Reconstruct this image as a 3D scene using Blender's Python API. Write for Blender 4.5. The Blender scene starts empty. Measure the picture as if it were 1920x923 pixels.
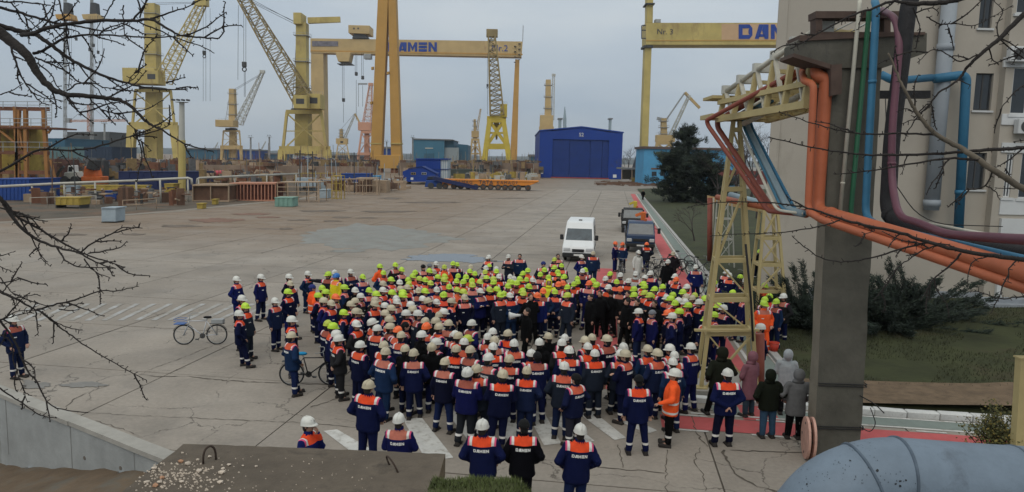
import bpy, bmesh, math, random
from mathutils import Vector, Matrix, noise
from mathutils.bvhtree import BVHTree
from math import sin, cos, pi, radians, sqrt
random.seed(7)
R = random.Random(11)
SC = bpy.context.scene
COL = SC.collection
# ------------------------------------------------------------------ camera
F_PX, CX, CY, CAM_H = 1350.0, 960.0, 461.5, 6.4
TH, RO = radians(6.82), radians(1.3)
R0 = Vector((1, 0, 0)); U0 = Vector((0, sin(TH), cos(TH))); FW = Vector((0, cos(TH), -sin(TH)))
CR = R0 * cos(RO) + U0 * sin(RO); CU = U0 * cos(RO) - R0 * sin(RO)
CP = Vector((0, 0, CAM_H))
cam = bpy.data.cameras.new('camera'); cam.sensor_width = 36; cam.lens = F_PX / 1920 * 36
cam.clip_start = .1; cam.clip_end = 9000
camo = bpy.data.objects.new('camera', cam); COL.objects.link(camo); SC.camera = camo
M3 = Matrix((CR, CU, -FW)).transposed()
camo.matrix_world = Matrix.Translation(CP) @ M3.to_4x4()
def ray(px, py): return FW + CR * ((px - CX) / F_PX) - CU * ((py - CY) / F_PX)
def P(px, py, Y):
    d = ray(px, py); return CP + d * (Y / d.y)
def G(px, py, z=0.0):
    d = ray(px, py); return CP + d * ((z - CAM_H) / d.z)
def proj(v):
    d = v - CP; k = d.dot(FW)
    return (CX + F_PX * d.dot(CR) / k, CY - F_PX * d.dot(CU) / k, k)
# ------------------------------------------------------------------ light: overcast
SUN_EL, SUN_AZ = radians(48), radians(200)
w = bpy.data.worlds.new('World'); SC.world = w; w.use_nodes = True
nt = w.node_tree; nt.nodes.clear(); N = nt.nodes.new; L = nt.links.new
out = N('ShaderNodeOutputWorld'); bg = N('ShaderNodeBackground'); bg.inputs['Strength'].default_value = 0.1
sky = N('ShaderNodeTexSky'); sky.sky_type = 'NISHITA'; sky.sun_disc = False
sky.sun_elevation = SUN_EL; sky.sun_rotation = SUN_AZ; sky.dust_density = 3
tc = N('ShaderNodeTexCoord'); mp = N('ShaderNodeMapping'); mp.inputs['Scale'].default_value = (1.6, 1.6, 6.0)
L(tc.outputs['Generated'], mp.inputs['Vector'])
n1 = N('ShaderNodeTexNoise'); n1.inputs['Scale'].default_value = 1.5; n1.inputs['Detail'].default_value = 6; n1.inputs['Roughness'].default_value = .5
L(mp.outputs[0], n1.inputs['Vector'])
cr = N('ShaderNodeValToRGB'); cr.color_ramp.elements[0].position = .32; cr.color_ramp.elements[1].position = .70
cr.color_ramp.elements[0].color = (3.9, 4.75, 5.75, 1); cr.color_ramp.elements[1].color = (5.5, 6.1, 6.6, 1)
L(n1.outputs['Fac'], cr.inputs['Fac'])
sep = N('ShaderNodeSeparateXYZ'); L(tc.outputs['Generated'], sep.inputs[0])
mr = N('ShaderNodeMapRange'); mr.inputs['From Min'].default_value = 0; mr.inputs['From Max'].default_value = 1
mr.inputs['To Min'].default_value = .86; mr.inputs['To Max'].default_value = 2.0
L(sep.outputs['Z'], mr.inputs['Value'])
mul = N('ShaderNodeVectorMath'); mul.operation = 'SCALE'; L(cr.outputs['Color'], mul.inputs[0]); L(mr.outputs[0], mul.inputs['Scale'])
tn = N('ShaderNodeMixRGB'); tn.blend_type = 'MULTIPLY'; tn.inputs[2].default_value = (1.10, 1.0, .86, 1); L(sep.outputs['Z'], tn.inputs[0]); L(mul.outputs[0], tn.inputs[1])
mx = N('ShaderNodeMixRGB'); mx.inputs['Fac'].default_value = .92
L(sky.outputs[0], mx.inputs[1]); L(tn.outputs[0], mx.inputs[2]); L(mx.outputs[0], bg.inputs['Color']); L(bg.outputs[0], out.inputs[0])
sl = bpy.data.lights.new('sun', 'SUN'); sl.energy = 1.0; sl.angle = radians(50); sl.color = (1, .93, .82)
so = bpy.data.objects.new('sun', sl); COL.objects.link(so)
so.rotation_euler = (radians(90) - SUN_EL, 0, pi - SUN_AZ + pi) ; so.location = (0, 0, 200)
sd = Vector((sin(SUN_AZ) * cos(SUN_EL), cos(SUN_AZ) * cos(SUN_EL), sin(SUN_EL)))
so.rotation_euler = sd.to_track_quat('Z', 'Y').to_euler()
vs = SC.view_settings; SC.display_settings.display_device = 'sRGB'
vs.view_transform = 'Standard'; vs.look = 'None'; vs.exposure = 0.0; vs.gamma = 1.0
# ------------------------------------------------------------------ materials
MATS = {}
def mat(name, col, rough=.75, var=.18, scale=2.0, metal=0.0, bump=0.0, bscale=20, rust=0.0, rustcol=(.16, .07, .035), rscale=1.3,
        obj=False, streak=0.0, spec=.35, island=False):
    if name in MATS: return MATS[name]
    m = bpy.data.materials.new(name); m.use_nodes = True; MATS[name] = m
    t = m.node_tree; n = t.nodes; l = t.links.new; b = n['Principled BSDF']
    b.inputs['Roughness'].default_value = rough; b.inputs['Metallic'].default_value = metal
    b.inputs['Specular IOR Level'].default_value = spec
    c = n.new('ShaderNodeTexCoord')
    nz = n.new('ShaderNodeTexNoise'); nz.inputs['Scale'].default_value = scale; nz.inputs['Detail'].default_value = 6; nz.inputs['Roughness'].default_value = .65
    l(c.outputs['Object'], nz.inputs['Vector'])
    r = n.new('ShaderNodeMapRange'); r.inputs['From Min'].default_value = .3; r.inputs['From Max'].default_value = .7
    r.inputs['To Min'].default_value = 1 - var; r.inputs['To Max'].default_value = 1 + var
    l(nz.outputs['Fac'], r.inputs['Value'])
    if obj:
        oi = n.new('ShaderNodeObjectInfo'); src = oi.outputs['Color']
    else:
        rgb = n.new('ShaderNodeRGB'); rgb.outputs[0].default_value = (*col, 1); src = rgb.outputs[0]
    v = n.new('ShaderNodeVectorMath'); v.operation = 'SCALE'; l(src, v.inputs[0]); l(r.outputs[0], v.inputs['Scale'])
    cur = v.outputs[0]
    if island:
        gi = n.new('ShaderNodeObjectInfo'); r2 = n.new('ShaderNodeMapRange'); r2.inputs['To Min'].default_value = .88; r2.inputs['To Max'].default_value = 1.1
        l(gi.outputs['Random'], r2.inputs['Value'])
        v2 = n.new('ShaderNodeVectorMath'); v2.operation = 'SCALE'; l(cur, v2.inputs[0]); l(r2.outputs[0], v2.inputs['Scale']); cur = v2.outputs[0]
    if rust > 0:
        mpp = n.new('ShaderNodeMapping'); mpp.inputs['Scale'].default_value = (1, 1, .35 if streak else 1)
        l(c.outputs['Object'], mpp.inputs[0])
        n2 = n.new('ShaderNodeTexNoise'); n2.inputs['Scale'].default_value = rscale; n2.inputs['Detail'].default_value = 8; n2.inputs['Roughness'].default_value = .7
        l(mpp.outputs[0], n2.inputs['Vector'])
        r3 = n.new('ShaderNodeMapRange'); r3.inputs['From Min'].default_value = .72 - rust * .3; r3.inputs['From Max'].default_value = .80 - rust * .2
        l(n2.outputs['Fac'], r3.inputs['Value'])
        m2 = n.new('ShaderNodeMixRGB'); m2.inputs[2].default_value = (*rustcol, 1)
        l(r3.outputs[0], m2.inputs[0]); l(cur, m2.inputs[1]); cur = m2.outputs[0]
    l(cur, b.inputs['Base Color'])
    if bump > 0:
        n3 = n.new('ShaderNodeTexNoise'); n3.inputs['Scale'].default_value = bscale; n3.inputs['Detail'].default_value = 5
        l(c.outputs['Object'], n3.inputs['Vector'])
        bp = n.new('ShaderNodeBump'); bp.inputs['Strength'].default_value = bump; bp.inputs['Distance'].default_value = .02
        l(n3.outputs['Fac'], bp.inputs['Height']); l(bp.outputs[0], b.inputs['Normal'])
    return m
def pave_mat(name, col, cracks=True):
    m = bpy.data.materials.new(name); m.use_nodes = True; MATS[name] = m
    t = m.node_tree; n = t.nodes; l = t.links.new; b = n['Principled BSDF']
    g = n.new('ShaderNodeNewGeometry'); pos = g.outputs['Position']
    def noi(s, d=6, ro=.6, vec=pos):
        q = n.new('ShaderNodeTexNoise'); q.inputs['Scale'].default_value = s; q.inputs['Detail'].default_value = d; q.inputs['Roughness'].default_value = ro
        l(vec, q.inputs['Vector']); return q
    def mrange(src, a, b_, c, d):
        q = n.new('ShaderNodeMapRange'); q.inputs['From Min'].default_value = a; q.inputs['From Max'].default_value = b_
        q.inputs['To Min'].default_value = c; q.inputs['To Max'].default_value = d; l(src, q.inputs['Value']); return q.outputs[0]
    def mixc(f, a, bcol):
        q = n.new('ShaderNodeMixRGB'); l(f, q.inputs[0]); l(a, q.inputs[1]); q.inputs[2].default_value = (*bcol, 1); return q.outputs[0]
    def mth(op, a, bb):
        q = n.new('ShaderNodeMath'); q.operation = op
        for i, xx in enumerate((a, bb)):
            if isinstance(xx, (int, float)): q.inputs[i].default_value = xx
            else: l(xx, q.inputs[i])
        q.use_clamp = False; return q.outputs[0]
    rgb = n.new('ShaderNodeRGB'); rgb.outputs[0].default_value = (*col, 1)
    oi = n.new('ShaderNodeObjectInfo')
    k = mth('MULTIPLY', mrange(noi(.35).outputs['Fac'], .3, .7, .84, 1.12), mrange(noi(9).outputs['Fac'], .3, .7, .9, 1.1))
    k = mth('MULTIPLY', k, mrange(oi.outputs['Random'], 0, 1, .93, 1.06))
    v = n.new('ShaderNodeVectorMath'); v.operation = 'SCALE'; l(rgb.outputs[0], v.inputs[0]); l(k, v.inputs['Scale']); cur = v.outputs[0]
    # old oil and tyre stains
    cur = mixc(mrange(noi(.16, 8, .7).outputs['Fac'], .54, .64, 0, .36), cur, (.125, .115, .10))
    cur = mixc(mrange(noi(1.3, 8, .75).outputs['Fac'], .62, .72, 0, .4), cur, (.13, .12, .11))
    # brown rust dust spread over the far left part of the yard
    s_ = n.new('ShaderNodeSeparateXYZ'); l(pos, s_.inputs[0])
    tt = mth('ADD', mth('MULTIPLY', s_.outputs[0], .9905), mth('MULTIPLY', s_.outputs[1], -.1374))
    ms = mth('MULTIPLY', mrange(tt, -9, -22, 0, 1), mrange(s_.outputs[1], 44, 62, 0, 1))
    st = n.new('ShaderNodeMapping'); st.inputs['Scale'].default_value = (.25, .9, 1); l(pos, st.inputs[0])
    f = mth('MULTIPLY', ms, mrange(noi(.55, 8, .7, st.outputs[0]).outputs['Fac'], .3, .6, .35, .95))
    cur = mixc(f, cur, (.20, .145, .10))
    f = mth('MULTIPLY', ms, mrange(noi(.22, 8, .7, st.outputs[0]).outputs['Fac'], .6, .68, 0, .8))
    cur = mixc(f, cur, (.085, .06, .045))
    if cracks:
        vo = n.new('ShaderNodeTexVoronoi'); vo.feature = 'DISTANCE_TO_EDGE'; vo.inputs['Scale'].default_value = .33
        wv = n.new('ShaderNodeVectorMath'); wv.operation = 'ADD'
        nd = noi(1.2, 4); sc_ = n.new('ShaderNodeVectorMath'); sc_.operation = 'SCALE'; sc_.inputs['Scale'].default_value = .9
        l(nd.outputs['Color'], sc_.inputs[0]); l(pos, wv.inputs[0]); l(sc_.outputs[0], wv.inputs[1]); l(wv.outputs[0], vo.inputs['Vector'])
        ck = mth('MULTIPLY', mrange(vo.outputs['Distance'], .002, .007, .75, 0), mrange(noi(.5, 3).outputs['Fac'], .40, .52, 0, 1))
        cur = mixc(ck, cur, (.07, .06, .05))
    l(cur, b.inputs['Base Color'])
    b.inputs['Specular IOR Level'].default_value = .18
    rr = mrange(noi(.3, 4).outputs['Fac'], .35, .65, .62, .88); l(rr, b.inputs['Roughness'])
    bp = n.new('ShaderNodeBump'); bp.inputs['Strength'].default_value = .25; bp.inputs['Distance'].default_value = .01
    l(noi(30, 6).outputs['Fac'], bp.inputs['Height']); l(bp.outputs[0], b.inputs['Normal'])
    return m
# ------------------------------------------------------------------ mesh builder
WL = {}
class MB:
    def __init__(s): s.v = []; s.f = []
    def add(s, vs, fs):
        o = len(s.v); s.v += [Vector(q) for q in vs]; s.f += [tuple(i + o for i in q) for q in fs]; return s
    def hexa(s, a):            # 8 corners: bottom 4 ccw, top 4 ccw
        return s.add(a, [(3, 2, 1, 0), (4, 5, 6, 7), (0, 1, 5, 4), (1, 2, 6, 5), (2, 3, 7, 6), (3, 0, 4, 7)])
    def box(s, x0, x1, y0, y1, z0, z1):
        return s.hexa([(x0, y0, z0), (x1, y0, z0), (x1, y1, z0), (x0, y1, z0), (x0, y0, z1), (x1, y0, z1), (x1, y1, z1), (x0, y1, z1)])
    def frame(s, p0, p1):
        d = (Vector(p1) - Vector(p0)); ln = d.length; d = d / max(ln, 1e-9)
        u = Vector((0, 0, 1)) if abs(d.z) < .95 else Vector((0, 1, 0))
        a = d.cross(u).normalized(); b = a.cross(d).normalized(); return d, a, b
    def beam(s, p0, p1, wa, wb=None, wa2=None, wb2=None):
        wb = wb or wa; wa2 = wa2 or wa; wb2 = wb2 or wb
        p0 = Vector(p0); p1 = Vector(p1); d, a, b = s.frame(p0, p1)
        q = []
        for p, x, y in ((p0, wa / 2, wb / 2), (p1, wa2 / 2, wb2 / 2)):
            q += [p - a * x - b * y, p + a * x - b * y, p + a * x + b * y, p - a * x + b * y]
        return s.hexa(q)
    def tube(s, pts, r, seg=8, caps=True):
        pts = [Vector(p) for p in pts]; n = len(pts)
        rs = r if isinstance(r, (list, tuple)) else [r] * n
        o = len(s.v); prev = None
        for i, p in enumerate(pts):
            t = (pts[min(i + 1, n - 1)] - pts[max(i - 1, 0)])
            if t.length < 1e-9: t = Vector((0, 0, 1))
            t.normalize()
            if prev is None:
                u = Vector((0, 0, 1)) if abs(t.z) < .9 else Vector((1, 0, 0))
                a = t.cross(u).normalized()
            else:
                a = prev - t * prev.dot(t)
                a = a.normalized() if a.length > 1e-6 else t.orthogonal().normalized()
            prev = a; b = t.cross(a)
            for k in range(seg):
                q = 2 * pi * k / seg; s.v.append(p + a * (cos(q) * rs[i]) + b * (sin(q) * rs[i]))
        for i in range(n - 1):
            for k in range(seg):
                k2 = (k + 1) % seg; s.f.append((o + i * seg + k, o + i * seg + k2, o + (i + 1) * seg + k2, o + (i + 1) * seg + k))
        if caps:
            s.f.append(tuple(o + k for k in reversed(range(seg)))); s.f.append(tuple(o + (n - 1) * seg + k for k in range(seg)))
        return s
    def loft(s, rings, seg=20, caps=True):      # rings of (cx,cy,z,rx,ry)
        o = len(s.v); n = len(rings)
        for cx, cy, z, rx, ry in rings:
            for k in range(seg):
                q = 2 * pi * k / seg; s.v.append(Vector((cx + cos(q) * rx, cy + sin(q) * ry, z)))
        for i in range(n - 1):
            for k in range(seg):
                k2 = (k + 1) % seg; s.f.append((o + i * seg + k, o + i * seg + k2, o + (i + 1) * seg + k2, o + (i + 1) * seg + k))
        if caps:
            s.f.append(tuple(o + k for k in reversed(range(seg)))); s.f.append(tuple(o + (n - 1) * seg + k for k in range(seg)))
        return s
    def ell(s, c, r, seg=12, rings=8):
        rr = []
        for i in range(rings + 1):
            a = -pi / 2 + pi * i / rings; k = max(cos(a), .02)
            rr.append((c[0], c[1], c[2] + sin(a) * r[2], r[0] * k, r[1] * k))
        return s.loft(rr, seg)
    def cap(s, p0, r0, p1, r1, seg=10):
        p0 = Vector(p0); p1 = Vector(p1); d = (p1 - p0).normalized()
        pts = []; rs = []
        for a in (80, 50, 20): pts.append(p0 - d * r0 * sin(radians(a))); rs.append(r0 * cos(radians(a)))
        for a in (20, 50, 80): pts.append(p1 + d * r1 * sin(radians(a))); rs.append(r1 * cos(radians(a)))
        return s.tube(pts, rs, seg)
    def prism(s, poly, ax, t0, t1):             # poly in the 2 other axes extruded on axis ax
        n = len(poly); q = []
        for t in (t0, t1):
            for a, b in poly:
                q.append((t, a, b) if ax == 0 else (a, t, b) if ax == 1 else (a, b, t))
        return s.add(q, [tuple(range(n))[::-1], tuple(range(n, 2 * n))] + [(i, (i + 1) % n, n + (i + 1) % n, n + i) for i in range(n)])
    def disc(s, c, ax, r, w, seg=20):
        c = Vector(c); d = Vector(ax).normalized(); return s.tube([c - d * w / 2, c + d * w / 2], r, seg)
    def torus(s, c, ax, R_, r, seg=24, ms=6, sq=1.0):
        c = Vector(c); d = Vector(ax).normalized(); u = d.orthogonal().normalized(); v = d.cross(u); o = len(s.v)
        for i in range(seg):
            a = 2 * pi * i / seg; e = u * cos(a) + v * sin(a)
            for k in range(ms):
                b = 2 * pi * k / ms; s.v.append(c + e * (R_ + r * cos(b)) + d * (r * sq * sin(b)))
        for i in range(seg):
            for k in range(ms):
                i2 = (i + 1) % seg; k2 = (k + 1) % ms
                s.f.append((o + i * ms + k, o + i2 * ms + k, o + i2 * ms + k2, o + i * ms + k2))
        return s
    def lattice(s, p0, p1, w0, w1, n, r, lr=None, h0=None, h1=None, lace=True):
        lr = lr or r * .6; h0 = h0 or w0; h1 = h1 or w1
        p0 = Vector(p0); p1 = Vector(p1); d, a, b = s.frame(p0, p1); sg = ((-1, -1), (1, -1), (1, 1), (-1, 1)); cs = []
        for i in range(n + 1):
            t = i / n; c = p0.lerp(p1, t); ww = (w0 + (w1 - w0) * t) / 2; hh = (h0 + (h1 - h0) * t) / 2
            cs.append([c + a * (x * ww) + b * (y * hh) for x, y in sg])
        for k in range(4): s.beam(cs[0][k], cs[n][k], r)
        for i in range(n + 1):
            for k in range(4):
                s.beam(cs[i][k], cs[i][(k + 1) % 4], lr)
                if lace and i < n:
                    if (i + k) % 2: s.beam(cs[i][k], cs[i + 1][(k + 1) % 4], lr)
                    else: s.beam(cs[i][(k + 1) % 4], cs[i + 1][k], lr)
        return s
    def mesh(s, name, off=None, smooth=False, bevel=0.0, mt=None, autosm=False):
        me = bpy.data.meshes.new(name)
        me.from_pydata([(q - off) if off is not None else q for q in s.v], [], s.f)
        if bevel > 0 or smooth == 'recalc':
            bm = bmesh.new(); bm.from_mesh(me); bmesh.ops.recalc_face_normals(bm, faces=bm.faces)
            if bevel > 0: bmesh.ops.bevel(bm, geom=list(bm.edges), offset=bevel, segments=1, affect='EDGES', clamp_overlap=True)
            bm.to_mesh(me); bm.free()
        if smooth: me.polygons.foreach_set('use_smooth', [True] * len(me.polygons))
        if mt: me.materials.append(mt)
        me.update(); return me
    def build(s, name, mt, parent=None, local=False, smooth=False, bevel=0.0, kind=None):
        off = None
        if parent is not None and not local: off = WL.get(parent.name, Vector((0, 0, 0)))
        elif parent is None and not local and len(s.v):
            xs = [q.x for q in s.v]; ys = [q.y for q in s.v]; off = Vector(((min(xs) + max(xs)) / 2, (min(ys) + max(ys)) / 2, min(q.z for q in s.v)))
        me = s.mesh(name, off, smooth, bevel, mt)
        o = bpy.data.objects.new(name, me); COL.objects.link(o)
        if parent is not None: o.parent = parent; WL[o.name] = off or Vector((0, 0, 0))
        else:
            if off is not None: o.location = off
            WL[o.name] = off or Vector((0, 0, 0))
        if kind: o['kind'] = kind
        return o
def thing(name, label, cat, loc=(0, 0, 0), rz=0.0, group=None):
    o = bpy.data.objects.new(name, None); COL.objects.link(o); o.empty_display_size = .2
    o.location = loc; o.rotation_euler = (0, 0, rz); WL[o.name] = Vector(loc)
    return tag(o, label, cat, group)
def tag(o, label, cat, group=None):
    o['label'] = label; o['category'] = cat
    if group: o['group'] = group
    return o
def copy_tree(o, parent=None):
    c = o.copy(); COL.objects.link(c)
    if parent is not None: c.parent = parent
    for ch in list(o.children): copy_tree(ch, c)
    return c
def inst(name, me, parent, col=None):
    o = bpy.data.objects.new(name, me); COL.objects.link(o); o.parent = parent
    if col is not None: o.color = (*col, 1)
    return o
def smooth_path(pts, d, n=5):
    pts = [Vector(p) for p in pts]; o = [pts[0]]
    for i in range(1, len(pts) - 1):
        a, b, c = pts[i - 1], pts[i], pts[i + 1]
        k = min(d, (b - a).length * .45, (c - b).length * .45)
        s = b + (a - b).normalized() * k; e = b + (c - b).normalized() * k
        for j in range(n + 1):
            t = j / n; o.append(s * (1 - t) ** 2 + b * 2 * t * (1 - t) + e * t * t)
    o.append(pts[-1]); return o
def text_mesh(body, size, ext=.01, off=.0, spacing=1.0):
    c = bpy.data.curves.new('text', 'FONT'); c.body = body; c.size = size; c.extrude = ext; c.offset = off; c.align_x = 'CENTER'; c.align_y = 'CENTER'; c.space_character = spacing
    c.resolution_u = 3
    o = bpy.data.objects.new('text', c); COL.objects.link(o)
    dg = bpy.context.evaluated_depsgraph_get(); me = bpy.data.meshes.new_from_object(o.evaluated_get(dg))
    bpy.data.objects.remove(o); bpy.data.curves.remove(c); return me
def text_on(parent, name, body, size, mt, loc, rot=(pi / 2, 0, 0), ext=.01, off=0.0, local=True, spacing=1.0):
    me = text_mesh(body, size, ext, off, spacing); me.materials.append(mt)
    o = bpy.data.objects.new(name, me); COL.objects.link(o); o.parent = parent
    o.location = loc if local else Vector(loc) - WL[parent.name]; o.rotation_euler = rot; return o
# bold block wordmark, letters 1 high, as quads in (x, z)
def block_word(word='DAMEN', w=.95, gap=.16):
    t = .27
    def bar(x0, z0, x1, z1): return [(x0, z0), (x1, z0), (x1, z1), (x0, z1)]
    G_ = {
        'D': [bar(0, 0, t, 1), bar(t, 0, w - .2, t), bar(t, 1 - t, w - .2, 1), [(w - .2, 0), (w, .25), (w, .75), (w - .2, 1), (w - .2, 1 - t), (w - t, .62), (w - t, .38), (w - .2, t)]],
        'A': [[(0, 0), (t * 1.05, 0), (.62, 1), (.30, 1)], [(.62, 1), (.5, .6), (w - t, 0), (w, 0), (w, 1)], [(.28, .14), (.66, .14), (.66, .32), (.35, .32)]],
        'M': [bar(0, 0, t, 1), bar(w + .1 - t, 0, w + .1, 1), [(t, 1), (t, .6), ((w + .1) / 2, .05), ((w + .1) / 2, .5)], [((w + .1) / 2, .5), ((w + .1) / 2, .05), (w + .1 - t, .6), (w + .1 - t, 1)]],
        'E': [bar(0, 0, w, t), bar(0, .5 - t / 2, w, .5 + t / 2), bar(0, 1 - t, w, 1)],
        'N': [bar(0, 0, t, 1), bar(w - t, 0, w, 1), [(t, 1), (t, .6), (w - t, 0), (w - t, .4)]],
    }
    out_ = []; x = 0; per = []
    for ch in word:
        wd = w + (.1 if ch == 'M' else 0); per.append([[(x + a, b) for a, b in pl] for pl in G_[ch]]); x += wd + gap
    return per, x - gap
# ------------------------------------------------------------------ yard axes
SA, CA = sin(radians(7.9)), cos(radians(7.9))
def ab(s, t, z=0.0): return Vector((s * SA + t * CA, s * CA - t * SA, z))
def st(v): return (v.x * SA + v.y * CA, v.x * CA - v.y * SA)
# ================================================================== SETTING
M_conc = pave_mat('worn_concrete', (.262, .23, .195))
M_base = pave_mat('yard_ground', (.21, .185, .157), cracks=False)
M_gap = mat('joint_dirt', (.13, .112, .092), .95)
M_wall = mat('cast_concrete', (.27, .28, .275), .85, .22, .8, bump=.3, rust=.35, rustcol=(.16, .15, .14), streak=1, rscale=.9)
M_cope = mat('coping_concrete', (.30, .285, .255), .85, .15, 1.5, bump=.3)
M_pit = mat('brown_soil', (.115, .08, .05), .95, .3, .9, bump=.6, bscale=8, rust=.7, rustcol=(.10, .095, .08), rscale=.5)
M_white = mat('road_paint_white', (.50, .49, .46), .75, .14, 3, rust=.7, rustcol=(.30, .275, .24), rscale=5)
M_fade = mat('faded_road_paint', (.36, .36, .355), .8, .15, 1, rust=1.1, rustcol=(.26, .24, .21), rscale=1.5)
M_red = mat('red_lane_paint', (.42, .085, .085), .8, .16, 1.5, rust=.45, rustcol=(.30, .16, .14), rscale=4)
M_grey = mat('path_asphalt', (.15, .165, .155), .9, .15, 2, bump=.3)
M_green = mat('path_green_asphalt', (.17, .20, .18), .9, .14, 2, bump=.3)
M_lawn = mat('winter_lawn', (.033, .038, .013), .95, .4, .6, bump=.6, bscale=6, rust=.55, rustcol=(.045, .036, .018), rscale=.35)
M_leaf = mat('leaf_litter', (.13, .09, .056), .95, .3, 3, bump=.8, bscale=14)
M_kerbw = mat('kerb_paint', (.55, .55, .53), .75, .15, 4, rust=.4, rustcol=(.32, .31, .29), rscale=5)
M_kerbg = mat('kerb_stone', (.32, .31, .295), .85, .15, 4)
def clip(poly, p, nrm):         # keep the side where (q-p).nrm >= 0, 2D
    o = []
    for i in range(len(poly)):
        a = poly[i]; b = poly[(i + 1) % len(poly)]
        da = (a[0] - p[0]) * nrm[0] + (a[1] - p[1]) * nrm[1]; db = (b[0] - p[0]) * nrm[0] + (b[1] - p[1]) * nrm[1]
        if da >= 0: o.append(a)
        if (da > 0) != (db > 0) and abs(da - db) > 1e-12:
            k = da / (da - db)
            if 0 < k < 1: o.append((a[0] + (b[0] - a[0]) * k, a[1] + (b[1] - a[1]) * k))
    return o
def area(p): return abs(sum(p[i][0] * p[(i + 1) % len(p)][1] - p[(i + 1) % len(p)][0] * p[i][1] for i in range(len(p)))) / 2
def ccw(p):
    a = sum(p[i][0] * p[(i + 1) % len(p)][1] - p[(i + 1) % len(p)][0] * p[i][1] for i in range(len(p)))
    return p if a > 0 else p[::-1]
def flat(name, poly, z, mt, parent=None, kind=None, mb=None):
    m = mb or MB(); poly = ccw([(q[0], q[1]) for q in poly]); m.add([(a, b, z) for a, b in poly], [tuple(range(len(poly)))])
    if mb: return
    o = m.build(name, mt, parent)
    if kind: o['kind'] = kind
    return o
WA, WB = G(0, 738), G(300, 858)             # edge of the pavement above the pit
wd = (WB - WA); wd.z = 0; wd.normalize(); wn = (-wd.y, wd.x)      # towards the yard
if wn[1] < 0: wn = (-wn[0], -wn[1])
far = 3000
sq = [(-far, -60), (far, -60), (far, far), (-far, far)]
p1 = clip(sq, WA, wn)
p2 = clip(clip(sq, WA, (-wn[0], -wn[1])), (WB.x + .5, WB.y), (1, .1))
gm = MB(); flat('', p1, -.07, None, mb=gm); flat('', p2, -.07, None, mb=gm)
ground = gm.build('ground', M_base); ground['kind'] = 'structure'
# paving slabs
pav = thing('pavement', 'x', 'x'); del pav['label'], pav['category']; pav['kind'] = 'structure'
SL = 5.0
cells = []
for i in range(1, 33):
    for j in range(-20, 7):
        s0, t0 = i * SL - 1.2, j * SL - 2.6 + (0.0 if i % 7 else .0)
        g = .018 + .00012 * s0
        poly = [ab(s0 + g, t0 + g), ab(s0 + SL - g, t0 + g), ab(s0 + SL - g, t0 + SL - g), ab(s0 + g, t0 + SL - g)]
        if s0 > 18 and t0 > 5: continue
        poly = [(q.x, q.y) for q in poly]
        poly = clip(poly, WA + Vector((wn[0], wn[1], 0)) * .33, wn)
        if s0 + SL > 19.2:      # stop at the kerbs
            if s0 > 18: poly = clip(poly, ab(0, 5.6), (-CA, SA))
        if len(poly) < 3 or area(poly) < .3: continue
        c = Vector((sum(q[0] for q in poly) / len(poly), sum(q[1] for q in poly) / len(poly), 0))
        if c.y < 3: continue
        vis = False
        for q in poly + [(c.x, c.y)]:
            if q[1] < 2: continue
            px, py, k = proj(Vector((q[0], q[1], 0)))
            if k > 1 and -60 < px < 1980 and py < 990: vis = True
        if vis: cells.append((c.y, poly, c))
cells.sort(key=lambda q: q[0])
rest = MB()
for k, (yy, poly, c) in enumerate(cells):
    z = -R.random() * .005; tx, ty = R.uniform(-.0012, .0012), R.uniform(-.0012, .0012)
    mb = rest if k >= 285 else MB()
    poly = ccw(poly); n = len(poly)
    top = [(x, y, z + (x - c.x) * tx + (y - c.y) * ty) for x, y in poly]
    mb.add(top + [(x, y, -.06) for x, y in poly], [tuple(range(n))] + [(q, n + q, n + (q + 1) % n, (q + 1) % n) for q in range(n)])
    if k < 285:
        me = mb.mesh('concrete_slab', c, mt=M_conc); o = bpy.data.objects.new('concrete_slab', me); COL.objects.link(o); o.location = c; o.parent = pav
if rest.v: rest.build('concrete_slab', M_conc, pav, kind='stuff')
gapp = clip([tuple(ab(3, -110)[:2]), tuple(ab(3, 40)[:2]), tuple(ab(158, 40)[:2]), tuple(ab(158, -110)[:2])], WA + Vector((wn[0], wn[1], 0)) * .33, wn)
flat('joint_bed', gapp, -.05, M_gap, pav)
# markings, laid on the slabs
def strip(mb, s0, s1, t0, t1, z): flat('', [ab(s0, t0), ab(s1, t0), ab(s1, t1), ab(s0, t1)], z, None, mb=mb)
red = MB(); strip(red, 18.25, 150, 3.5, 4.4, .007); strip(red, 17.3, 18.2, 1.4, 19, .0072); strip(red, 20, 43.5, -.75, .35, .007)
o = red.build('cycle_lane', M_red); o['kind'] = 'structure'
gp = MB(); strip(gp, 19.4, 152, 4.74, 5.4, .006); strip(gp, 18.55, 19.2, 2.8, 20, .0065)
o = gp.build('footpath', M_green); o['kind'] = 'structure'
ln = MB()
s = 20.0
while s < 120:
    strip(ln, s, s + .55, 3.36, 3.46, .011); s += 1.1
t = 1.6
while t < 19:
    strip(ln, 17.17, 17.27, t, t + .9, .011); strip(ln, 18.24, 18.33, t + .3, t + 1.0, .011); t += 1.9
strip(ln, 19.3, 150, 4.55, 4.66, .011); strip(ln, 19.3, 150, 5.42, 5.52, .011); strip(ln, 18.42, 18.52, 2.2, 19, .011); strip(ln, 19.1, 19.18, 4, 19, .012)
o = ln.build('lane_markings', M_white); o['kind'] = 'structure'
zb = MB()
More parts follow.
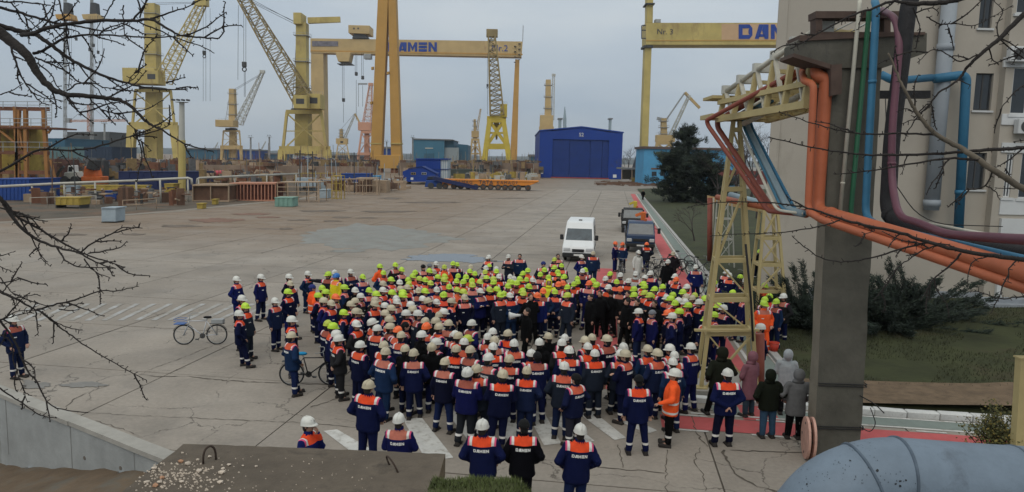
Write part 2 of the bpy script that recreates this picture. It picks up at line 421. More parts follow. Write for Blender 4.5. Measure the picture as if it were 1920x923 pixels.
for q in ([(607, 809), (632, 806), (745, 872), (690, 872)], [(756, 788), (790, 783), (850, 859), (800, 866)], [(834, 770), (866, 766), (935, 842), (894, 847)],
          [(906, 756), (935, 752), (1000, 838), (962, 842)], [(986, 772), (1018, 770), (1052, 832), (1020, 836)], [(1030, 784), (1058, 780), (1115, 828), (1088, 832)],
          [(1085, 776), (1112, 772), (1174, 822), (1152, 826)], [(1150, 786), (1182, 784), (1232, 808), (1214, 814)]):
    flat('', [G(*p) for p in q], .011, None, mb=zb)
o = zb.build('zebra_crossing', M_white); o['kind'] = 'structure'
hm = MB()
for i in range(-3, 13):
    x0 = 96 + 31 * i
    flat('', [G(x0, 602 - i * .2), G(x0 + 11, 602 - i * .2), G(x0 + 74, 570), G(x0 + 64, 570)], .011, None, mb=hm)
o = hm.build('hatched_marking', M_fade); o['kind'] = 'structure'
# puddle and pale patched area
def blob(px, py, rx, ry, z, name, mt, seed):
    rr = random.Random(seed); pts = []
    for k in range(90):
        a = 2 * pi * k / 90; f = 1 + .6 * noise.noise(Vector((cos(a) * 1.3 + seed, sin(a) * 1.3, seed))) + .38 * noise.noise(Vector((cos(a) * 5 + seed, sin(a) * 5, seed)))
        pts.append(G(px + cos(a) * rx * f, py + sin(a) * ry * f))
    o = flat(name, pts, z, mt); o['kind'] = 'structure'; return o
M_water = mat('standing_water', (.035, .04, .045), .04, .1, 1, spec=.6)
M_patch = mat('repair_concrete', (.205, .205, .188), .85, .14, .5, rust=.75, rustcol=(.19, .17, .15), rscale=.7)
blob(838, 484, 74, 7, .0125, 'puddle', M_water, 3)
blob(880, 488, 50, 4.5, .0135, 'puddle', M_water, 6)
blob(690, 446, 135, 19, .0045, 'repair_patch', M_patch, 5)
blob(650, 471, 30, 3, .0075, 'repair_patch', M_patch, 8)
blob(65, 722, 30, 7, .0125, 'damp_patch', mat('damp_concrete', (.17, .16, .145), .6, .15, 2), 12)
blob(160, 722, 40, 5, .0125, 'damp_patch', MATS['damp_concrete'], 15)
# pit with retaining wall at lower left
ext = 30
a0 = WA - wd * ext; b0 = WB + wd * .75
def off2(p, d): return Vector((p.x + wn[0] * d, p.y + wn[1] * d, 0))
rw = thing('retaining_wall', 'stained grey concrete retaining wall dropping from the pavement edge into a dirt pit', 'wall', off2(WA, 0))
m = MB(); q0, q1 = off2(a0, 0), off2(b0, 0); r0, r1 = off2(a0, .28), off2(b0, .28)
m.hexa([Vector((*p.to_2d(), -2.6)) for p in (q0, q1, r1, r0)] + [Vector((*p.to_2d(), -.09)) for p in (q0, q1, r1, r0)])
m.build('wall', M_wall, rw, smooth=False)
m = MB(); n = 26
for i in range(n):
    u0, u1 = a0.lerp(b0, i / n), a0.lerp(b0, (i + 1) / n)
    j = R.uniform(-.012, .012)
    pa, pb, pc, pd = off2(u0, -.05 + j), off2(u1, -.05 + R.uniform(-.012, .012)), off2(u1, .32), off2(u0, .32)
    m.hexa([Vector((*p.to_2d(), -.0885)) for p in (pa, pb, pc, pd)] + [Vector((*p.to_2d(), .02 + .002 * R.random())) for p in (pa, pb, pc, pd)])
m.build('coping', M_cope, rw)
for u in (.983, .9, .94):
    c = a0.lerp(b0, u); c = off2(c, -.004); c.z = -.55 - .3 * R.random()
    MB().disc(c, (wn[0], wn[1], 0), .045, .02, 10).build('drain_hole', M_gap, rw)
for u in (.80, .885, .955):
    c = off2(a0.lerp(b0, u), -.002)
    MB().beam(c + Vector((0, 0, -1.6)), c + Vector((0, 0, -.1)), .03, .006).build('joint_line', mat('damp_streak', (.17, .175, .17), .9), rw)
m = MB(); nx, ny = 40, 30
for j in range(ny + 1):
    for i in range(nx + 1):
        x = -22 + 20.5 * i / nx; y = 5 + 22 * j / ny
        u_ = ((x - WA.x) * wd.x + (y - WA.y) * wd.y) / (WB - WA).length; z = -1.95 + max(-.5, min(1.4, u_ * 1.55)) + .18 * noise.noise(Vector((x * .35, y * .35, 2))) + .10 * noise.noise(Vector((x * 2, y * 2, 5)))
        m.v.append(Vector((x, y, z)))
for j in range(ny):
    for i in range(nx):
        a = j * (nx + 1) + i; c = (m.v[a] + m.v[a + nx + 2]) / 2
        if (c.x - WA.x) * wn[0] + (c.y - WA.y) * wn[1] < .3: m.f.append((a, a + 1, a + nx + 2, a + nx + 1))
o = m.build('pit_soil', M_pit, smooth=True); o['kind'] = 'structure'
# lawn, verge, kerbs
def lawn_z(s, t, x=0): return .10 + min(.045 * max(0, t - 5.9), .75) + (.05 * noise.noise(Vector((s * .3, t * .3, 1))))
m = MB(); ss = [19.75 + 1.1 * i for i in range(40)] + [63.8 + 5 * i for i in range(1, 24)]; ts = [5.72 + .6 * i for i in range(30)] + [23.7 + 3 * i for i in range(1, 26)]
for s in ss:
    for t in ts: m.v.append(ab(s, t, lawn_z(s, t) if (t > 5.8 and s > 20) else .1))
W_ = len(ts)
for i in range(len(ss) - 1):
    for j in range(W_ - 1): a = i * W_ + j; m.f.append((a, a + 1, a + W_ + 1, a + W_))
lawn = m.build('lawn', M_lawn, smooth=True); lawn['kind'] = 'structure'
m = MB(); ts2 = [5.75 + .7 * i for i in range(22)]
for s in (19.72, 20.4, 21.2, 21.75):
    for t in ts2: m.v.append(ab(s + (.12 * noise.noise(Vector((t, s, 0))) if s > 21 else 0), t, lawn_z(s, t) * 1.0 + .05))
for i in range(3):
    for j in range(21): a = i * 22 + j; m.f.append((a, a + 1, a + 23, a + 22))
o = m.build('leaf_verge', M_leaf, smooth=True); o['kind'] = 'structure'
kerb = thing('kerb', 'x', 'x'); del kerb['label'], kerb['category']; kerb['kind'] = 'structure'
kme = {}
def kstone(nm, mt, ln_, sd):
    k = MB().box(-ln_ / 2 + .01, ln_ / 2 - .01, -.13, .13, -.06, .13)
    return k.mesh('kerb_stone', None, bevel=.018, mt=mt)
kw = [kstone('', M_kerbw, .8, 0), kstone('', M_kerbg, .8, 1)]; kl = kstone('', M_kerbg, 2.0, 2); klw = kstone('', M_kerbw, 2.0, 2)
t = 2.6; i = 0
while t < 17:
    o = bpy.data.objects.new('kerb_stone', kw[0 if R.random() < .8 else 1]); COL.objects.link(o); o.parent = kerb
    o.location = ab(19.5 + R.uniform(-.012, .012), t, R.uniform(-.01, .006)); o.rotation_euler = (R.uniform(-.02, .02), R.uniform(-.015, .015), -radians(7.9) + R.uniform(-.02, .02)); t += .8
s = 20.6
while s < 150:
    o = bpy.data.objects.new('kerb_stone', kl); COL.objects.link(o); o.parent = kerb
    o.location = ab(s, 5.6, 0); o.rotation_euler = (0, 0, pi / 2 - radians(7.9)); s += 2.0
# grass blades as stuff
def blades(name, pts, hmin, hmax, wd_, mt):
    m = MB(); rr = random.Random(5)
    for p in pts:
        a = rr.uniform(0, 2 * pi); h = rr.uniform(hmin, hmax); ln_ = Vector((cos(a), sin(a), 0)); sd = Vector((-sin(a), cos(a), 0)) * wd_
        k = ln_ * h * rr.uniform(.2, .8)
        m.v += [p - sd, p + sd, p + k + Vector((0, 0, h))]; n = len(m.v); m.f.append((n - 3, n - 2, n - 1))
    o = m.build(name, mt); o['kind'] = 'stuff'; return o
M_blade = mat('grass_blade', (.075, .095, .028), .8, .45, 3); M_blade2 = mat('dry_grass_blade', (.034, .036, .014), .8, .5, 1)
pts = []
while len(pts) < 26000:
    s, t = R.uniform(21.4, 40), R.uniform(5.9, 24)
    if noise.noise(Vector((s * .4, t * .4, 9))) > -.15: pts.append(ab(s, t, lawn_z(s, t)))
blades('lawn_grass', pts, .04, .11, .012, M_blade2)
# grass bank and precast slab in the foreground
BX0, BX1 = -3.35, .42
def bank_z(x, y):
    z = 3.68 - .12 * max(0, y - 5.7) ** 1.5 * 3
    if y > 6.1: z = 3.60 - (y - 6.1) * 1.6
    if x < -.65: z = min(z, 3.05 - max(0, y - 7.2) * 2.2)
    if x > .0: z -= (x - .0) ** 2 * 3.0
    return max(z + .05 * noise.noise(Vector((x * 3, y * 3, 3))), -.3)
m = MB(); nx, ny = 40, 34
for j in range(ny + 1):
    for i in range(nx + 1):
        x = BX0 + (1.35 - BX0) * i / nx; y = 2.2 + 7.4 * j / ny
        m.v.append(Vector((x, y, bank_z(x, y) if .4 > x > BX0 + .05 else (bank_z(x, y) - max(0, x - .4) * 3 if x > .4 else -.3))))
for j in range(ny):
    for i in range(nx): a = j * (nx + 1) + i; m.f.append((a, a + 1, a + nx + 2, a + nx + 1))
o = m.build('grass_bank', mat('bank_soil', (.06, .065, .025), .95, .4, 3, bump=.6), smooth=True); o['kind'] = 'structure'
pts = []
while len(pts) < 16000:
    x, y = R.uniform(-.72, .55), R.uniform(4.6, 6.6); pts.append(Vector((x, y, bank_z(x, y) - .01)))
blades('bank_grass', pts, .02, .06, .004, M_blade)
M_slab = mat('weathered_slab', (.098, .078, .058), .92, .25, 2.2, bump=.5, bscale=30, rust=.5, rustcol=(.062, .05, .038), rscale=2)
M_slabe = mat('slab_edge', (.17, .125, .075), .92, .25, 3, bump=.5, bscale=40)
M_iron = mat('rusty_iron', (.045, .03, .022), .85, .3, 12, bump=.4)
sb = thing('precast_slab', 'thick weathered concrete slab with two iron lifting loops in the foreground', 'concrete slab', (-2.1, 6.7, 3.1))
SZ = 3.35
edge = []
def erun(a, b, n, amp):
    for i in range(n):
        p = Vector(a).lerp(Vector(b), i / n); edge.append((p.x + R.uniform(-amp, amp) * .6, p.y + R.uniform(-amp, amp)))
FL, FR = G(345, 832, SZ), G(836, 851, SZ)
erun((-3.5, 4.8), (-.62, 4.8), 4, 0); erun((-.72, 4.8), (FR.x, FR.y), 8, .012); erun((FR.x, FR.y), (FL.x, FL.y), 30, .012); erun((FL.x, FL.y), (-3.55, 4.8), 12, .018)
edge = ccw(edge); n = len(edge)
m = MB(); m.add([(x, y, SZ) for x, y in edge], [tuple(range(n))]); m.build('slab_top', M_slab, sb)
m = MB(); m.add([(x, y, SZ - .001) for x, y in edge] + [(x * 1.0, y, SZ - .24) for x, y in edge], [(i, (i + 1) % n, n + (i + 1) % n, n + i)[::-1] for i in range(n)] + [tuple(range(n, 2 * n))[::-1]])
m.build('slab_side', M_slabe, sb)
def hoop(p, q, h, r=.011, lean=(0, 0)):
    pts = []
    for i in range(13):
        a = pi * i / 12; c = p.lerp(q, (1 - cos(a)) / 2); k = sin(a) ** .6
        pts.append(c + Vector((lean[0] * k, lean[1] * k, h * k - .01)))
    MB().tube(pts, r, 8).build('lifting_loop', M_iron, sb, smooth=True)
hoop(G(381, 870, SZ), G(405, 862, SZ), .17); hoop(G(731, 872, SZ), G(747, 886, SZ), .12, .009, (-.06, .02))
# rubble on the slab
M_rub = mat('pale_rubble', (.50, .42, .34), .95, .3, 6, bump=.5, island=True); M_rub2 = mat('brick_rubble', (.40, .22, .13), .95, .3, 6, bump=.5)
def stone(seed, r):
    rr = random.Random(seed); bm = bmesh.new(); bmesh.ops.create_icosphere(bm, subdivisions=1, radius=r)
    for v in bm.verts: v.co *= rr.uniform(.6, 1.15); v.co.z *= .65
    me = bpy.data.meshes.new('stone'); bm.to_mesh(me); bm.free(); return me
sm = [stone(k, .03) for k in range(5)]
spots = [(340, 867, 1.1, 1), (353, 871, 1.2, 0), (371, 863, .7, 0), (342, 850, .6, 0), (430, 873, .9, 0), (415, 888, 1.3, 0), (417, 880, .8, 0), (374, 885, 1.2, 0), (292, 912, 1.2, 1), (300, 906, 1, 0),
         (412, 906, 1.1, 0), (480, 875, .6, 0), (455, 874, .5, 0), (393, 858, .9, 0), (290, 880, 1.1, 0), (276, 906, 1.1, 0), (305, 897, 1.0, 1), (340, 905, .9, 0)]
RL = ['reddish brick chunk left of the bigger lifting loop, on the slab', 'pale mortar chunk just right of the upper brick chunk', 'small pale chunk touching the left foot of the bigger loop', 'lone pale chunk nearest the far left slab corner',
 'small pale chunk right of the bigger lifting loop', 'larger pale chunk right of the rubble patch', 'pale chunk leaning above the larger one right of the patch', 'pale chunk below the left foot of the bigger loop', 'brick coloured chunk at the lower left of the rubble patch', 'pale chunk just above the lower left brick chunk',
 'pale chunk at the bottom right of the rubble patch', 'rightmost lone pale chunk on the slab', 'second lone pale chunk from the right on the slab', 'small pale chunk under the arch of the bigger loop', 'pale chunk at the upper left rim of the rubble patch', 'leftmost pale chunk of the rubble patch', 'reddish chunk in the middle of the rubble patch', 'pale chunk at the right side of the rubble patch centre']
for k, (px, py, s, b) in enumerate(spots):
    me = sm[k % 5].copy(); me.materials.append(M_rub2 if b else M_rub); o = bpy.data.objects.new('rubble_stone', me); COL.objects.link(o)
    p = G(px, py, SZ); o.location = p + Vector((0, 0, .010 * s)); o.scale = (s, s, s * .9); o.rotation_euler = (0, 0, R.uniform(0, 6))
    tag(o, RL[k], 'rubble', 'loose rubble on the slab')
m = MB(); rr = random.Random(4)
for k in range(420):
    px, py = (rr.gauss(335, 50), rr.gauss(893, 16)) if k < 330 else (rr.uniform(330, 700), rr.uniform(850, 922))
    if k < 330 and (py < 868 or px < 232 + (923 - py) * 1.0): continue
    p = G(px, py, SZ); r = rr.uniform(.004, .016) * (1 if k < 330 else .6)
    q = [p + Vector((rr.uniform(-1, 1), rr.uniform(-1, 1), 0)) * r * 1.3 for _ in range(4)]
    c = p + Vector((0, 0, r)); m.add([p + Vector((r, 0, 0)), p + Vector((0, r * 1.2, 0)), p + Vector((-r, .2 * r, 0)), p + Vector((.2 * r, -r, 0)), c], [(0, 1, 4), (1, 2, 4), (2, 3, 4), (3, 0, 4)])
o = m.build('gravel', M_rub); o['kind'] = 'stuff'

# long open cracks traced across the slabs
cm = MB(); rr = random.Random(8)
for path, wdt in (([(262, 703), (300, 707), (345, 706), (420, 714), (500, 718), (620, 722)], .045), ([(165, 774), (240, 779), (320, 782), (480, 790), (560, 792), (680, 803)], .02), ([(1357, 845), (1364, 862), (1370, 878), (1382, 893), (1408, 906), (1435, 918), (1470, 926)], .05),
        ([(1120, 877), (1150, 880), (1185, 882), (1247, 888)], .035), ([(1250, 845), (1249, 880), (1252, 925)], .02), ([(1297, 778), (1302, 800), (1312, 822), (1327, 838)], .03), ([(1367, 844), (1400, 846), (1435, 847), (1520, 850)], .03), ([(1160, 835), (1163, 855), (1168, 878)], .02),
        ([(125, 763), (140, 748), (165, 737), (205, 722)], .025), ([(1312, 840), (1300, 868), (1318, 890), (1322, 922)], .02), ([(580, 765), (610, 755), (650, 742)], .025), ([(180, 790), (230, 805), (262, 818)], .015), ([(262, 703), (290, 690), (330, 676), (420, 640)], .02), ([(1065, 605), (1120, 560)], .02)):
    pts = [G(*p) for p in path]; q = []
    for a, b in zip(pts, pts[1:]):
        n = max(2, int((b - a).length / .12))
        for k in range(n): q.append(a.lerp(b, k / n) + Vector((rr.gauss(0, .018), rr.gauss(0, .018), 0)))
    q.append(pts[-1])
    o = len(cm.v)
    for k, p in enumerate(q):
        d = (q[min(k + 1, len(q) - 1)] - q[max(k - 1, 0)]).normalized(); s_ = Vector((-d.y, d.x, 0)) * wdt * rr.uniform(.1, .7); cm.v += [p - s_ + Vector((0, 0, .0095)), p + s_ + Vector((0, 0, .0095))]
    for k in range(len(q) - 1): cm.f.append((o + 2 * k, o + 2 * k + 2, o + 2 * k + 3, o + 2 * k + 1))
o = cm.build('pavement_cracks', mat('crack_dirt', (.085, .07, .055), .95, .3, 5)); o['kind'] = 'structure'
# dark bare earth beside the left railing, with a pale edge strip
M_dirt = mat('dark_yard_dirt', (.085, .07, .052), .95, .4, .25, bump=.4, rust=.75, rustcol=(.15, .09, .055), rscale=.18)
o = flat('yard_dirt', [G(*p) for p in ((-90, 420), (60, 412), (200, 404), (330, 394), (430, 384), (560, 372), (620, 352), (560, 338), (360, 338), (-90, 352))], .0085, M_dirt); o['kind'] = 'structure'
m = MB(); pa = [(-90, 424), (60, 415), (200, 407), (330, 397), (430, 387), (560, 375), (620, 366)]
for a, b in zip(pa, pa[1:]): flat('', [G(a[0], a[1]), G(b[0], b[1]), G(b[0], b[1] - 1.6), G(a[0], a[1] - 2.4)], .0145, None, mb=m)
o = m.build('edge_strip', mat('pale_edge', (.24, .215, .18), .9, .25, .8, rust=.6, rustcol=(.15, .12, .09), rscale=.8)); o['kind'] = 'structure'

M_rpat = mat('rust_stain', (.18, .105, .075), .95, .3, .6, rust=.5, rustcol=(.13, .08, .06), rscale=.6); M_dpat = mat('dark_stain', (.135, .108, .085), .95, .3, .6)
for k, (x, y, rx, ry, mt) in enumerate(((408, 414, 42, 4, M_rpat), (470, 402, 30, 2, M_rpat), (600, 396, 46, 1.6, M_dpat), (725, 397, 50, 1.8, M_dpat), (640, 408, 18, 1.4, M_dpat), (622, 415, 16, 1.6, M_dpat), (690, 409, 18, 1.2, M_dpat), (536, 429, 11, 1.6, M_dpat), (560, 413, 20, 1.0, M_dpat), (810, 380, 60, 1.2, M_dpat), (330, 424, 34, 2.4, M_dpat), (500, 408, 25, 1.4, M_rpat), (250, 440, 20, 1.6, M_dpat), (735, 372, 20, 1.6, M_dpat), (120, 440, 40, 2.4, M_dpat), (960, 372, 40, .8, M_dpat))):
    blob(x, y, rx, ry, .016 + k * .0002, 'rust_stain', mt, 30 + k)
# ================================================================== CRANES AND FAR STRUCTURES
M_yel = mat('crane_yellow', (.45, .355, .12), .6, .2, .12, rust=.55, rustcol=(.27, .18, .08), rscale=.12, streak=1)
M_yel2 = mat('deep_yellow_paint', (.45, .25, .06), .6, .12, .1, rust=.4, rustcol=(.32, .17, .05), rscale=.1, streak=1)
M_bright = mat('bright_yellow_paint', (.50, .38, .045), .6, .15, .2, rust=.35, rustcol=(.25, .16, .05), rscale=.2)
M_sand = mat('sand_yellow_paint', (.46, .33, .15), .65, .14, .1, rust=.4, rustcol=(.33, .2, .1), rscale=.12, streak=1)
M_steel = mat('grey_steel', (.28, .29, .29), .6, .2, .5)
M_pale = mat('pale_grey_paint', (.42, .42, .38), .6, .15, .3)
M_dark = mat('dark_steel', (.05, .05, .05), .6, .2, 1)
M_rope = mat('wire_rope', (.06, .065, .07), .6, .1, 1)
M_blue = mat('blue_letter', (.015, .05, .26), .7, .12, .3, rust=.25, rustcol=(.2, .2, .22), rscale=.4)
M_rustp = mat('rusty_red_steel', (.16, .07, .04), .85, .3, .8)
M_pinkc = mat('faded_red_paint', (.50, .26, .17), .7, .15, .2)
def slew_crane(name, label, Z, body=None, leg=None, ring=None, base=None, low=None, col=None, house=None, cab=None, jib=None, arm=None, ropes=(), hooks=(), mt=None, jmt=None, inner=None, r=.55, tie=(), dep=None, nseg=16, feet=True):
    """all numbers are photo pixels at depth Z; ring/base = (xl, xr, y)"""
    s = Z / F_PX; mt = mt or M_yel; jmt = jmt or mt
    bx = (base[0] + base[1]) / 2
    b = P(bx, base[2], Z); t = thing(name, label, 'crane', (b.x, b.y, 0), 0, 'shipyard cranes')
    D = (dep or (base[1] - base[0])) * s / 2
    rd = (ring[1] - ring[0]) * s / 2
    def q(x, y, dy): return P(x, y, Z + dy)
    zb = max(0, b.z)
    # legs
    m0 = []
    for (tx, bxx) in ((ring[0], base[0]), (ring[1], base[1])):
        for sg in (-1, 1):
            T = q(tx, ring[2], sg * rd * .8); B = q(bxx, base[2], sg * D * .8); B.y = Z + sg * D * .8; m0.append((T, B))
    for T, B in m0:
        Bz = B.copy(); Bz.z = 0
        if len(leg) > 2:
            Md = T.lerp(B, low[0]); m = MB().beam(Md, T, leg[2] * s).beam(Bz, Md, leg[1] * s, None, leg[0] * s)
        else: m = MB().beam(Bz, T, leg[1] * s, None, leg[0] * s)
        if feet: m.box(Bz.x - leg[1] * s * .9, Bz.x + leg[1] * s * .9, Bz.y - leg[1] * s * 1.4, Bz.y + leg[1] * s * 1.4, 0, max(1.2, B.z * .5 + .5))
        m.build('leg', mt, t)
    m, mr2 = MB(), MB()
    order = [0, 1, 3, 2]
    for k in range(4):
        a, c = m0[order[k]], m0[order[(k + 1) % 4]]
        if low:
            f0 = [p[0].lerp(p[1], low[0]) for p in (a, c)]; m.beam(f0[0], f0[1], low[1] * s, low[2] * s)
        hi = [p[0] for p in (a, c)]; mr2.beam(hi[0], hi[1], leg[-1] * s * .9, leg[-1] * s * (1.6 if len(leg) > 2 else 1.1))
    if m.v: m.build('portal_beam', mt, t)
    mr2.build('ring_beam', mt, t)
    m = MB(); k0 = low[0] if low else .95
    for k in range(4):
        a, c = m0[order[k]], m0[order[(k + 1) % 4]]
        m.beam(a[0].lerp(a[1], .03), c[0].lerp(c[1], k0), leg[-1] * s * .5); m.beam(c[0].lerp(c[1], .03), a[0].lerp(a[1], k0), leg[-1] * s * .5)
        m.beam(a[0].lerp(a[1], k0 * .5), c[0].lerp(c[1], k0 * .5), leg[-1] * s * .3)
    m.build('bracing', mt, t)
    if inner: MB().beam(q(inner[0], inner[2], 0), q(inner[1], inner[3], 0), inner[4] * s, None, inner[5] * s).build('centre_column', mt, t)
    # slewing ring
    c = q((ring[0] + ring[1]) / 2, ring[2] - 1, 0); MB().tube([c, c + Vector((0, 0, 4 * s))], (ring[1] - ring[0]) * .36 * s, 20).build('slewing_ring', M_dark, t)
    if col: MB().beam(q(col[0], col[1], 0), q(col[2], col[3], 0), col[4] * s, None, col[5] * s).build('tower_column', mt, t)
    if col and len(col) > 6:
        m = MB()
        for k in range(14):
            a = q(col[0] - col[4] / 2 - 7, col[1], -2 * s).lerp(q(col[2] - col[5] / 2 - 1, col[3] + 10, -2 * s), k / 14); m.beam(a, a + Vector((5 * s * (1 - k / 16), 0, 0)), .14)
        m.beam(q(col[0] - col[4] / 2 - 9, col[1], -2 * s), q(col[2] - col[5] / 2 - 1, col[3] + 10, -2 * s), .25); m.build('ladder', M_steel, t)
    if col:
        for f in (.25, .55, .85):
            c_ = q(col[0], col[1], 0).lerp(q(col[2], col[3], 0), f); k_ = (col[4] + (col[5] - col[4]) * f) * s / 2 + .9
            pf = MB().box(c_.x - k_, c_.x + k_, c_.y - k_, c_.y + k_, c_.z, c_.z + .25).build('walkway', M_steel, t); m = MB()
            for sx, sy in ((-1, -1), (1, -1), (1, 1), (-1, 1)):
                m.beam((c_.x + sx * k_, c_.y + sy * k_, c_.z), (c_.x + sx * k_, c_.y + sy * k_, c_.z + 1.2), .09)
                m.beam((c_.x + sx * k_, c_.y + sy * k_, c_.z + 1.2), (c_.x - sy * k_, c_.y + sx * k_, c_.z + 1.2), .08)
            m.build('handrail', M_steel, pf)
    for nm, h in (('machine_house', house), ('cab', cab)):
        if h:
            x0, x1, y0, y1, dy = h[:5]; c0 = q(x0, y1, dy); c1 = q(x1, y0, dy); d = (h[5] if len(h) > 5 else (x1 - x0) * .5) * s
            o = MB().box(c0.x, c1.x, c0.y - d / 2, c0.y + d / 2, c0.z, c1.z).build(nm, mt, t, bevel=.12)
            if nm == 'cab' or len(h) > 6:
                MB().box(c0.x + (c1.x - c0.x) * .2, c0.x + (c1.x - c0.x) * .8, c0.y - d / 2 - .06, c0.y - d / 2 + .02, c0.z + (c1.z - c0.z) * .35, c0.z + (c1.z - c0.z) * .75).build('window', M_dark, o)
    if jib:
        x0, y0, dy0, x1, y1, dy1, w0, w1 = jib
        MB().lattice(q(x0, y0, dy0), q(x1, y1, dy1), w0 * s, w1 * s, nseg, r, r * .5).build('jib', jmt, t)
        e = q(x1, y1, dy1); MB().box(e.x - w1 * s * .8, e.x + w1 * s * .9, e.y - w1 * s * .6, e.y + w1 * s * .6, e.z - w1 * s * .3, e.z + w1 * s * .8).build('jib_head', jmt, t, bevel=.1)
    if house:
        c0 = q(house[0], house[2], house[4]); c1 = q(house[1], house[2], house[4]); m = MB()
        for k in range(6): p_ = c0.lerp(c1, k / 5); m.beam(p_, p_ + Vector((0, 0, 1.3)), .08)
        m.beam(c0 + Vector((0, 0, 1.3)), c1 + Vector((0, 0, 1.3)), .08); m.build('roof_rail', M_steel, t)
    if arm: MB().beam(q(arm[0], arm[1], 0), q(arm[2], arm[3], 0), arm[4] * s, None, arm[5] * s).build('counter_arm', mt, t)
    if ropes:
        m = MB()
        for x0, y0, x1, y1 in ropes: m.tube([q(x0, y0, -2), q(x1, y1, -2)], .09 if Z < 450 else .11, 4)
        m.build('wire_rope', M_rope, t)
    for x, y, sz in hooks:
        p = q(x, y, -2); k = sz * s
        h = MB().box(p.x - k * .5, p.x + k * .5, p.y - k * .3, p.y + k * .3, p.z - k * .6, p.z + k * .6).build('hook_block', M_dark, t, bevel=k * .12)
        MB().torus(p + Vector((0, 0, -k * 1.1)), (0, 1, 0), k * .45, k * .14, 12, 5).build('hook', M_dark, h)
    return t
slew_crane('portal_crane', 'pale yellow harbour crane with box tower and lattice jib raised to the right, behind branches', 400, leg=(15, 11, 3.6), ring=(254, 320, 170), base=(243, 334, 299), low=(.51, 12, 13),
           col=(287.5, 135, 285, 8, 21, 19, 1), house=(241, 300, 131, 158, -8, 40), cab=(276, 300, 134, 158, -16, 16), jib=(306, 152, -10, 378, 8, -10, 23, 12), inner=(288, 289, 298, 168, 24, 20),
           ropes=((285, 6, 376, 4), (285, 9, 376, 6), (381, 14, 381, 190), (386, 14, 386, 190), (394, 16, 394, 190)), hooks=((383, 99, 6),), r=.5)
slew_crane('portal_crane', 'large harbour crane with tall column, short arm to the right and jib leaning left', 330, leg=(14, 12, 4.6), ring=(538, 602, 210), base=(528, 616, 303), low=(.77, 13, 14), jmt=mat('brown_lattice', (.25, .19, .085), .7, .2, .3),
           col=(567, 205, 567, 44, 20, 18, 1), house=(580, 605, 178, 205, -6, 34, 1), cab=(553, 578, 180, 204, -14, 18), jib=(572, 192, -8, 444, -24, -8, 32, 16), inner=(569, 569, 292, 208, 26, 24), arm=(578, 39, 638, 37, 10, 4),
           ropes=((560, 46, 455, -10), (560, 49, 462, 0), (565, 46, 470, 2), (457, 10, 457, 118), (461, 10, 461, 118), (458, 135, 458, 182), (460, 135, 460, 182), (447, 10, 446, 150)), hooks=((458, 121, 8),), r=.5, nseg=20)
tb = bpy.data.objects['portal_crane.001']; MB().box(*[k for k in (P(555, 44, 330).x, P(570, 44, 330).x, 326, 334, P(560, 48, 330).z, P(560, 27, 330).z)]).build('winch_box', M_yel, tb, bevel=.1)
slew_crane('portal_crane', 'smaller distant harbour crane with slim column and jib raised right', 520, leg=(5, 4, 2), ring=(419, 449, 246), base=(415, 453, 297), low=(.6, 7, 7), col=(437, 232, 436, 167, 12, 9, 1), house=(409, 442, 226, 238, -6, 26), jib=(447, 232, 0, 492, 136, 0, 13, 5), inner=(437, 437, 296, 240, 12, 9),
           ropes=((437, 169, 490, 138), (437, 172, 490, 140)), r=.45, mt=M_sand, jmt=M_pale)
slew_crane('portal_crane', 'bright yellow legged crane with tall lattice mast before the gantry beam', 380, leg=(8, 11), ring=(918, 944, 224), base=(906, 958, 318), low=(.54, 9, 10), house=(938, 951, 196, 220, -2, 20), jib=(932, 216, -2, 922, 66, -2, 25, 12), inner=(931, 931, 262, 226, 3, 11),
           ropes=((914, 106, 914, 215), (921, 62, 914, 106)), hooks=((914, 160, 3.5),), mt=M_bright, jmt=MATS['brown_lattice'], r=.75)
slew_crane('portal_crane', 'sand coloured crane with folded jib standing behind the blue hall', 520, leg=(4, 5), ring=(1013, 1036, 240), base=(1008, 1040, 310), low=(.5, 5, 5), col=(1027, 222, 1028, 150, 12, 9), house=(1012, 1037, 217, 238, 0, 20), jib=(1036, 225, 0, 1038, 142, 0, 5, 4), mt=M_sand, jmt=M_pale, r=.4, nseg=10)
slew_crane('portal_crane', 'small pale double jib crane between the large crane and the yellow legs', 620, leg=(2.2, 2, 1.8), ring=(634, 650, 270), base=(629, 656, 302), low=(.6, 2, 2), col=(640, 262, 640, 242, 6, 5), house=(631, 652, 260, 270, 0, 10), jib=(645, 262, 0, 666, 214, 0, 4, 2), arm=(666, 214, 676, 234, 3, 1), ropes=((640, 242, 664, 214),), mt=M_sand, jmt=M_pale, r=.35, nseg=8)
slew_crane('portal_crane', 'faded red crane with slim lattice jib left of the big yellow legs', 480, leg=(4, 4, 3), ring=(678, 697, 248), base=(670, 704, 306), low=(.7, 5, 5), house=(673, 697, 230, 245, 0, 18), jib=(688, 238, 0, 695, 160, 0, 16, 5), inner=(688, 688, 300, 248, 9, 8), mt=M_pinkc, r=.4, nseg=12)
slew_crane('portal_crane', 'small distant crane with jib raised right beside the bright yellow one', 560, leg=(3, 4), ring=(885, 897, 262), base=(880, 904, 306), low=(.6, 3, 3), col=(891, 254, 890, 224, 6, 4), house=(884, 898, 246, 258, 0, 10), jib=(894, 246, 0, 901, 206, 0, 4, 2), mt=M_sand, r=.35, nseg=8, inner=(891, 891, 304, 262, 4, 4))
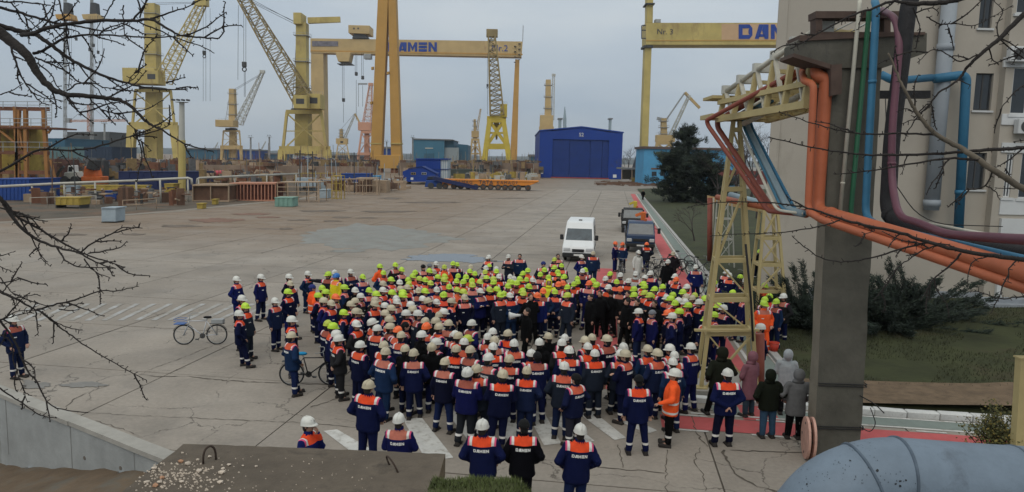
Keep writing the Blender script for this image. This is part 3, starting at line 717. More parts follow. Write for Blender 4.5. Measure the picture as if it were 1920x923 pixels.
slew_crane('portal_crane', 'white jib crane with a folded beak behind the teal shed', 360, leg=(5, 6), ring=(1232, 1258, 268), base=(1228, 1262, 312), low=(.5, 5, 5), col=(1245, 262, 1244, 222, 11, 9), house=(1230, 1264, 254, 266, 0, 22), jib=(1253, 264, 0, 1291, 182, 0, 6, 4), arm=(1284, 174, 1312, 203, 5, 2), ropes=((1284, 174, 1291, 184),), mt=M_sand, jmt=M_pale, r=.4, nseg=8)
o = bpy.data.objects['portal_crane.008']; MB().beam(P(1247, 228, 360), P(1284, 174, 360), .7).beam(P(1284, 174, 360), P(1292, 184, 360), .6).build('stay', M_steel, o)
MB().beam(P(1232, 222, 360), P(1250, 226, 360), 1.4).build('counterweight', M_steel, o)
# gantry crane with the long beam
def gantry_text(parent, x0, x1, y0, y1, Z, word='DAMEN', mt=M_blue):
    per, wd_ = block_word(word); a = P(x0, y1, Z); b = P(x1, y1, Z); c = P(x0, y0, Z); ux = (b - a) / wd_; uz = c - a; 
    for ch, let in zip(word, per):
        m = MB()
        for pl in let: m.add([a + ux * x + uz * z for x, z in pl], [tuple(range(len(pl)))])
        m.build('letter', mt, parent)
def quad_box(m, pts, Z, dep):           # pts = 4 pixels (bl, br, tr, tl)
    f = [P(x, y, Z) for x, y in pts]; k = [p + Vector((0, dep, 0)) for p in f]
    return m.hexa([f[0], f[1], k[1], k[0], f[3], f[2], k[2], k[3]])
Z = 520; b = P(780, 300, Z)
g2 = thing('gantry_crane', 'huge yellow gantry crane with blue lettered beam spanning the middle of the yard', 'gantry crane', (b.x, Z, 0), 0, 'shipyard cranes')
bm_ = quad_box(MB(), [(582, 99), (978, 107), (980, 78), (582, 72)], Z, 9).build('beam', M_sand, g2)
quad_box(MB(), [(582, 96.5), (980, 103.5), (980, 101.0), (582, 94)], Z - .25, .2).build('beam_flange', M_yel2, g2)
quad_box(MB(), [(583, 300), (609, 300), (606, 98), (583, 97)], Z + .5, 12).build('leg', M_sand, g2)
m = quad_box(MB(), [(955, 322), (969, 322), (974, 112), (966, 111)], Z + 1, 5); m.build('leg', M_yel2, g2)
quad_box(MB(), [(940, 330), (984, 330), (982, 316), (942, 316)], Z, 6).build('bogie', M_dark, g2)
quad_box(MB(), [(572, 312), (618, 312), (612, 298), (578, 298)], Z, 14).build('bogie', M_dark, g2)
q_ = quad_box(MB(), [(653, 62), (693, 64), (693, 48), (653, 47)], Z - 3, 14).build('trolley_house', M_sand, g2, bevel=.2)
for x in (662, 670): quad_box(MB(), [(x, 55), (x + 3, 55), (x + 3, 52), (x, 52)], Z - 3.2, .3).build('window', M_dark, q_)
quad_box(MB(), [(660, 72), (690, 72), (684, 62), (664, 62)], Z - 1, 8).build('trolley_frame', M_dark, g2)
quad_box(MB(), [(634, 116), (654, 116), (658, 98), (628, 98)], Z - 4, 10).build('lower_trolley', M_sand, g2, bevel=.3)
quad_box(MB(), [(632, 120), (659, 120), (659, 119), (632, 119)], Z - 4, 10).build('walkway', M_dark, g2)
quad_box(MB(), [(682, 110), (695, 110), (695, 101), (682, 101)], Z - 2, 6).build('cab', M_steel, g2)
m = MB()
for x, y0, y1 in ((642, 120, 184), (645, 120, 184), (644, 192, 230), (666, 100, 136), (669, 100, 136), (678, 100, 142), (681, 100, 142), (668, 150, 226), (672, 156, 200), (680, 160, 200)): m.tube([P(x, y0, Z - 2), P(x, y1, Z - 2)], .13, 4)
m.build('wire_rope', M_rope, g2)
for x, y in ((643.5, 187), (667.5, 138), (679.5, 145)): quad_box(MB(), [(x - 2.5, y + 4), (x + 2.5, y + 4), (x + 2.5, y - 3), (x - 2.5, y - 3)], Z - 3, 2).build('hook_block', M_dark, g2, bevel=.3)
quad_box(MB(), [(671, 158.5), (688, 158.5), (688, 156), (671, 156)], Z - 3, 2).build('spreader', M_steel, g2)
gantry_text(g2, 728, 819, 79.5, 97, Z - .3)
text_on(g2, 'number', 'Nr.2', 6.2, M_blue, P(937, 91, Z - .3), local=False)
quad_box(MB(), [(585, 87), (634, 87), (634, 77.5), (585, 77)], Z - .28, .1).build('faded_nameplate', mat('faded_sign', (.16, .15, .17), .8, .35, .5), g2)
MB().tube([P(980, 78, Z), P(981, 48, Z)], .25, 5).build('mast', M_steel, g2)
m = MB()
for k in range(8): m.box(*[v for v in (P(966 + (k % 2) * 8, 0, Z).x, P(970 + (k % 2) * 8, 0, Z).x, Z - 2, Z, P(970, 118 - k * 5, Z).z, P(970, 117 - k * 5, Z).z)])
m.build('stair', M_dark, g2)
# two leaning legs of the near gantry
Z = 300; b = P(722, 320, Z)
g1 = thing('gantry_crane', 'towering pair of ochre gantry legs meeting beyond the top of the picture', 'gantry crane', (b.x, Z, 0), 0, 'shipyard cranes')
quad_box(MB(), [(694, 300), (715, 300), (730, -60), (711, -60)], Z, 5).build('leg', M_yel2, g1, bevel=.15)
quad_box(MB(), [(733, 300), (752, 300), (740, -60), (726.5, -60)], Z + .4, 5).build('leg', M_yel2, g1, bevel=.15)
quad_box(MB(), [(700, -58), (752, -58), (752, -100), (700, -100)], Z - 2, 9).build('cross_head', M_yel2, g1)
quad_box(MB(), [(695, 309), (752, 309), (752, 291), (695, 291)], Z - .3, 6).build('sill_beam', M_yel2, g1, bevel=.15)
quad_box(MB(), [(694, 270.5), (716, 270.5), (716, 268.5), (694, 268.5)], Z - .2, 5.6).build('flange', M_yel, g1)
quad_box(MB(), [(732, 270.5), (752, 270.5), (752, 268.5), (732, 268.5)], Z - .2, 6).build('flange', M_yel, g1)
for x in (697, 712, 738, 750):
    quad_box(MB(), [(x - 6, 326), (x + 6, 326), (x + 5, 312), (x - 5, 312)], Z, 4).build('bogie', M_rustp, g1, bevel=.15)
quad_box(MB(), [(690, 316), (757, 316), (754, 308), (693, 308)], Z - .6, 5).build('equaliser_beam', M_yel2, g1)
for x, y in ((699, 127), (728, 136), (697, 192)): quad_box(MB(), [(x - 3, y + 4), (x + 1, y + 3), (x + 1, y - 2), (x - 3, y - 1)], Z - .4, 1.5).build('lamp_box', M_yel2, g1)
# gantry crane number three, at the right
Z = 300; b = P(1209, 300, Z)
g3 = thing('gantry_crane', 'yellow gantry crane marked number three with a slim leg, right of the blue hall', 'gantry crane', (b.x, Z, 0), 0, 'shipyard cranes')
quad_box(MB(), [(1211, 84), (1640, 84), (1640, 43), (1211, 43)], Z, 9).build('beam', M_yel, g3)
quad_box(MB(), [(1211, 77), (1640, 77), (1640, 75.5), (1211, 75.5)], Z - .15, .12).build('beam_flange', M_yel2, g3)
quad_box(MB(), [(1353, 75), (1640, 75), (1640, 45), (1353, 45)], Z - .06, .05).build('repaint_panel', mat('salmon_repaint', (.50, .33, .19), .7, .08, .2), g3)
quad_box(MB(), [(1202, 290), (1215, 290), (1222, 86), (1210, 86)], Z + .5, 5).build('leg', M_yel, g3, bevel=.15)
quad_box(MB(), [(1213, 43), (1224, 43), (1226, -50), (1214, -50)], Z + 1, 5).build('mast', M_yel, g3, bevel=.15)
quad_box(MB(), [(1207, 89), (1225, 89), (1225, 85), (1207, 85)], Z - .5, 7).build('landing', M_dark, g3)
quad_box(MB(), [(1211, 8), (1228, 8), (1228, 5.5), (1211, 5.5)], Z - .5, 7).build('landing', M_dark, g3)
quad_box(MB(), [(1229, 42.5), (1239, 42.5), (1239, 36), (1229, 36)], Z + 2, 3).build('control_box', M_steel, g3)
m = MB()
for x, y in ((1204, 48), (1204, 57), (1203, 72)): m.beam(P(x, y, Z), P(1211, y, Z), .4)
m.beam(P(1203, 48, Z), P(1203, 73, Z), .3); m.build('ladder_cage', M_dark, g3)
quad_box(MB(), [(1190, 316), (1228, 316), (1222, 290), (1198, 290)], Z, 7).build('bogie', M_dark, g3)
gantry_text(g3, 1385, 1385 + 45 * 5.3 / 1.6, 46, 73, Z - .2)
text_on(g3, 'number', 'Nr. 3', 3.1, mat('dark_letter', (.06, .06, .07), .8, .1), P(1247, 60, Z - .2), local=False)
# distant tower cranes at left
def tower_crane(x, ytop, ybase, jl, jr, yj, Z, label, mt):
    b = P(x, ybase, Z); t = thing('tower_crane', label, 'crane', (b.x, Z, 0), 0, 'shipyard cranes'); s = Z / F_PX
    p = b.copy(); p.z = 0
    MB().lattice(p, P(x, ytop, Z), 6 * s, 5 * s, 14, .35, .2).build('mast', mt, t)
    MB().lattice(P(jl, yj + 1, Z), P(jr, yj, Z), 3 * s, 3 * s, 16, .3, .18).build('jib', mt, t)
    q = P(jl, yj, Z); MB().box(q.x - 3 * s, q.x + 5 * s, Z - 2, Z + 2, q.z - 4 * s, q.z + 4 * s).build('counterweight', M_steel, t)
    m = MB(); m.tube([P(x, ytop - 1, Z), P(jl + 5, yj, Z)], .1, 4); m.tube([P(x, ytop - 1, Z), P((x + jr) / 2, yj, Z)], .1, 4); m.build('tie_rope', M_rope, t)
    return t
tower_crane(168, 197, 300, 127, 235, 226, 520, 'red and white tower crane with horizontal jib at far left', M_pinkc)
def rope_mast(x, y0, yb, Z, label, ropes, mt):
    b = P(x, yb, Z); t = thing('lattice_mast', label, 'mast', (b.x, Z, 0)); s = Z / F_PX
    p = b.copy(); p.z = 0; MB().lattice(p, P(x, y0, Z), 4 * s, 3 * s, 26, .22, .12).build('mast', M_steel, t)
    quad_box(MB(), [(x - 16, 36), (x + 12, 36), (x + 9, 26), (x - 19, 27)], Z - 3, 6).build('head_platform', mt, t)
    quad_box(MB(), [(x - 4, 27), (x + 8, 27), (x + 6, 5), (x - 3, 5)], Z - 2, 4).build('sheave_head', M_dark, t)
    m = MB()
    for dx, y in ropes: m.tube([P(x + dx, 30, Z - 3), P(x + dx, y, Z - 3)], .08, 4)
    m.build('wire_rope', M_rope, t)
    for dx, y in ropes[::2]: quad_box(MB(), [(x + dx - 1.5, y + 6), (x + dx + 1.5, y + 6), (x + dx + 1.5, y), (x + dx - 1.5, y)], Z - 3.5, 1).build('hook_block', M_dark, t)
rope_mast(172, -30, 300, 380, 'slim lattice mast with yellow head and many hanging ropes, seen through branches', [(-5, 90), (-2, 180), (2, 82), (6, 176), (11, 95), (20, 120)], M_sand)
rope_mast(122, -50, 300, 400, 'slim lattice mast with yellow top at far left, partly hidden by branches', [(8, 190), (12, 160), (20, 70)], M_yel2)
# light masts
def light_mast(x, y0, y1, Z, w_, label, split=None, heads=3):
    b = P(x, y1, Z); t = thing('light_mast', label, 'light mast', (b.x, Z, 0), 0, 'floodlight masts'); s = Z / F_PX
    top = P(x, y0, Z); bot = P(x, y1, Z); bot.z = 0
    if split:
        md = P(x, split, Z); MB().tube([bot, md], [w_ * .75 * s, w_ * .7 * s], 10).build('lower_post', M_yel, t); MB().tube([md, top], [w_ * .6 * s, w_ * .5 * s], 10).build('pole', M_pale, t)
    else: MB().tube([bot, top], [w_ * .5 * s, w_ * .4 * s], 8).build('pole', M_steel, t)
    MB().disc(top, (0, 0, 1), w_ * 1.3 * s, .3 * s * 2, 14).build('platform', M_steel, t)
    for k in range(heads):
        q = top + Vector(((k - (heads - 1) / 2) * w_ * s, -w_ * .5 * s, 2.2 * s)); MB().box(q.x - 1.3 * s * w_ / 9, q.x + 1.3 * s * w_ / 9, q.y - .5, q.y + .5, q.z, q.z + 3 * s * w_ / 9).build('floodlight', M_dark, t)
light_mast(341, 192, 345, 120, 9, 'grey floodlight mast with a yellow lower post by the left railing', 263, 4)
light_mast(470, 258, 300, 480, 4, 'left of two distant floodlight masts left of the big crane', None, 2)
light_mast(505, 257, 300, 480, 4, 'right of two distant floodlight masts beside the big crane', None, 2)
light_mast(774, 258, 306, 320, 3.5, 'thin light mast at the left end of the teal warehouse', None, 2)
light_mast(725, 266, 300, 460, 3, 'small light mast seen between the two ochre legs', None, 2)
light_mast(196, 232, 300, 420, 4, 'distant floodlight mast above the dark ship block', None, 3)

for x, yb, h, jx, sc_, lb in ((488, 300, 34, 10, 1, 'tiny pale far crane between the two distant floodlight masts'), (548, 300, 30, -9, 1, 'tiny pale far crane just left of the large harbour crane legs'), (1258 - 38, 305, 32, 9, 1, 'tiny pale far crane left of the white jib crane'), (962, 306, 36, -8, 1, 'tiny far crane right of the bright yellow crane legs'), (400, 298, 30, 8, 1, 'tiny pale far crane left of the smaller harbour crane')):
    slew_crane('far_crane', lb, 900, leg=(1.4, 1.2, 1.0), ring=(x - 3, x + 3, yb - h * .45), base=(x - 5, x + 5, yb), low=(.6, 1, 1), house=(x - 4, x + 4, yb - h * .55, yb - h * .45, 0, 5), jib=(x + 1, yb - h * .5, 0, x + jx, yb - h, 0, 2, 1), mt=M_pale, r=.35, nseg=6)
# ================================================================== BUILDINGS AND YARD THINGS
M_s2 = mat('royal_blue_cladding', (.003, .036, .235), .6, .10, .15, rust=.15, rustcol=(.006, .045, .2), rscale=.2, streak=1)
M_s2d = mat('blue_door_panel', (.003, .026, .155), .6, .12, .3)
M_teal = mat('teal_cladding', (.045, .15, .23), .65, .12, .15, rust=.25, rustcol=(.09, .16, .2), rscale=.2, streak=1)
M_teald = mat('dark_teal_cladding', (.03, .10, .16), .65, .12, .15)
M_ltblue = mat('light_blue_cladding', (.07, .27, .46), .6, .12, .3, rust=.25, rustcol=(.1, .2, .28), rscale=.5, streak=1)
M_roof = mat('grey_roof', (.16, .165, .17), .8, .15, .4)
M_glass = mat('window_glass', (.02, .025, .03), .08, .2, 1, spec=.6)
M_signw = mat('white_sign', (.62, .62, .60), .6, .06, 2)
M_cont = mat('container_blue', (.012, .05, .22), .6, .14, .5, rust=.3, rscale=.6)
M_navyh = mat('ship_navy', (.010, .018, .075), .55, .12, .3, rust=.15)
M_oran = mat('orange_primer', (.55, .13, .03), .7, .2, .6, rust=.2)
M_yrust = mat('scuffed_yellow', (.36, .26, .055), .8, .25, .6, rust=.6, rustcol=(.17, .10, .045), rscale=.5)
M_rustb = mat('brown_rust', (.125, .07, .045), .9, .35, .5)
M_tan = mat('tan_steel', (.34, .25, .17), .8, .25, .6, rust=.4)
M_gbox = mat('green_box', (.17, .30, .25), .7, .2, 1, rust=.3)
M_grbl = mat('grey_blue_paint', (.30, .36, .40), .7, .15, 1)
def ribs(m, x0, x1, y, z0, z1, n, d=.06):
    for k in range(n): x = x0 + (x1 - x0) * (k + .5) / n; w_ = (x1 - x0) / n * .28; m.box(x - w_, x + w_, y - d, y + .02, z0, z1)
# the blue S2 hall
gl, gr_ = G(1012, 336), G(1165, 334)
Y0 = (gl.y + gr_.y) / 2; s = Y0 / F_PX
X0, X1 = P(1011, 300, Y0).x, P(1166, 300, Y0).x; H = P(1088, 247, Y0).z; HP = P(1088, 239, Y0).z; XM = (X0 + X1) / 2
D0, D1, DH = P(1035.5, 300, Y0).x, P(1141, 300, Y0).x, P(1088, 262, Y0).z
hall = thing('shipyard_hall', 'royal blue steel hall numbered on its front with tall closed sliding doors', 'hall', (XM, Y0, 0))
m = MB()
m.box(X0, D0, Y0, Y0 + 60, 0, H); m.box(D1, X1, Y0, Y0 + 60, 0, H)
m.prism([(D0, DH), (D1, DH), (D1, H), (XM, HP), (D0, H)], 1, Y0, Y0 + 60); m.build('wall', M_s2, hall)
m = MB(); n = 40
for k in range(n):
    x = X0 + (X1 - X0) * (k + .5) / n; zt = H - .3
    if D0 < x < D1: m.box(x - .05, x + .05, Y0 - .06, Y0 + .01, DH + .4, zt)
    else: m.box(x - .05, x + .05, Y0 - .06, Y0 + .01, .4, zt)
m.build('cladding_ribs', M_s2, hall)
MB().box(X0, X1, Y0 + 59.5, Y0 + 59.9, 0, H - .1).build('rear_wall', M_s2d, hall)
MB().prism([(X0 - .3, H - .2), (XM, HP + .0), (X1 + .3, H - .2), (X1 + .3, H + .25), (XM, HP + .45), (X0 - .3, H + .25)], 1, Y0 - .35, Y0 + 60.3).build('roof_edge', M_s2, hall)
for k in range(4):
    cs = [1035.5, 1067.5, 1106.5, 1129, 1141]; a = D0 + (D1 - D0) * (cs[k] - 1035.5) / 105.5; b = D0 + (D1 - D0) * (cs[k + 1] - 1035.5) / 105.5
    d = MB().box(a + .06, b - .06, Y0 + .5 + .15 * (k % 2), Y0 + .7 + .15 * (k % 2), .1, DH - .05).build('sliding_door', M_s2d, hall)
    m = MB()
    for j in range(1, 4): zz = DH * j / 4; m.box(a + .1, b - .1, Y0 + .44 + .15 * (k % 2), Y0 + .52 + .15 * (k % 2), zz - .06, zz + .06)
    m.build('door_rail', M_s2d, d)
MB().box(D0 - .4, D1 + .4, Y0 - .2, Y0 + .4, 0, .35).build('red_threshold', mat('red_paint', (.32, .05, .035), .8, .2, .5), hall)
text_on(hall, 'hall_number', 'S2', 1.9, M_signw, (0, -.15, P(1089, 253, Y0).z), off=.015)
for x, y in ((1015, 323), (1152.5, 330.5)): quad_box(MB(), [(x - 3.2, y + 3), (x + 3.4, y + 3), (x + 3.4, y - 3), (x - 3.2, y - 3)], Y0 - .1, .08).build('notice_board', M_signw, hall)
# teal shed at right, low canopy, skip
Z = 215
sh = thing('teal_shed', 'teal blue metal shed with a flat dark roof beside the pine', 'shed', (P(1290, 330, Z).x, Z, 0))
x0, x1 = P(1207, 300, Z).x, P(1385, 300, Z).x; h = P(1207, 279, Z).z
m = MB().box(x0, x1, Z, Z + 14, 0, h); m.build('wall', M_ltblue, sh)
m = MB(); ribs(m, x0, x1, Z, .2, h - .2, 30, .05); m.build('cladding_ribs', M_ltblue, sh)
MB().box(x0 - .5, x1 + .5, Z - .6, Z + 14.5, h, h + .7).build('roof', mat('brown_roof', (.10, .07, .06), .8, .2), sh)
for x in (1222, 1238): quad_box(MB(), [(x, 330), (x + 9, 330), (x + 9, 322), (x, 322)], Z - .12, .1).build('window', M_glass, sh)
quad_box(MB(), [(1221, 318), (1240, 318), (1240, 315), (1221, 315)], Z - .15, .2).build('timber_fascia', M_rustb, sh)
Z = 235; cn = thing('open_canopy', 'low open canopy with grey roof between the blue hall and teal shed', 'canopy', (P(1183, 330, Z).x, Z, 0))
quad_box(MB(), [(1164, 317.5), (1203, 319), (1203, 315.5), (1164, 314)], Z, 10).build('roof', M_roof, cn)
for x in (1166, 1185, 1201): quad_box(MB(), [(x - .6, 336), (x + .6, 336), (x + .6, 317), (x - .6, 317)], Z + .2, .4).build('post', M_tan, cn)
quad_box(MB(), [(1166, 336), (1201, 336), (1201, 318), (1166, 318)], Z + 9, .3).build('back_wall', mat('olive_boards', (.10, .085, .06), .9, .3), cn)
sk = thing('skip', 'yellow open skip standing in front of the canopy', 'skip', G(1192, 342))
Z = G(1192, 342).y; quad_box(MB(), [(1187, 342), (1197, 342), (1200, 334), (1185, 334)], Z, 2.5).build('body', M_yrust, sk); quad_box(MB(), [(1184.5, 334.8), (1200.5, 334.8), (1200.5, 333.6), (1184.5, 333.6)], Z - .15, 2.8).build('rim', M_yrust, sk)
rb = thing('rubble_heap', 'long low heap of timber and scrap on the yard before the canopy', 'heap', G(1170, 348))
m = MB(); rr = random.Random(3)
for k in range(70):
    x = rr.uniform(1112, 1225); p = G(x, 345 + rr.uniform(-3, 4)); a = rr.uniform(-.3, .3); l_ = rr.uniform(1.5, 5); d = Vector((cos(a), sin(a), 0)) * l_; m.beam(p + Vector((0, 0, rr.uniform(.05, .5))), p + d + Vector((0, 0, rr.uniform(.05, .5))), rr.uniform(.12, .3))
o = m.build('scrap', M_rustb, rb, kind='stuff')
# teal warehouse far, blue cabins
Z = 420; wh = thing('warehouse', 'large teal warehouse with a dark roof in the background', 'warehouse', (P(820, 300, Z).x, Z, 0))
a, b, c = P(776, 262, Z), P(836, 262, Z), P(876, 272, Z + 40)
quad_box(MB(), [(775, 308), (833, 308), (833, 262), (775, 261)], Z, 40).build('wall', M_teal, wh)
quad_box(MB(), [(833.2, 308), (860, 308), (860, 277), (833.2, 277)], Z + 2, 36).build('wall', mat('pale_cladding', (.25, .29, .31), .7, .1), wh)
quad_box(MB(), [(833.2, 277), (852, 277), (850, 263.5), (833.2, 262.5)], Z + 3, 36).build('upper_wall', M_teald, wh)
quad_box(MB(), [(860.2, 308), (877, 308), (877, 272), (858, 270)], Z + 6, 30).build('wall', M_teald, wh)
quad_box(MB(), [(774, 262), (852, 263.5), (848, 261.5), (776, 259.6)], Z - .5, 41).build('roof', M_roof, wh)
quad_box(MB(), [(797, 279), (812, 279), (812, 277.2), (797, 277)], Z - .3, .2).build('sign', M_pale, wh)
quad_box(MB(), [(795, 300), (814, 300), (814, 288), (795, 288)], Z - .3, .2).build('shutter_door', M_teald, wh)
Z = 185
cb = thing('site_cabin', 'two storey royal blue container cabin with a pale blue end', 'cabin', (P(810, 335, Z).x, Z, 0))
quad_box(MB(), [(780, 336), (826, 336), (826, 299), (780, 299)], Z, 8).build('wall', M_s2, cb)
quad_box(MB(), [(826.1, 336), (840, 335), (840, 299.5), (826.1, 299.2)], Z + .2, 7.5).build('end_wall', M_grbl, cb)
quad_box(MB(), [(779, 299.2), (841, 299.4), (841, 297.5), (779, 297.2)], Z - .3, 8.5).build('roof', M_s2, cb)
quad_box(MB(), [(779, 318), (841, 318), (841, 317), (779, 317)], Z - .1, 8.2).build('floor_seam', M_s2d, cb)
m = MB()
for k in range(14): x = 781 + 44 * k / 13; quad_box(m, [(x, 335), (x + .8, 335), (x + .8, 300), (x, 300)], Z - .07, .08)
m.build('cladding_ribs', M_s2, cb)
m = MB()
for x in (829, 833, 837): quad_box(m, [(x - .4, 335), (x + .4, 335), (x + .4, 300), (x - .4, 300)], Z + .1, .15)
m.build('door_bars', M_signw, cb)
Z = 176
c2 = thing('site_cabin', 'small gabled royal blue cabin with two yellow framed windows', 'cabin', (P(790, 340, Z).x, Z, 0))
f = [P(x, y, Z) for x, y in ((755, 341), (817, 341), (817, 326), (792, 313.5), (766, 317), (755, 322))]
m = MB(); n = len(f); m.add(f + [p + Vector((0, 6, 0)) for p in f], [tuple(range(n)), tuple(range(n, 2 * n))[::-1]] + [(i, n + i, n + (i + 1) % n, (i + 1) % n) for i in range(n)]); m.build('wall', M_s2, c2)
m = MB(); 
for (xa, ya), (xb, yb) in (((819, 326.5), (791, 312.6)), ((791, 312.6), (764.5, 316.5))):
    quad_box(m, [(xa, ya), (xb, yb), (xb, yb - 1.0), (xa, ya - 1.0)], Z - .3, 6.6)
m.build('roof', M_s2d, c2)
for x in (770.5, 790.5):
    w_ = quad_box(MB(), [(x, 328), (x + 9, 328), (x + 9, 323.5), (x, 323.5)], Z - .08, .1).build('window', M_yrust if x < 780 else M_pale, c2)
    for k in (0, 1): quad_box(MB(), [(x + .7 + k * 4.2, 327.4), (x + 4 + k * 4.2, 327.4), (x + 4 + k * 4.2, 324.1), (x + .7 + k * 4.2, 324.1)], Z - .12, .05).build('pane', M_glass, w_)
quad_box(MB(), [(770, 337.5), (775, 337.5), (775, 333), (770, 333)], Z - .06, .06).build('notice_board', M_signw, c2)
# orange heavy trailer with its blue tractor
G0 = G(905, 356); Z = G0.y - 1
tr = thing('flatbed_trailer', 'long orange heavy flatbed trailer on many wheels in mid yard', 'trailer', (G0.x, Z, 0))
M_tro = mat('trailer_orange', (.62, .22, .03), .6, .15, .3, rust=.3, rustcol=(.3, .11, .03), rscale=.5)
quad_box(MB(), [(829, 348), (992, 348.5), (1009, 341.5), (829, 336.5)], Z, 3.2).build('deck', M_tro, tr, bevel=.05)
quad_box(MB(), [(828, 338), (1010, 341.5), (1010, 339.2), (828, 335.6)], Z - .15, 3.5).build('deck_edge', M_tro, tr)
quad_box(MB(), [(852, 351.5), (985, 352), (985, 348), (852, 347.6)], Z + .4, 2.4).build('chassis', M_dark, tr)
for x in (835, 851, 864, 878, 892, 906, 920, 934, 947, 958, 972, 990):
    for dy in (.15, 2.6):
        c = P(x, 352, Z + dy); r = .62; c.z = r
        wl = MB().disc(c, (0, 1, 0), r, .5, 18).build('wheel', M_boot if False else M_dark, tr, bevel=.05)
        MB().disc(c - Vector((0, .28, 0)), (0, 1, 0), r * .5, .05, 12).build('rim', M_rustb, wl)
text_on(tr, 'lettering', 'KAMAG', .95, mat('dark_letter', (.06, .06, .07)), P(869, 342, Z - .2), local=False, spacing=1.25)
text_on(tr, 'lettering', 'TATA', 1.2, MATS['dark_letter'], P(911, 342.4, Z - .2), local=False, off=.01)
text_on(tr, 'lettering', 'KAMAG7', .95, MATS['dark_letter'], P(951, 343.2, Z - .2), local=False, spacing=1.25)
tc_ = thing('tow_tractor', 'dark blue low tow tractor with slanted drawbar coupled to the orange trailer', 'tractor', (P(815, 352, Z).x, Z, 0))
quad_box(MB(), [(796, 351), (830, 351), (830, 339), (799, 338)], Z, 2.8).build('body', M_cont, tc_, bevel=.1)
quad_box(MB(), [(799, 338), (816, 337), (814, 330.5), (801, 331)], Z + .3, 2.2).build('cab', M_navyh, tc_, bevel=.1)
quad_box(MB(), [(802, 336.5), (813, 336.2), (812, 332.5), (803, 332.8)], Z + .25, .08).build('window', M_glass, tc_)
for x in (808, 824):
    for dy in (.1, 2.4): c = P(x, 352, Z + dy); c.z = .65; MB().disc(c, (0, 1, 0), .65, .5, 18).build('wheel', M_dark, tc_, bevel=.05)
MB().beam(P(812, 334, Z - .6), P(896, 353, Z - .6), .55, .8).build('drawbar', M_navyh, tc_)
# ---- left part of the yard
def frame_post(m, x, y0, y1, Z, w_=.10): a = P(x, y1, Z); a.z = 0; m.tube([a, P(x, y0, Z)], w_, 6)
def crate(name, cat, label, x0, x1, y0, y1, mt, dep=3, group=None, nrib=8, lid=True, rib_mt=None, foot=0):
    g = G((x0 + x1) / 2, y1); Z = g.y; t = thing(name, label, cat, (g.x, Z, 0), 0, group)
    quad_box(MB(), [(x0, y1 - foot), (x1, y1 - foot), (x1, y0), (x0, y0)], Z, dep).build('body', mt, t, bevel=.03)
    if nrib:
        m = MB()
        for k in range(nrib): x = x0 + (x1 - x0) * (k + .5) / nrib; quad_box(m, [(x - .3 * (x1 - x0) / nrib, y1 - .6 - foot), (x + .3 * (x1 - x0) / nrib, y1 - .6 - foot), (x + .3 * (x1 - x0) / nrib, y0 + .6), (x - .3 * (x1 - x0) / nrib, y0 + .6)], Z - .06, .07)
        m.build('ribs', rib_mt or mt, t)
    if lid: quad_box(MB(), [(x0 - .6, y0 + 1.2), (x1 + .6, y0 + 1.2), (x1 + .6, y0 - .6), (x0 - .6, y0 - .6)], Z - .1, dep + .2).build('top_rail', mt, t)
    if foot:
        for x in (x0 + 1, x1 - 1): quad_box(MB(), [(x - 1, y1), (x + 1, y1), (x + 1, y1 - foot), (x - 1, y1 - foot)], Z + .1, dep - .2).build('foot', M_dark, t)
    return t
crate('container', 'container', 'blue metal container at the left edge with a rusty top rail', -30, 56, 336, 376, M_cont, 6, nrib=12)
crate('container', 'container', 'dark slate blue container block behind the orange machine', 158, 210, 276, 330, mat('slate_blue', (.028, .045, .075), .6, .12, .3), 12, nrib=9)
crate('hall', 'hall', 'long grey teal shed behind the yellow structure at left', 58, 160, 276, 322, mat('grey_teal', (.10, .17, .18), .7, .12, .2), 20, nrib=14)
crate('warehouse', 'warehouse', 'blue warehouse with tan roof peeking behind the yellow structure', 52, 122, 260, 312, M_teald, 30, nrib=8)
crate('ship_block', 'ship block', 'dark grey ship hull block standing high at left', 126, 205, 248, 300, mat('primer_grey', (.075, .08, .08), .8, .2, .1), 25, nrib=5)
crate('container', 'container', 'light blue container in front of the pale crane', 211, 253, 308, 323, M_ltblue, 5, nrib=8)
crate('container', 'container', 'orange container next to the light blue one', 254, 276, 306, 325, mat('ochre_container', (.42, .17, .03), .7, .15), 5, nrib=5)
crate('barge_hull', 'hull', 'long navy blue hull section lying behind the railing', 222, 378, 322, 356, M_navyh, 5, nrib=6)
crate('container', 'container', 'navy blue container behind scaffolding left of the ochre legs', 640, 692, 326, 352, M_cont, 4, nrib=9)
crate('container', 'container', 'small light blue box container left of the ochre legs', 696, 710, 330, 350, M_ltblue, 3, nrib=3)
crate('barrier', 'barrier', 'low pale blue truss barrier beneath the ochre legs', 710, 752, 336, 350, M_grbl, 1.5, nrib=10)
crate('cabinet', 'cabinet', 'pale grey steel cabinet standing alone on the left pavement', 190, 217, 390, 418, M_grbl, 1.6, nrib=0, foot=2)
crate('toolbox', 'box', 'green steel box in front of the scaffolding', 515, 549, 371, 388, M_gbox, 2.2, nrib=4)
crate('toolbox', 'box', 'grey steel box right of the green one', 598, 615, 356, 372, M_grbl, 1.8, nrib=0)
crate('stillage', 'stillage', 'yellow steel stillage beneath the left railing', 104, 150, 371, 391, M_yrust, 2.0, nrib=4, foot=6)
crate('notice_stand', 'sign stand', 'blue and yellow notice stand behind the grey cabinet', 197, 218, 358, 378, M_cont, .6, nrib=0, foot=4)
crate('stillage', 'stillage', 'yellow steel frame box near the light mast', 308, 326, 345, 361, M_yrust, 2, nrib=3)
crate('control_panel', 'panel', 'pale grey panel box at the foot of the light mast', 331, 344, 340, 354, M_grbl, 1, nrib=0, foot=3)
crate('bollard_box', 'box', 'small yellow block on the pavement before the brown crates', 369, 380, 382, 392, M_yrust, 1, nrib=0)
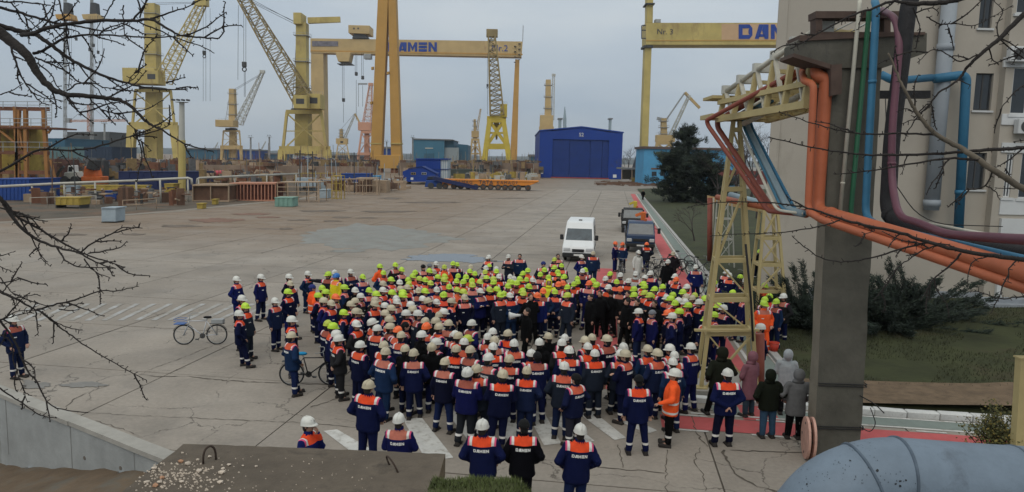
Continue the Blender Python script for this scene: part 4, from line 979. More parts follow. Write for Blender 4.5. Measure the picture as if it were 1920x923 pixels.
crate('bollard_box', 'box', 'small tilted yellow block left of the brown crates', 397, 405, 374, 384, M_yrust, .8, nrib=0)
crate('shelf_rack', 'rack', 'grey notice rack behind the yellow stillage', 123, 146, 349, 368, M_grbl, .6, nrib=0, foot=3)
crate('dark_skip', 'skip', 'long dark olive container between the blue cabin and the yellow crane', 842, 904, 318, 338, mat('dark_olive', (.055, .065, .055), .8, .2, .4), 6, nrib=8)
# big brown crates
def rib_crate(label, x0, x1, y0, y1, mt, mr_, n, dep):
    g = G((x0 + x1) / 2, y1); Z = g.y; t = thing('steel_crate', label, 'crate', (g.x, Z, 0), 0, 'brown steel crates')
    quad_box(MB(), [(x0, y1), (x1, y1), (x1, y0 + 1), (x0, y0 + 1)], Z + .4, dep).build('panel', mt, t)
    quad_box(MB(), [(x0 - 1, y0 + 2), (x1 + 1, y0 + 2), (x1 + 1, y0 - 1), (x0 - 1, y0 - 1)], Z - .05, dep + .6).build('top_frame', mr_, t)
    quad_box(MB(), [(x0 - 1, y1 + .5), (x1 + 1, y1 + .5), (x1 + 1, y1 - 2), (x0 - 1, y1 - 2)], Z - .05, dep + .6).build('bottom_frame', mr_, t)
    for k in range(n + 1): x = x0 + (x1 - x0) * k / n; quad_box(MB(), [(x - .7, y1 - 2), (x + .7, y1 - 2), (x + .7, y0 + 2), (x - .7, y0 + 2)], Z, .35).build('rib', mr_, t)
rib_crate('dark brown plated steel crate, left one of the brown crate row', 361, 428, 347, 378, M_rustb, M_tan, 2, 3.5)
rib_crate('open red brown crate with many upright tan ribs', 431, 516, 344, 377, mat('red_brown_inside', (.11, .04, .028), .9, .3), mat('salmon_ribs', (.42, .20, .13), .8, .2), 13, 3.5)
# railings
def railing(label, pts, Zf, posts, mt, rails=1, r=.07, cat='railing', h2=None):
    a = P(*pts[0], Zf[0]); t = thing('railing', label, cat, (a.x, a.y, 0))
    q = [P(x, y, z) for (x, y), z in zip(pts, Zf)]
    for k in range(rails): MB().tube([p - Vector((0, 0, k * .55)) for p in q], r, 8).build('rail', mt, t, smooth=True)
    for x, y0, y1, z in posts:
        b = P(x, y0, z); c = b.copy(); c.z = 0; MB().tube([c, b], r * .7, 6).build('post', mt, t, smooth=True)
    return t
M_rail = mat('pale_rail', (.40, .38, .33), .7, .2, .5, rust=.3)
railing('long pale pipe railing on thin posts along the left yard', [(-20, 351), (60, 347), (120, 344), (255, 339), (352, 334), (359, 336), (360, 346)], [86, 86, 87, 90, 93, 93, 93], [(x, y, z) for x, y, z in ()] or [(60, 347, 0, 86), (120, 344, 0, 87), (178, 342, 0, 88), (255, 339, 0, 90), (300, 337, 0, 91), (352, 335, 0, 93)], M_rail, 1, .16)
railing('second pale pipe railing running above the brown crates', [(369, 347), (370, 336), (374, 334), (440, 331), (560, 326)], [100, 100, 100, 106, 120], [(372, 335, 0, 100), (440, 331, 0, 106), (500, 329, 0, 112), (555, 326.5, 0, 119)], M_rail, 1, .15)
m_ = [(55, 374, 0), (90, 372, 0)]
railing('low tan railing of posts and bars before the brown crates', [(230, 376), (255, 375), (293, 372)], [78, 79, 81], [(230, 376, 0, 78), (255, 375, 0, 79), (293, 372, 0, 81)], M_tan, 2, .05)
railing('thin pale railing with slim posts below the left pipe', [(56, 371), (120, 369), (180, 367)], [80, 81, 82], [(x, y, 0, z) for x, y, z in ((56, 371, 80), (88, 370, 80.5), (120, 369, 81), (150, 368, 81.5), (180, 367, 82))], M_rail, 1, .035)
# scaffold / pallet racks right of the crates
def scaffold(label, x0, x1, y0, y1, n, rows, mt, dep=4, yr=None):
    g = G((x0 + x1) / 2, y1); Z = g.y; t = thing('scaffold_frame', label, 'scaffold', (g.x, Z, 0), 0, 'scaffold frames beside the yard')
    for k in range(n + 1):
        x = x0 + (x1 - x0) * k / n; m = MB()
        for dy in (0, dep): a = P(x, y1, Z + dy); a.z = 0; b = P(x, y0, Z); b.y += dy; a.x = b.x; m.tube([a, b], .07, 6)
        m.build('upright', mt, t)
    for j in range(rows):
        y = y0 + (y1 - 2 - y0) * j / max(rows - 1, 1); quad_box(MB(), [(x0, y + .6), (x1, y + .6), (x1, y - .6), (x0, y - .6)], Z - .05, dep + .1 if j == 0 else .12).build('rail', mt, t)
    return t
scaffold('tan scaffold frame with wooden shelves behind the green box', 520, 598, 342, 379, 4, 5, M_tan)
scaffold('yellow painted guard frame right of the tan scaffold', 622, 640, 330, 374, 2, 4, M_yrust, 2)
scaffold('tall thin scaffold frame before the navy container', 690 - 22, 706, 334, 363, 2, 3, M_tan, 3)
scaffold('wide low scaffold rail in front of the navy container', 596, 708, 336, 366, 4, 2, M_tan, 1.5)
scaffold('yellow handrail frame on the dock edge', 552, 638, 325, 345, 7, 3, M_yrust, 1)
for x, y0 in ((562, 282), (586, 284), (664, 286)):
    g = G(x, 372); Z = g.y * 1.15; p = P(x, y0, Z); b = p.copy(); b.z = 0
    t = thing('cable_pole', 'dark cable pole with a cross piece rising from the scaffold, %s' % {562: 'leftmost of three', 586: 'middle of three', 664: 'rightmost of three'}[x], 'pole', b); MB().tube([b, p], .09, 6).build('post', M_dark, t); MB().beam(p - Vector((.8, 0, .6)), p + Vector((.8, 0, -.6)), .15).build('cross_piece', M_dark, t)
# yellow steel structure at far left
Z = 118; st_ = thing('work_platform', 'tall rusty yellow work platform structure with railings at the left edge', 'platform', (P(45, 340, Z).x, Z, 0))
def zx(x, y, dy=0): return P(x, y, Z + dy)
quad_box(MB(), [(-60, 320), (56, 320), (56, 242), (-60, 242)], Z + 3, 4).build('panel', M_yrust, st_)
M_or = mat('orange_rust_frame', (.30, .14, .045), .8, .25, .5, rust=.3)
for x, y0, dx in ((-5, 205, 4), (29, 200, 6), (48, 205, 2), (82, 206, 8), (35, 206, -4)):
    b = zx(x + dx, 345); b.z = 0; MB().beam(b, zx(x, y0), .55, .55).build('column', M_or, st_)
for y in (203, 238, 285, 322): MB().beam(zx(-60, y), zx(92, y + 2), .45, .6).build('floor_beam', M_rustp if y != 238 else M_or, st_)
MB().box(zx(-60, 0).x, zx(97, 0).x, Z - .5, Z + 5, zx(0, 240).z, zx(0, 240).z + .25).build('deck', M_rustp, st_)
for y0, y1, n in ((190, 203, 6), (222, 238, 7), (266, 285, 6)):
    m = MB()
    for k in range(n + 1): x = -40 + 137 * k / n; m.tube([zx(x, y1, -.6), zx(x, y0, -.6)], .05, 5)
    for j in (0, .5): m.tube([zx(-60, y0 + (y1 - y0) * j, -.6), zx(97, y0 + (y1 - y0) * j + 1, -.6)], .05, 5)
    m.build('guard_rail', M_steel, st_)
m = MB()
for k in range(9): m.beam(zx(86, 236 - k * 5, -.8), zx(97, 236 - k * 5, -.8), .07)
m.tube([zx(86, 240, -.8), zx(86, 192, -.8)], .05, 5); m.tube([zx(97, 240, -.8), zx(97, 190, -.8)], .05, 5); m.build('ladder', M_steel, st_)
for a, b in (((30, 205), (50, 320)), ((95, 300), (105, 340)), ((97, 240), (90, 250)), ((0, 245), (50, 285))): MB().beam(zx(*a), zx(*b), .3).build('brace', M_or, st_)
# machines and cars of the left yard
ex = G(165, 352); Z = 128
t = thing('excavator', 'orange red tracked machine with a raised black bucket in the left yard', 'machine', (P(168, 345, Z).x, Z, 0))
quad_box(MB(), [(150, 340), (185, 340), (183, 331), (152, 331)], Z, 3).build('undercarriage', M_oran, t, bevel=.1); quad_box(MB(), [(155, 331), (178, 331), (174, 314), (158, 312)], Z + .3, 2.5).build('body', M_oran, t, bevel=.1)
quad_box(MB(), [(160, 316), (176, 320), (179, 300), (166, 300)], Z - .3, 2).build('bucket', M_dark, t, bevel=.1); quad_box(MB(), [(178, 346), (190, 346), (190, 331), (180, 331)], Z - .2, 2.4).build('track_guard', M_oran, t, bevel=.1)
t = thing('loader', 'white and black wheeled loader next to the orange machine', 'machine', (P(130, 345, Z).x, Z, 0))
quad_box(MB(), [(118, 336), (145, 336), (140, 322), (120, 324)], Z + 1, 2.5).build('body', M_pale, t, bevel=.1); quad_box(MB(), [(126, 324), (137, 324), (136, 310), (127, 311)], Z + 1.4, 1.8).build('cab', M_signw, t, bevel=.1); quad_box(MB(), [(128, 322), (135, 322), (134.5, 313), (128.5, 313)], Z + 1.3, .1).build('window', M_glass, t)
for x in (122, 141): c = P(x, 338, Z + 1); MB().disc(c, (0, 1, 0), .75, .6, 16).build('wheel', M_dark, t, bevel=.05)
MB().beam(P(112, 320, Z + .5), P(104, 336, Z + .5), .35).beam(P(120, 312, Z + .5), P(112, 320, Z + .5), .35).build('boom', M_dark, t)
t = thing('rubber_boat', 'pinkish red upturned boat shape on a trailer behind the railing', 'boat', (P(410, 330, 150).x, 150, 0))
m = MB(); a, b = P(390, 326, 150), P(421, 324, 150); m.cap(a + Vector((.8, 0, 0)), .7, b - Vector((.5, 0, 0)), .55, 10); m.build('hull', mat('pink_red', (.45, .07, .09), .6, .1), t, smooth=True)
MB().box(a.x, b.x, 149.4, 150.8, a.z - 1.6, a.z - .9).build('trailer_frame', M_dark, t); MB().box(a.x + .2, a.x + .6, 149.6, 150.4, 0, a.z - 1.5).build('stand', M_dark, t); MB().box(b.x - .6, b.x - .2, 149.6, 150.4, 0, a.z - 1.5).build('stand', M_dark, t)
crate('plate_stack', 'plates', 'pale stack of tilted steel plates left of the pink boat', 366, 402, 316, 328, M_pale, 5, nrib=0)
# low yellow beams lying behind the railing
for k, (x0, x1, y0, y1) in enumerate(((70, 110, 350, 365), (112, 150, 352, 362), (150, 230, 348, 358), (235, 275, 348, 359))):
    crate('steel_beam', 'beam', ['yellow steel beam lying below the platform, leftmost of four', 'yellow steel beam, second of four from the platform', 'longest yellow steel beam behind the grey cabinet', 'short yellow steel beam left of the light mast'][k], x0, x1, y0, y1, M_yrust, 1.5, 'yellow beams lying on the ground', 3)
# car park behind: coloured cars on the quay under the big crane
cars = [(566, 300, (.03, .06, .22)), (588, 300, (.02, .05, .16)), (602, 302, (.03, .06, .2)), (548, 304, (.05, .06, .07)), (620, 303, (.35, .35, .35)), (636, 304, (.04, .05, .06))]
M_car = mat('car_paint', (.1, .1, .1), .3, .03, 1, obj=True, spec=.6)
def car(px, py, Z, col, label, group, rz=0):
    b = P(px, py, Z); b.z = max(b.z, 0)
    t = thing('parked_car', label, 'car', b, rz, group)
    prof = [(-2.1, .3), (-2.15, .75), (-1.2, .9), (-.6, 1.42), (.9, 1.45), (1.7, .95), (2.1, .85), (2.1, .3)]
    o = MB().prism(prof, 1, -.85, .85).build('body', M_car, t, local=True, bevel=.06); o.color = (*col, 1)
    for y in (-.86, .86): MB().prism([(-1.05, .92), (-.55, 1.34), (.85, 1.36), (1.45, .96)], 1, y - .01, y + .01).build('side_window', M_glass, t, local=True)
    for x in (-1.35, 1.3):
        for y in (-.8, .8): MB().disc((x, y, .32), (0, 1, 0), .32, .2, 14).build('wheel', M_dark, t, local=True)
    return t
for k, (x, y, c) in enumerate(cars): car(x, y, 300, c, 'small %s parked car under the big crane, %s from the left' % (['blue', 'dark blue', 'blue', 'grey', 'pale grey', 'dark grey'][k], ['second', 'third', 'fourth', 'first', 'fifth', 'sixth'][k]), 'cars below the big crane')
car(1372, 346, 120, (.02, .025, .03), 'dark parked car on the drive seen through the lattice tower', None)
car(1392, 344, 124, (.45, .46, .47), 'silver parked car half hidden by the lattice tower', None)
# red boundary wall behind the lawn
t = thing('boundary_wall', 'low dark red wall behind the lawn between pine and tower', 'wall', (P(1400, 340, 135).x, 135, 0))
quad_box(MB(), [(1330, 345), (1450, 347), (1450, 322), (1330, 318)], 135, .4).build('wall', mat('dark_red_plaster', (.16, .045, .04), .85, .2, .4), t)
# dock edge: concrete quay walls and clutter band
q = thing('dock_wall', 'long stained tan dock wall running behind the scaffold frames', 'wall', (P(560, 320, 190).x, 190, 0))
quad_box(MB(), [(345, 338), (700, 338), (700, 313), (345, 309)], 190, 3).build('wall', mat('stained_dock_wall', (.21, .155, .115), .9, .3, .15, rust=.5, rscale=.2), q)
q2 = thing('dock_wall', 'low stained dock wall right of the blue cabins', 'wall', (P(920, 320, 260).x, 260, 0))
quad_box(MB(), [(750, 330), (1010, 330), (1010, 306), (750, 305)], 260, 3).build('wall', MATS['stained_dock_wall'], q2)
def clutter(name, x0, x1, y0, y1, Z0, Z1, n, cols, seed, hmax, sc=1.0, pole=.3):
    rr = random.Random(seed); ms = [MB() for _ in cols]
    for k in range(n):
        Z = rr.uniform(Z0, Z1); x = rr.uniform(x0, x1); y = rr.uniform(y0, y1); p = P(x, y, Z); zt = max(p.z, .5)
        w_, h, d = rr.uniform(.4, 3.2) * sc, rr.uniform(.3, hmax) * sc, rr.uniform(.5, 3) * sc; m = ms[k % len(ms)]
        if rr.random() < .35:
            a = rr.uniform(-1, 1); m.beam(Vector((p.x, Z, max(0, zt - h))), Vector((p.x + a * h, Z + rr.uniform(-1, 1), zt + h * .3)), rr.uniform(.08, .25))
        else:
            a = rr.uniform(0, pi); u = Vector((cos(a), sin(a), 0)) * w_ / 2; zz = min(zt, h) if rr.random() < .6 else zt; m.beam(Vector((p.x, Z, zt - zz / 2)) - u, Vector((p.x, Z, zt - zz / 2)) + u, d, zz)
            if rr.random() < pole: m.beam(Vector((p.x, Z, 0)), Vector((p.x + rr.uniform(-.5, .5), Z, zt + rr.uniform(.5, 5))), .09)
    for m, c in zip(ms, cols):
        o = m.build(name, c); o['kind'] = 'stuff'
clutter('dock_clutter', 345, 705, 299, 322, 190, 290, 1500, [M_rustb, M_tan, mat('clutter_grey', (.12, .12, .12), .8, .3), mat('scrub_red', (.10, .05, .04), .9, .3), M_rustp, M_dark, mat('dull_ochre', (.22, .15, .07), .9, .3)], 4, 2.5)
clutter('dock_clutter', 750, 1012, 300, 318, 255, 330, 800, [M_rustb, M_tan, MATS['clutter_grey'], M_dark, MATS['dull_ochre']], 5, 2.5)
clutter('dock_clutter', 0, 360, 296, 326, 135, 260, 900, [M_rustb, MATS['clutter_grey'], M_rustp, M_dark, MATS['dull_ochre'], MATS['scrub_red']], 6, 2, .7, .06)
clutter('yard_clutter', 40, 350, 350, 376, 84, 100, 150, [M_rustb, M_tan, MATS['clutter_grey'], M_dark, M_rustp], 8, .5, .35, .02)
clutter('dock_clutter', 380, 530, 318, 345, 115, 185, 300, [M_rustb, M_tan, MATS['clutter_grey'], M_rustp, MATS['dull_ochre']], 11, 1.2, .6, .1)
clutter('yard_clutter', 560, 760, 332, 350, 130, 185, 260, [M_rustb, M_tan, M_grbl], 9, 1.5)
clutter('yard_clutter', 850, 1005, 322, 338, 195, 250, 220, [M_yrust, M_tan, MATS['clutter_grey'], M_pale], 10, 1.8)
# far blue warehouses and skyline
def far_block(label, x0, x1, y0, y1, Z, mt, dep=30):
    t = thing('far_warehouse', label, 'warehouse', (P((x0 + x1) / 2, y1, Z).x, Z, 0)); f = P(x0, y1, Z); g = P(x1, y0, Z)
    MB().box(f.x, g.x, Z, Z + dep, 0, g.z).build('wall', mt, t); MB().box(f.x - 1, g.x + 1, Z - 1, Z + dep + 1, g.z, g.z + 1.2).build('roof', M_roof, t)
far_block('long far blue warehouse between the pale crane and the smaller crane', 345, 410, 281, 300, 600, M_teald)
far_block('far blue warehouse behind the smaller distant crane', 405, 482, 283, 300, 640, M_cont)
far_block('low far dark warehouse left of the big crane', 482, 530, 290, 300, 660, M_teald)
far_block('far low dark warehouse right of the big crane', 612, 672, 294, 304, 640, mat('far_grey', (.09, .10, .11), .8, .2))
far_block('small far blue roofed building between the ochre legs', 712, 738, 279, 300, 480, M_cont)
far_block('far pale teal building at the left side of the blue hall', 994, 1012, 294, 312, 420, M_teal)
far_block('pair block far behind the hall roof, left tower', 1046, 1053, 224, 300, 700, mat('silo_blue', (.25, .32, .36), .8, .1), 10)
far_block('grey silo tower far behind the hall roof at right', 1141, 1147, 224, 300, 700, MATS['silo_blue'], 10)
t = thing('chimney', 'slim pointed grey spire far behind the blue hall roof', 'chimney', (P(1059, 300, 700).x, 700, 0)); b = P(1059, 300, 700); b.z = 0
MB().tube([b, P(1059, 222, 700), P(1059, 200, 700)], [2.0, 1.6, .3], 10).build('spire', MATS['silo_blue'], t)
# low hills and a distant treeline
m = MB(); n = 120
for k in range(n + 1):
    x = -3000 + 6000 * k / n; h = 14 + 9 * noise.noise(Vector((k * .21, 0, 0))) + 4 * noise.noise(Vector((k * .9, 3, 0)))
    m.v += [Vector((x, 2300, -5)), Vector((x, 2300, h)), Vector((x, 2500, h + 6)), Vector((x, 2700, -5))]
for k in range(n):
    for j in range(3): a = k * 4 + j; m.f.append((a, a + 4, a + 5, a + 1))
o = m.build('hills', mat('far_land', (.10, .115, .115), .95, .2, .01), smooth=True); o['kind'] = 'structure'
# ================================================================== RIGHT SIDE: BUILDING, PILLAR, TRESTLE, PIPES
M_plast = mat('beige_plaster', (.37, .335, .285), .9, .08, .35, bump=.15, bscale=30, rust=.35, rustcol=(.29, .265, .22), rscale=.35, streak=1)
M_whitew = mat('white_plaster', (.52, .53, .53), .85, .08, .6, rust=.3, rustcol=(.40, .40, .39), rscale=.5, streak=1)
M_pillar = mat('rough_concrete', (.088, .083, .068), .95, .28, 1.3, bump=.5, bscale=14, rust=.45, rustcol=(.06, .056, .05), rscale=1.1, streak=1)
M_pillar_lit = mat('pillar_lit_side', (.17, .15, .115), .95, .18, 1.5, bump=.4)  # same pillar concrete, open-sky light on the left face painted in as lighter colour
M_op = mat('orange_pipe_paint', (.35, .095, .04), .6, .12, 2.0, rust=.3, rustcol=(.40, .12, .06), rscale=1.2, bump=.1)
M_rp = mat('red_pipe_paint', (.20, .052, .034), .6, .16, 2.0, rust=.4, rustcol=(.22, .06, .04))
M_bp = mat('blue_pipe_paint', (.03, .135, .235), .6, .12, 2.0, rust=.2, rustcol=(.04, .18, .3))
M_lbp = mat('pale_blue_pipe_paint', (.19, .25, .28), .6, .14, 1.5, rust=.35, rustcol=(.16, .26, .3))
M_blk = mat('black_lagging', (.016, .015, .016), .75, .3, 6, bump=.6)
M_pur = mat('purple_pipe_paint', (.105, .038, .055), .5, .15, 2, rust=.3, rustcol=(.11, .04, .05))
M_wp = mat('cream_pipe_paint', (.44, .42, .35), .6, .14, 3, rust=.3)
M_gp = mat('green_pipe_paint', (.012, .085, .04), .6, .15, 2)
M_tres = mat('cream_trestle_paint', (.39, .315, .15), .65, .14, 1.2, rust=.35, rustcol=(.27, .18, .08), rscale=1.5, streak=1)
M_tdark = mat('rusty_channel', (.075, .05, .04), .9, .3, 2)
Z = 33.0
bd = thing('office_building', 'beige plastered building with dark windows filling the right edge of the picture', 'building', (20, Z, .3))
def BP(x, y, dz=0): return P(x, y, Z + dz)
xl = BP(1455, 100).x; zt = 17.0
def wall_with_holes(m, x0, x1, z0, z1, y, th, holes):
    xs = sorted({x0, x1} | {v for h in holes for v in h[:2]}); zs = sorted({z0, z1} | {v for h in holes for v in h[2:]})
    for i in range(len(xs) - 1):
        for j in range(len(zs) - 1):
            cx, cz = (xs[i] + xs[i + 1]) / 2, (zs[j] + zs[j + 1]) / 2
            if any(h[0] < cx < h[1] and h[2] < cz < h[3] for h in holes): continue
            m.add([(xs[i], y, zs[j]), (xs[i + 1], y, zs[j]), (xs[i + 1], y, zs[j + 1]), (xs[i], y, zs[j + 1])], [(0, 1, 2, 3)])
    for h in holes:
        a, b, c, d = h
        m.add([(a, y, c), (b, y, c), (b, y, d), (a, y, d), (a, y + th, c), (b, y + th, c), (b, y + th, d), (a, y + th, d)], [(0, 4, 5, 1), (1, 5, 6, 2), (2, 6, 7, 3), (3, 7, 4, 0)])
wins = [(1834, 1867, -30, 53), (1824, 1864, 138, 207), (1811, 1851, 287, 355)]
holes = []
for x0, x1, y0, y1 in wins:
    a, b = BP(x0, y1), BP(x1, y0); holes.append((a.x, b.x, a.z, b.z))
xr = 34.0; bayx = bx_ = BP(1884, 200).x + .15
m = MB(); wall_with_holes(m, xl, bayx, -.2, zt, Z, .22, holes)
m.add([(xl, Z, -.2), (xl, Z, zt), (xl + 5.0, Z + 11, zt), (xl + 5.0, Z + 11, -.2)], [(0, 1, 2, 3)])
m.add([(xl, Z, zt), (xr, Z, zt), (xr, Z + 11, zt), (xl + 5, Z + 11, zt)], [(0, 1, 2, 3)]); m.add([(xr, Z, -.2), (xr, Z + 11, -.2), (xr, Z + 11, zt), (xr, Z, zt)], [(0, 1, 2, 3)])
m.add([(xl + 5, Z + 11, -.2), (xr, Z + 11, -.2), (xr, Z + 11, zt), (xl + 5, Z + 11, zt)], [(0, 1, 2, 3)])
m.build('wall', M_plast, bd)
MB().box(xl - .02, xl + .38, Z - .07, Z + .02, -.2, zt - .05).build('corner_pilaster', M_plast, bd)
def window(h, y, parent, wh=True, n=2):
    a, b, c, d = h; fr = MB(); t = .06
    fr.box(a, b, y, y + .06, c, c + t).box(a, b, y, y + .06, d - t, d).box(a, a + t, y, y + .06, c + t, d - t).box(b - t, b, y, y + .06, c + t, d - t)
    for k in range(1, n): x = a + (b - a) * k / n; fr.box(x - .03, x + .03, y, y + .06, c + t, d - t)
    o = fr.build('window', M_dark if not wh else M_whitew, parent)
    for k in range(n): x0 = a + (b - a) * k / n; x1 = a + (b - a) * (k + 1) / n; MB().box(x0 + .04, x1 - .04, y + .02, y + .04, c + t * .7, d - t * .7).build('pane', M_glass, o)
    return o
for h in holes:
    window(h, Z + .12, bd, False); MB().box(h[0] - .08, h[1] + .08, Z - .09, Z + .12, h[2] - .09, h[2] - .004).build('sill', M_whitew, bd)
    MB().box(h[0] + .02, h[1] - .02, Z + .21, Z + .22, h[2], h[3]).build('dark_backing', mat('room_dark', (.03, .03, .032), .9), bd)  # dark sheet behind the panes, shade of the room put in as colour
# projecting bay
ZB = 32.6
bh = []
for x0, x1, y0, y1 in ((1893, 1990, 128, 214), (1880, 1902, 288, 370), (1908, 1990, 288, 372), (1905, 1990, -60, 25)):
    a, b = P(x0, y1, ZB), P(x1, y0, ZB); bh.append((a.x, b.x, a.z, b.z))
bx0 = P(1877, 220, ZB).x
m = MB(); wall_with_holes(m, bx0, xr, P(1900, 560, ZB).z, zt - .4, ZB, .2, bh); m.add([(bx0, ZB, -.2), (bx0, ZB, zt - .4), (bx0, Z, zt - .4), (bx0, Z, -.2)], [(0, 1, 2, 3)]); m.build('bay_wall', M_plast, bd)
for h in bh:
    window(h, ZB + .06, bd, True, 2 if h[1] - h[0] < 1.2 else 3); MB().box(h[0] - .12, h[1] + .1, ZB - .10, ZB + .0, h[2] - .13, h[2] - .01).build('sill', M_whitew, bd)
    MB().box(h[0], h[1], ZB + .19, ZB + .20, h[2], h[3]).build('dark_backing', MATS['room_dark'], bd)  # same dark sheet in place of the unlit room
for y0, y1, x0 in ((216, 234, 1876), (110, 126, 1880), (374, 402, 1872), (270, 286, 1876)):
    a, b = P(x0, y1, ZB), P(1990, y0, ZB); MB().box(a.x, xr, ZB - .06, ZB + .02, a.z, b.z).build('white_band', M_whitew, bd)
a, b = P(1868, 470, ZB), P(1990, 412, ZB); MB().box(a.x, xr, ZB - .16, ZB - .005, a.z, b.z).build('balcony_panel', M_whitew, bd)
a, b = P(1860, 590, ZB), P(1868, 470, ZB); MB().box(a.x, b.x + .35, ZB - .15, ZB, -.2, b.z).build('bay_pier', M_whitew, bd)
for x, y in ((1917, 238), (1903, 104)):
    a = P(x, y, ZB); q = MB().box(a.x - .45, a.x + .45, ZB - .42, ZB - .08, a.z - .33, a.z + .33).build('air_conditioner', M_whitew, bd, bevel=.03); MB().disc((a.x - .1, ZB - .43, a.z), (0, 1, 0), .25, .03, 18).build('fan_grille', M_dark, q)
# stair with scrap at the base, wall ducts, plinth
MB().box(BP(1640, 0).x - 2, bx0, Z - .35, Z - .005, -.2, BP(1720, 545).z).build('plinth', mat('grey_plinth', (.22, .24, .26), .9, .15), bd)
sb_ = thing('entrance_steps', 'pale concrete steps beside the building entrance at the right edge', 'steps', (P(1890, 590, 29).x, 29, .3))
for k in range(4): MB().box(P(1896, 590, 29).x, P(1990, 590, 29).x, 29.6 + k * .4, 31.3, .2 + .17 * k, .37 + .17 * k).build('step', MATS['grey_plinth'], sb_)
def pipe(name, label, pts, r, mt, group=None, collars=(), d=.35, seg=14, cat='pipe', parts=()):
    q = [P(*p) if len(p) == 3 and not isinstance(p, Vector) else p for p in pts]
    b = q[0]; t = thing(name, label, cat, (b.x, b.y, min(v.z for v in q)), 0, group)
    sp_ = smooth_path(q, d, 6); MB().tube(sp_, r, seg).build('tube', mt, t, smooth=True)
    for k, (i, f) in enumerate(collars):
        a = q[i].lerp(q[i + 1], f); dv = (q[i + 1] - q[i]).normalized() * r * .45; MB().tube([a - dv, a + dv], r * 1.13, seg).build('collar', mt, t, smooth=True)
    return t
ZW = 32.6
pipe('wall_duct', 'wide pale blue grey duct running down the beige building wall', [(1786, -60, ZW), (1746, 394, ZW)], .32, mat('pale_duct', (.25, .275, .30), .7, .1, .5), collars=((0, .32), (0, .97)))
pipe('wall_pipe', 'bright blue pipe with a top elbow down the building wall', [(1752, 148, ZW - .3), (1812, 140, ZW - .3), (1797, 432, ZW - .3)], .2, M_bp, collars=((1, .75),))
pipe('wall_pipe', 'short blue pipe crossing behind the black pipe', [(1652, 140, 30), (1676, 152, 30), (1746, 146, 32.2)], .16, M_bp)
pipe('wall_cable', 'thin black cable drooping along the building wall', [(1660, 180, 30), (1664, 300, 30), (1668, 330, 30), (1730, 420, 31), (1880, 425, 31.2)], .02, M_blk, d=1.5, cat='cable')
# ---- concrete pillar
Zf = 15.45
c0 = P(1534, 700, Zf); c1 = P(1617, 700, Zf); xa, xb = P(1540, 600, Zf).x, P(1634, 500, Zf).x
pl = thing('concrete_pillar', 'tall rough grey concrete pillar with a wide hammer head carrying coloured pipes', 'pillar', ((xa + xb) / 2, Zf + .25, 0))
def pz(x, y): return P(x, y, Zf)
# shaft corner lines follow the measured edges
b0, b1 = P(1527.5, 838, Zf), P(1613, 838, Zf); t0_, t1_ = P(1561, 125, Zf), P(1653, 125, Zf)
b0 = b0 + (b0 - t0_) * (b0.z / (t0_.z - b0.z)); b1 = b1 + (b1 - t1_) * (b1.z / (t1_.z - b1.z)); b0.z = b1.z = 0
dp = Vector((.02, .46, 0))
m = MB(); n = 18; lv = []
for i in range(n + 1):
    f = i / n; a, b = b0.lerp(t0_, f), b1.lerp(t1_, f); j = lambda: Vector((R.uniform(-.012, .012), R.uniform(-.008, .008), 0))
    lv.append([a + j(), b + j(), b + dp + j(), a + dp + j()])
for i in range(n):
    o = len(m.v); m.v += lv[i] + lv[i + 1]; m.f += [(o, o + 1, o + 5, o + 4), (o + 1, o + 2, o + 6, o + 5), (o + 2, o + 3, o + 7, o + 6), (o + 3, o, o + 4, o + 7)]
left = MB(); left.v = list(m.v); left.f = [q for k, q in enumerate(m.f) if k % 4 == 3]; m.f = [q for k, q in enumerate(m.f) if k % 4 != 3]; m.build('shaft', M_pillar, pl); left.build('shaft_side', M_pillar_lit, pl)
hd = [pz(*q) for q in ((1488, 84), (1487, 104), (1561, 128), (1654, 128), (1706, 110), (1734, 100), (1735, 63), (1500, 70))]
for p in hd: p.y = Zf - .06
m = MB(); k_ = len(hd); m.add(hd + [p + Vector((0, .58, 0)) for p in hd], [tuple(range(k_)), tuple(range(k_, 2 * k_))[::-1]] + [(i, k_ + i, k_ + (i + 1) % k_, (i + 1) % k_) for i in range(k_)]); m.build('hammer_head', M_pillar, pl)
quad_box(MB(), [(1487, 107), (1562, 131), (1563, 122), (1488, 100)], Zf - .16, .75).build('head_edge', M_tdark, pl)
quad_box(MB(), [(1558, 180), (1578, 176), (1579, 120), (1559, 122)], Zf - .2, .24).build('bracket', M_tdark, pl)
quad_box(MB(), [(1500, 77), (1735, 65), (1735, 60), (1500, 66)], Zf - .12, .7).build('bearing_strip', M_tdark, pl)
for z_ in (1.6, .62):
    y = P(1570, 0, Zf); 
    for dz in (0, .05): MB().tube(smooth_path([b0 + Vector((-.02, .5, z_ + dz)), b0 + Vector((-.03, -.03, z_ + dz + .01)), b1 + Vector((.03, -.03, z_ + dz)), b1 + Vector((.03, .5, z_ + dz))], .05), .012, 6).build('binding_wire', M_blk, pl)
pipe('loose_cable', 'loose black cable looping off the right side of the pillar', [(1612, 742, 15.4), (1640, 757, 15.3), (1658, 775, 15.2)], .012, M_blk, d=.3, cat='cable'); pipe('loose_cable', 'loose black cable curling near the foot of the pillar', [(1612, 800, 15.4), (1632, 812, 15.3), (1643, 795, 15.3), (1632, 765, 15.3)], .01, M_blk, d=.3, cat='cable')
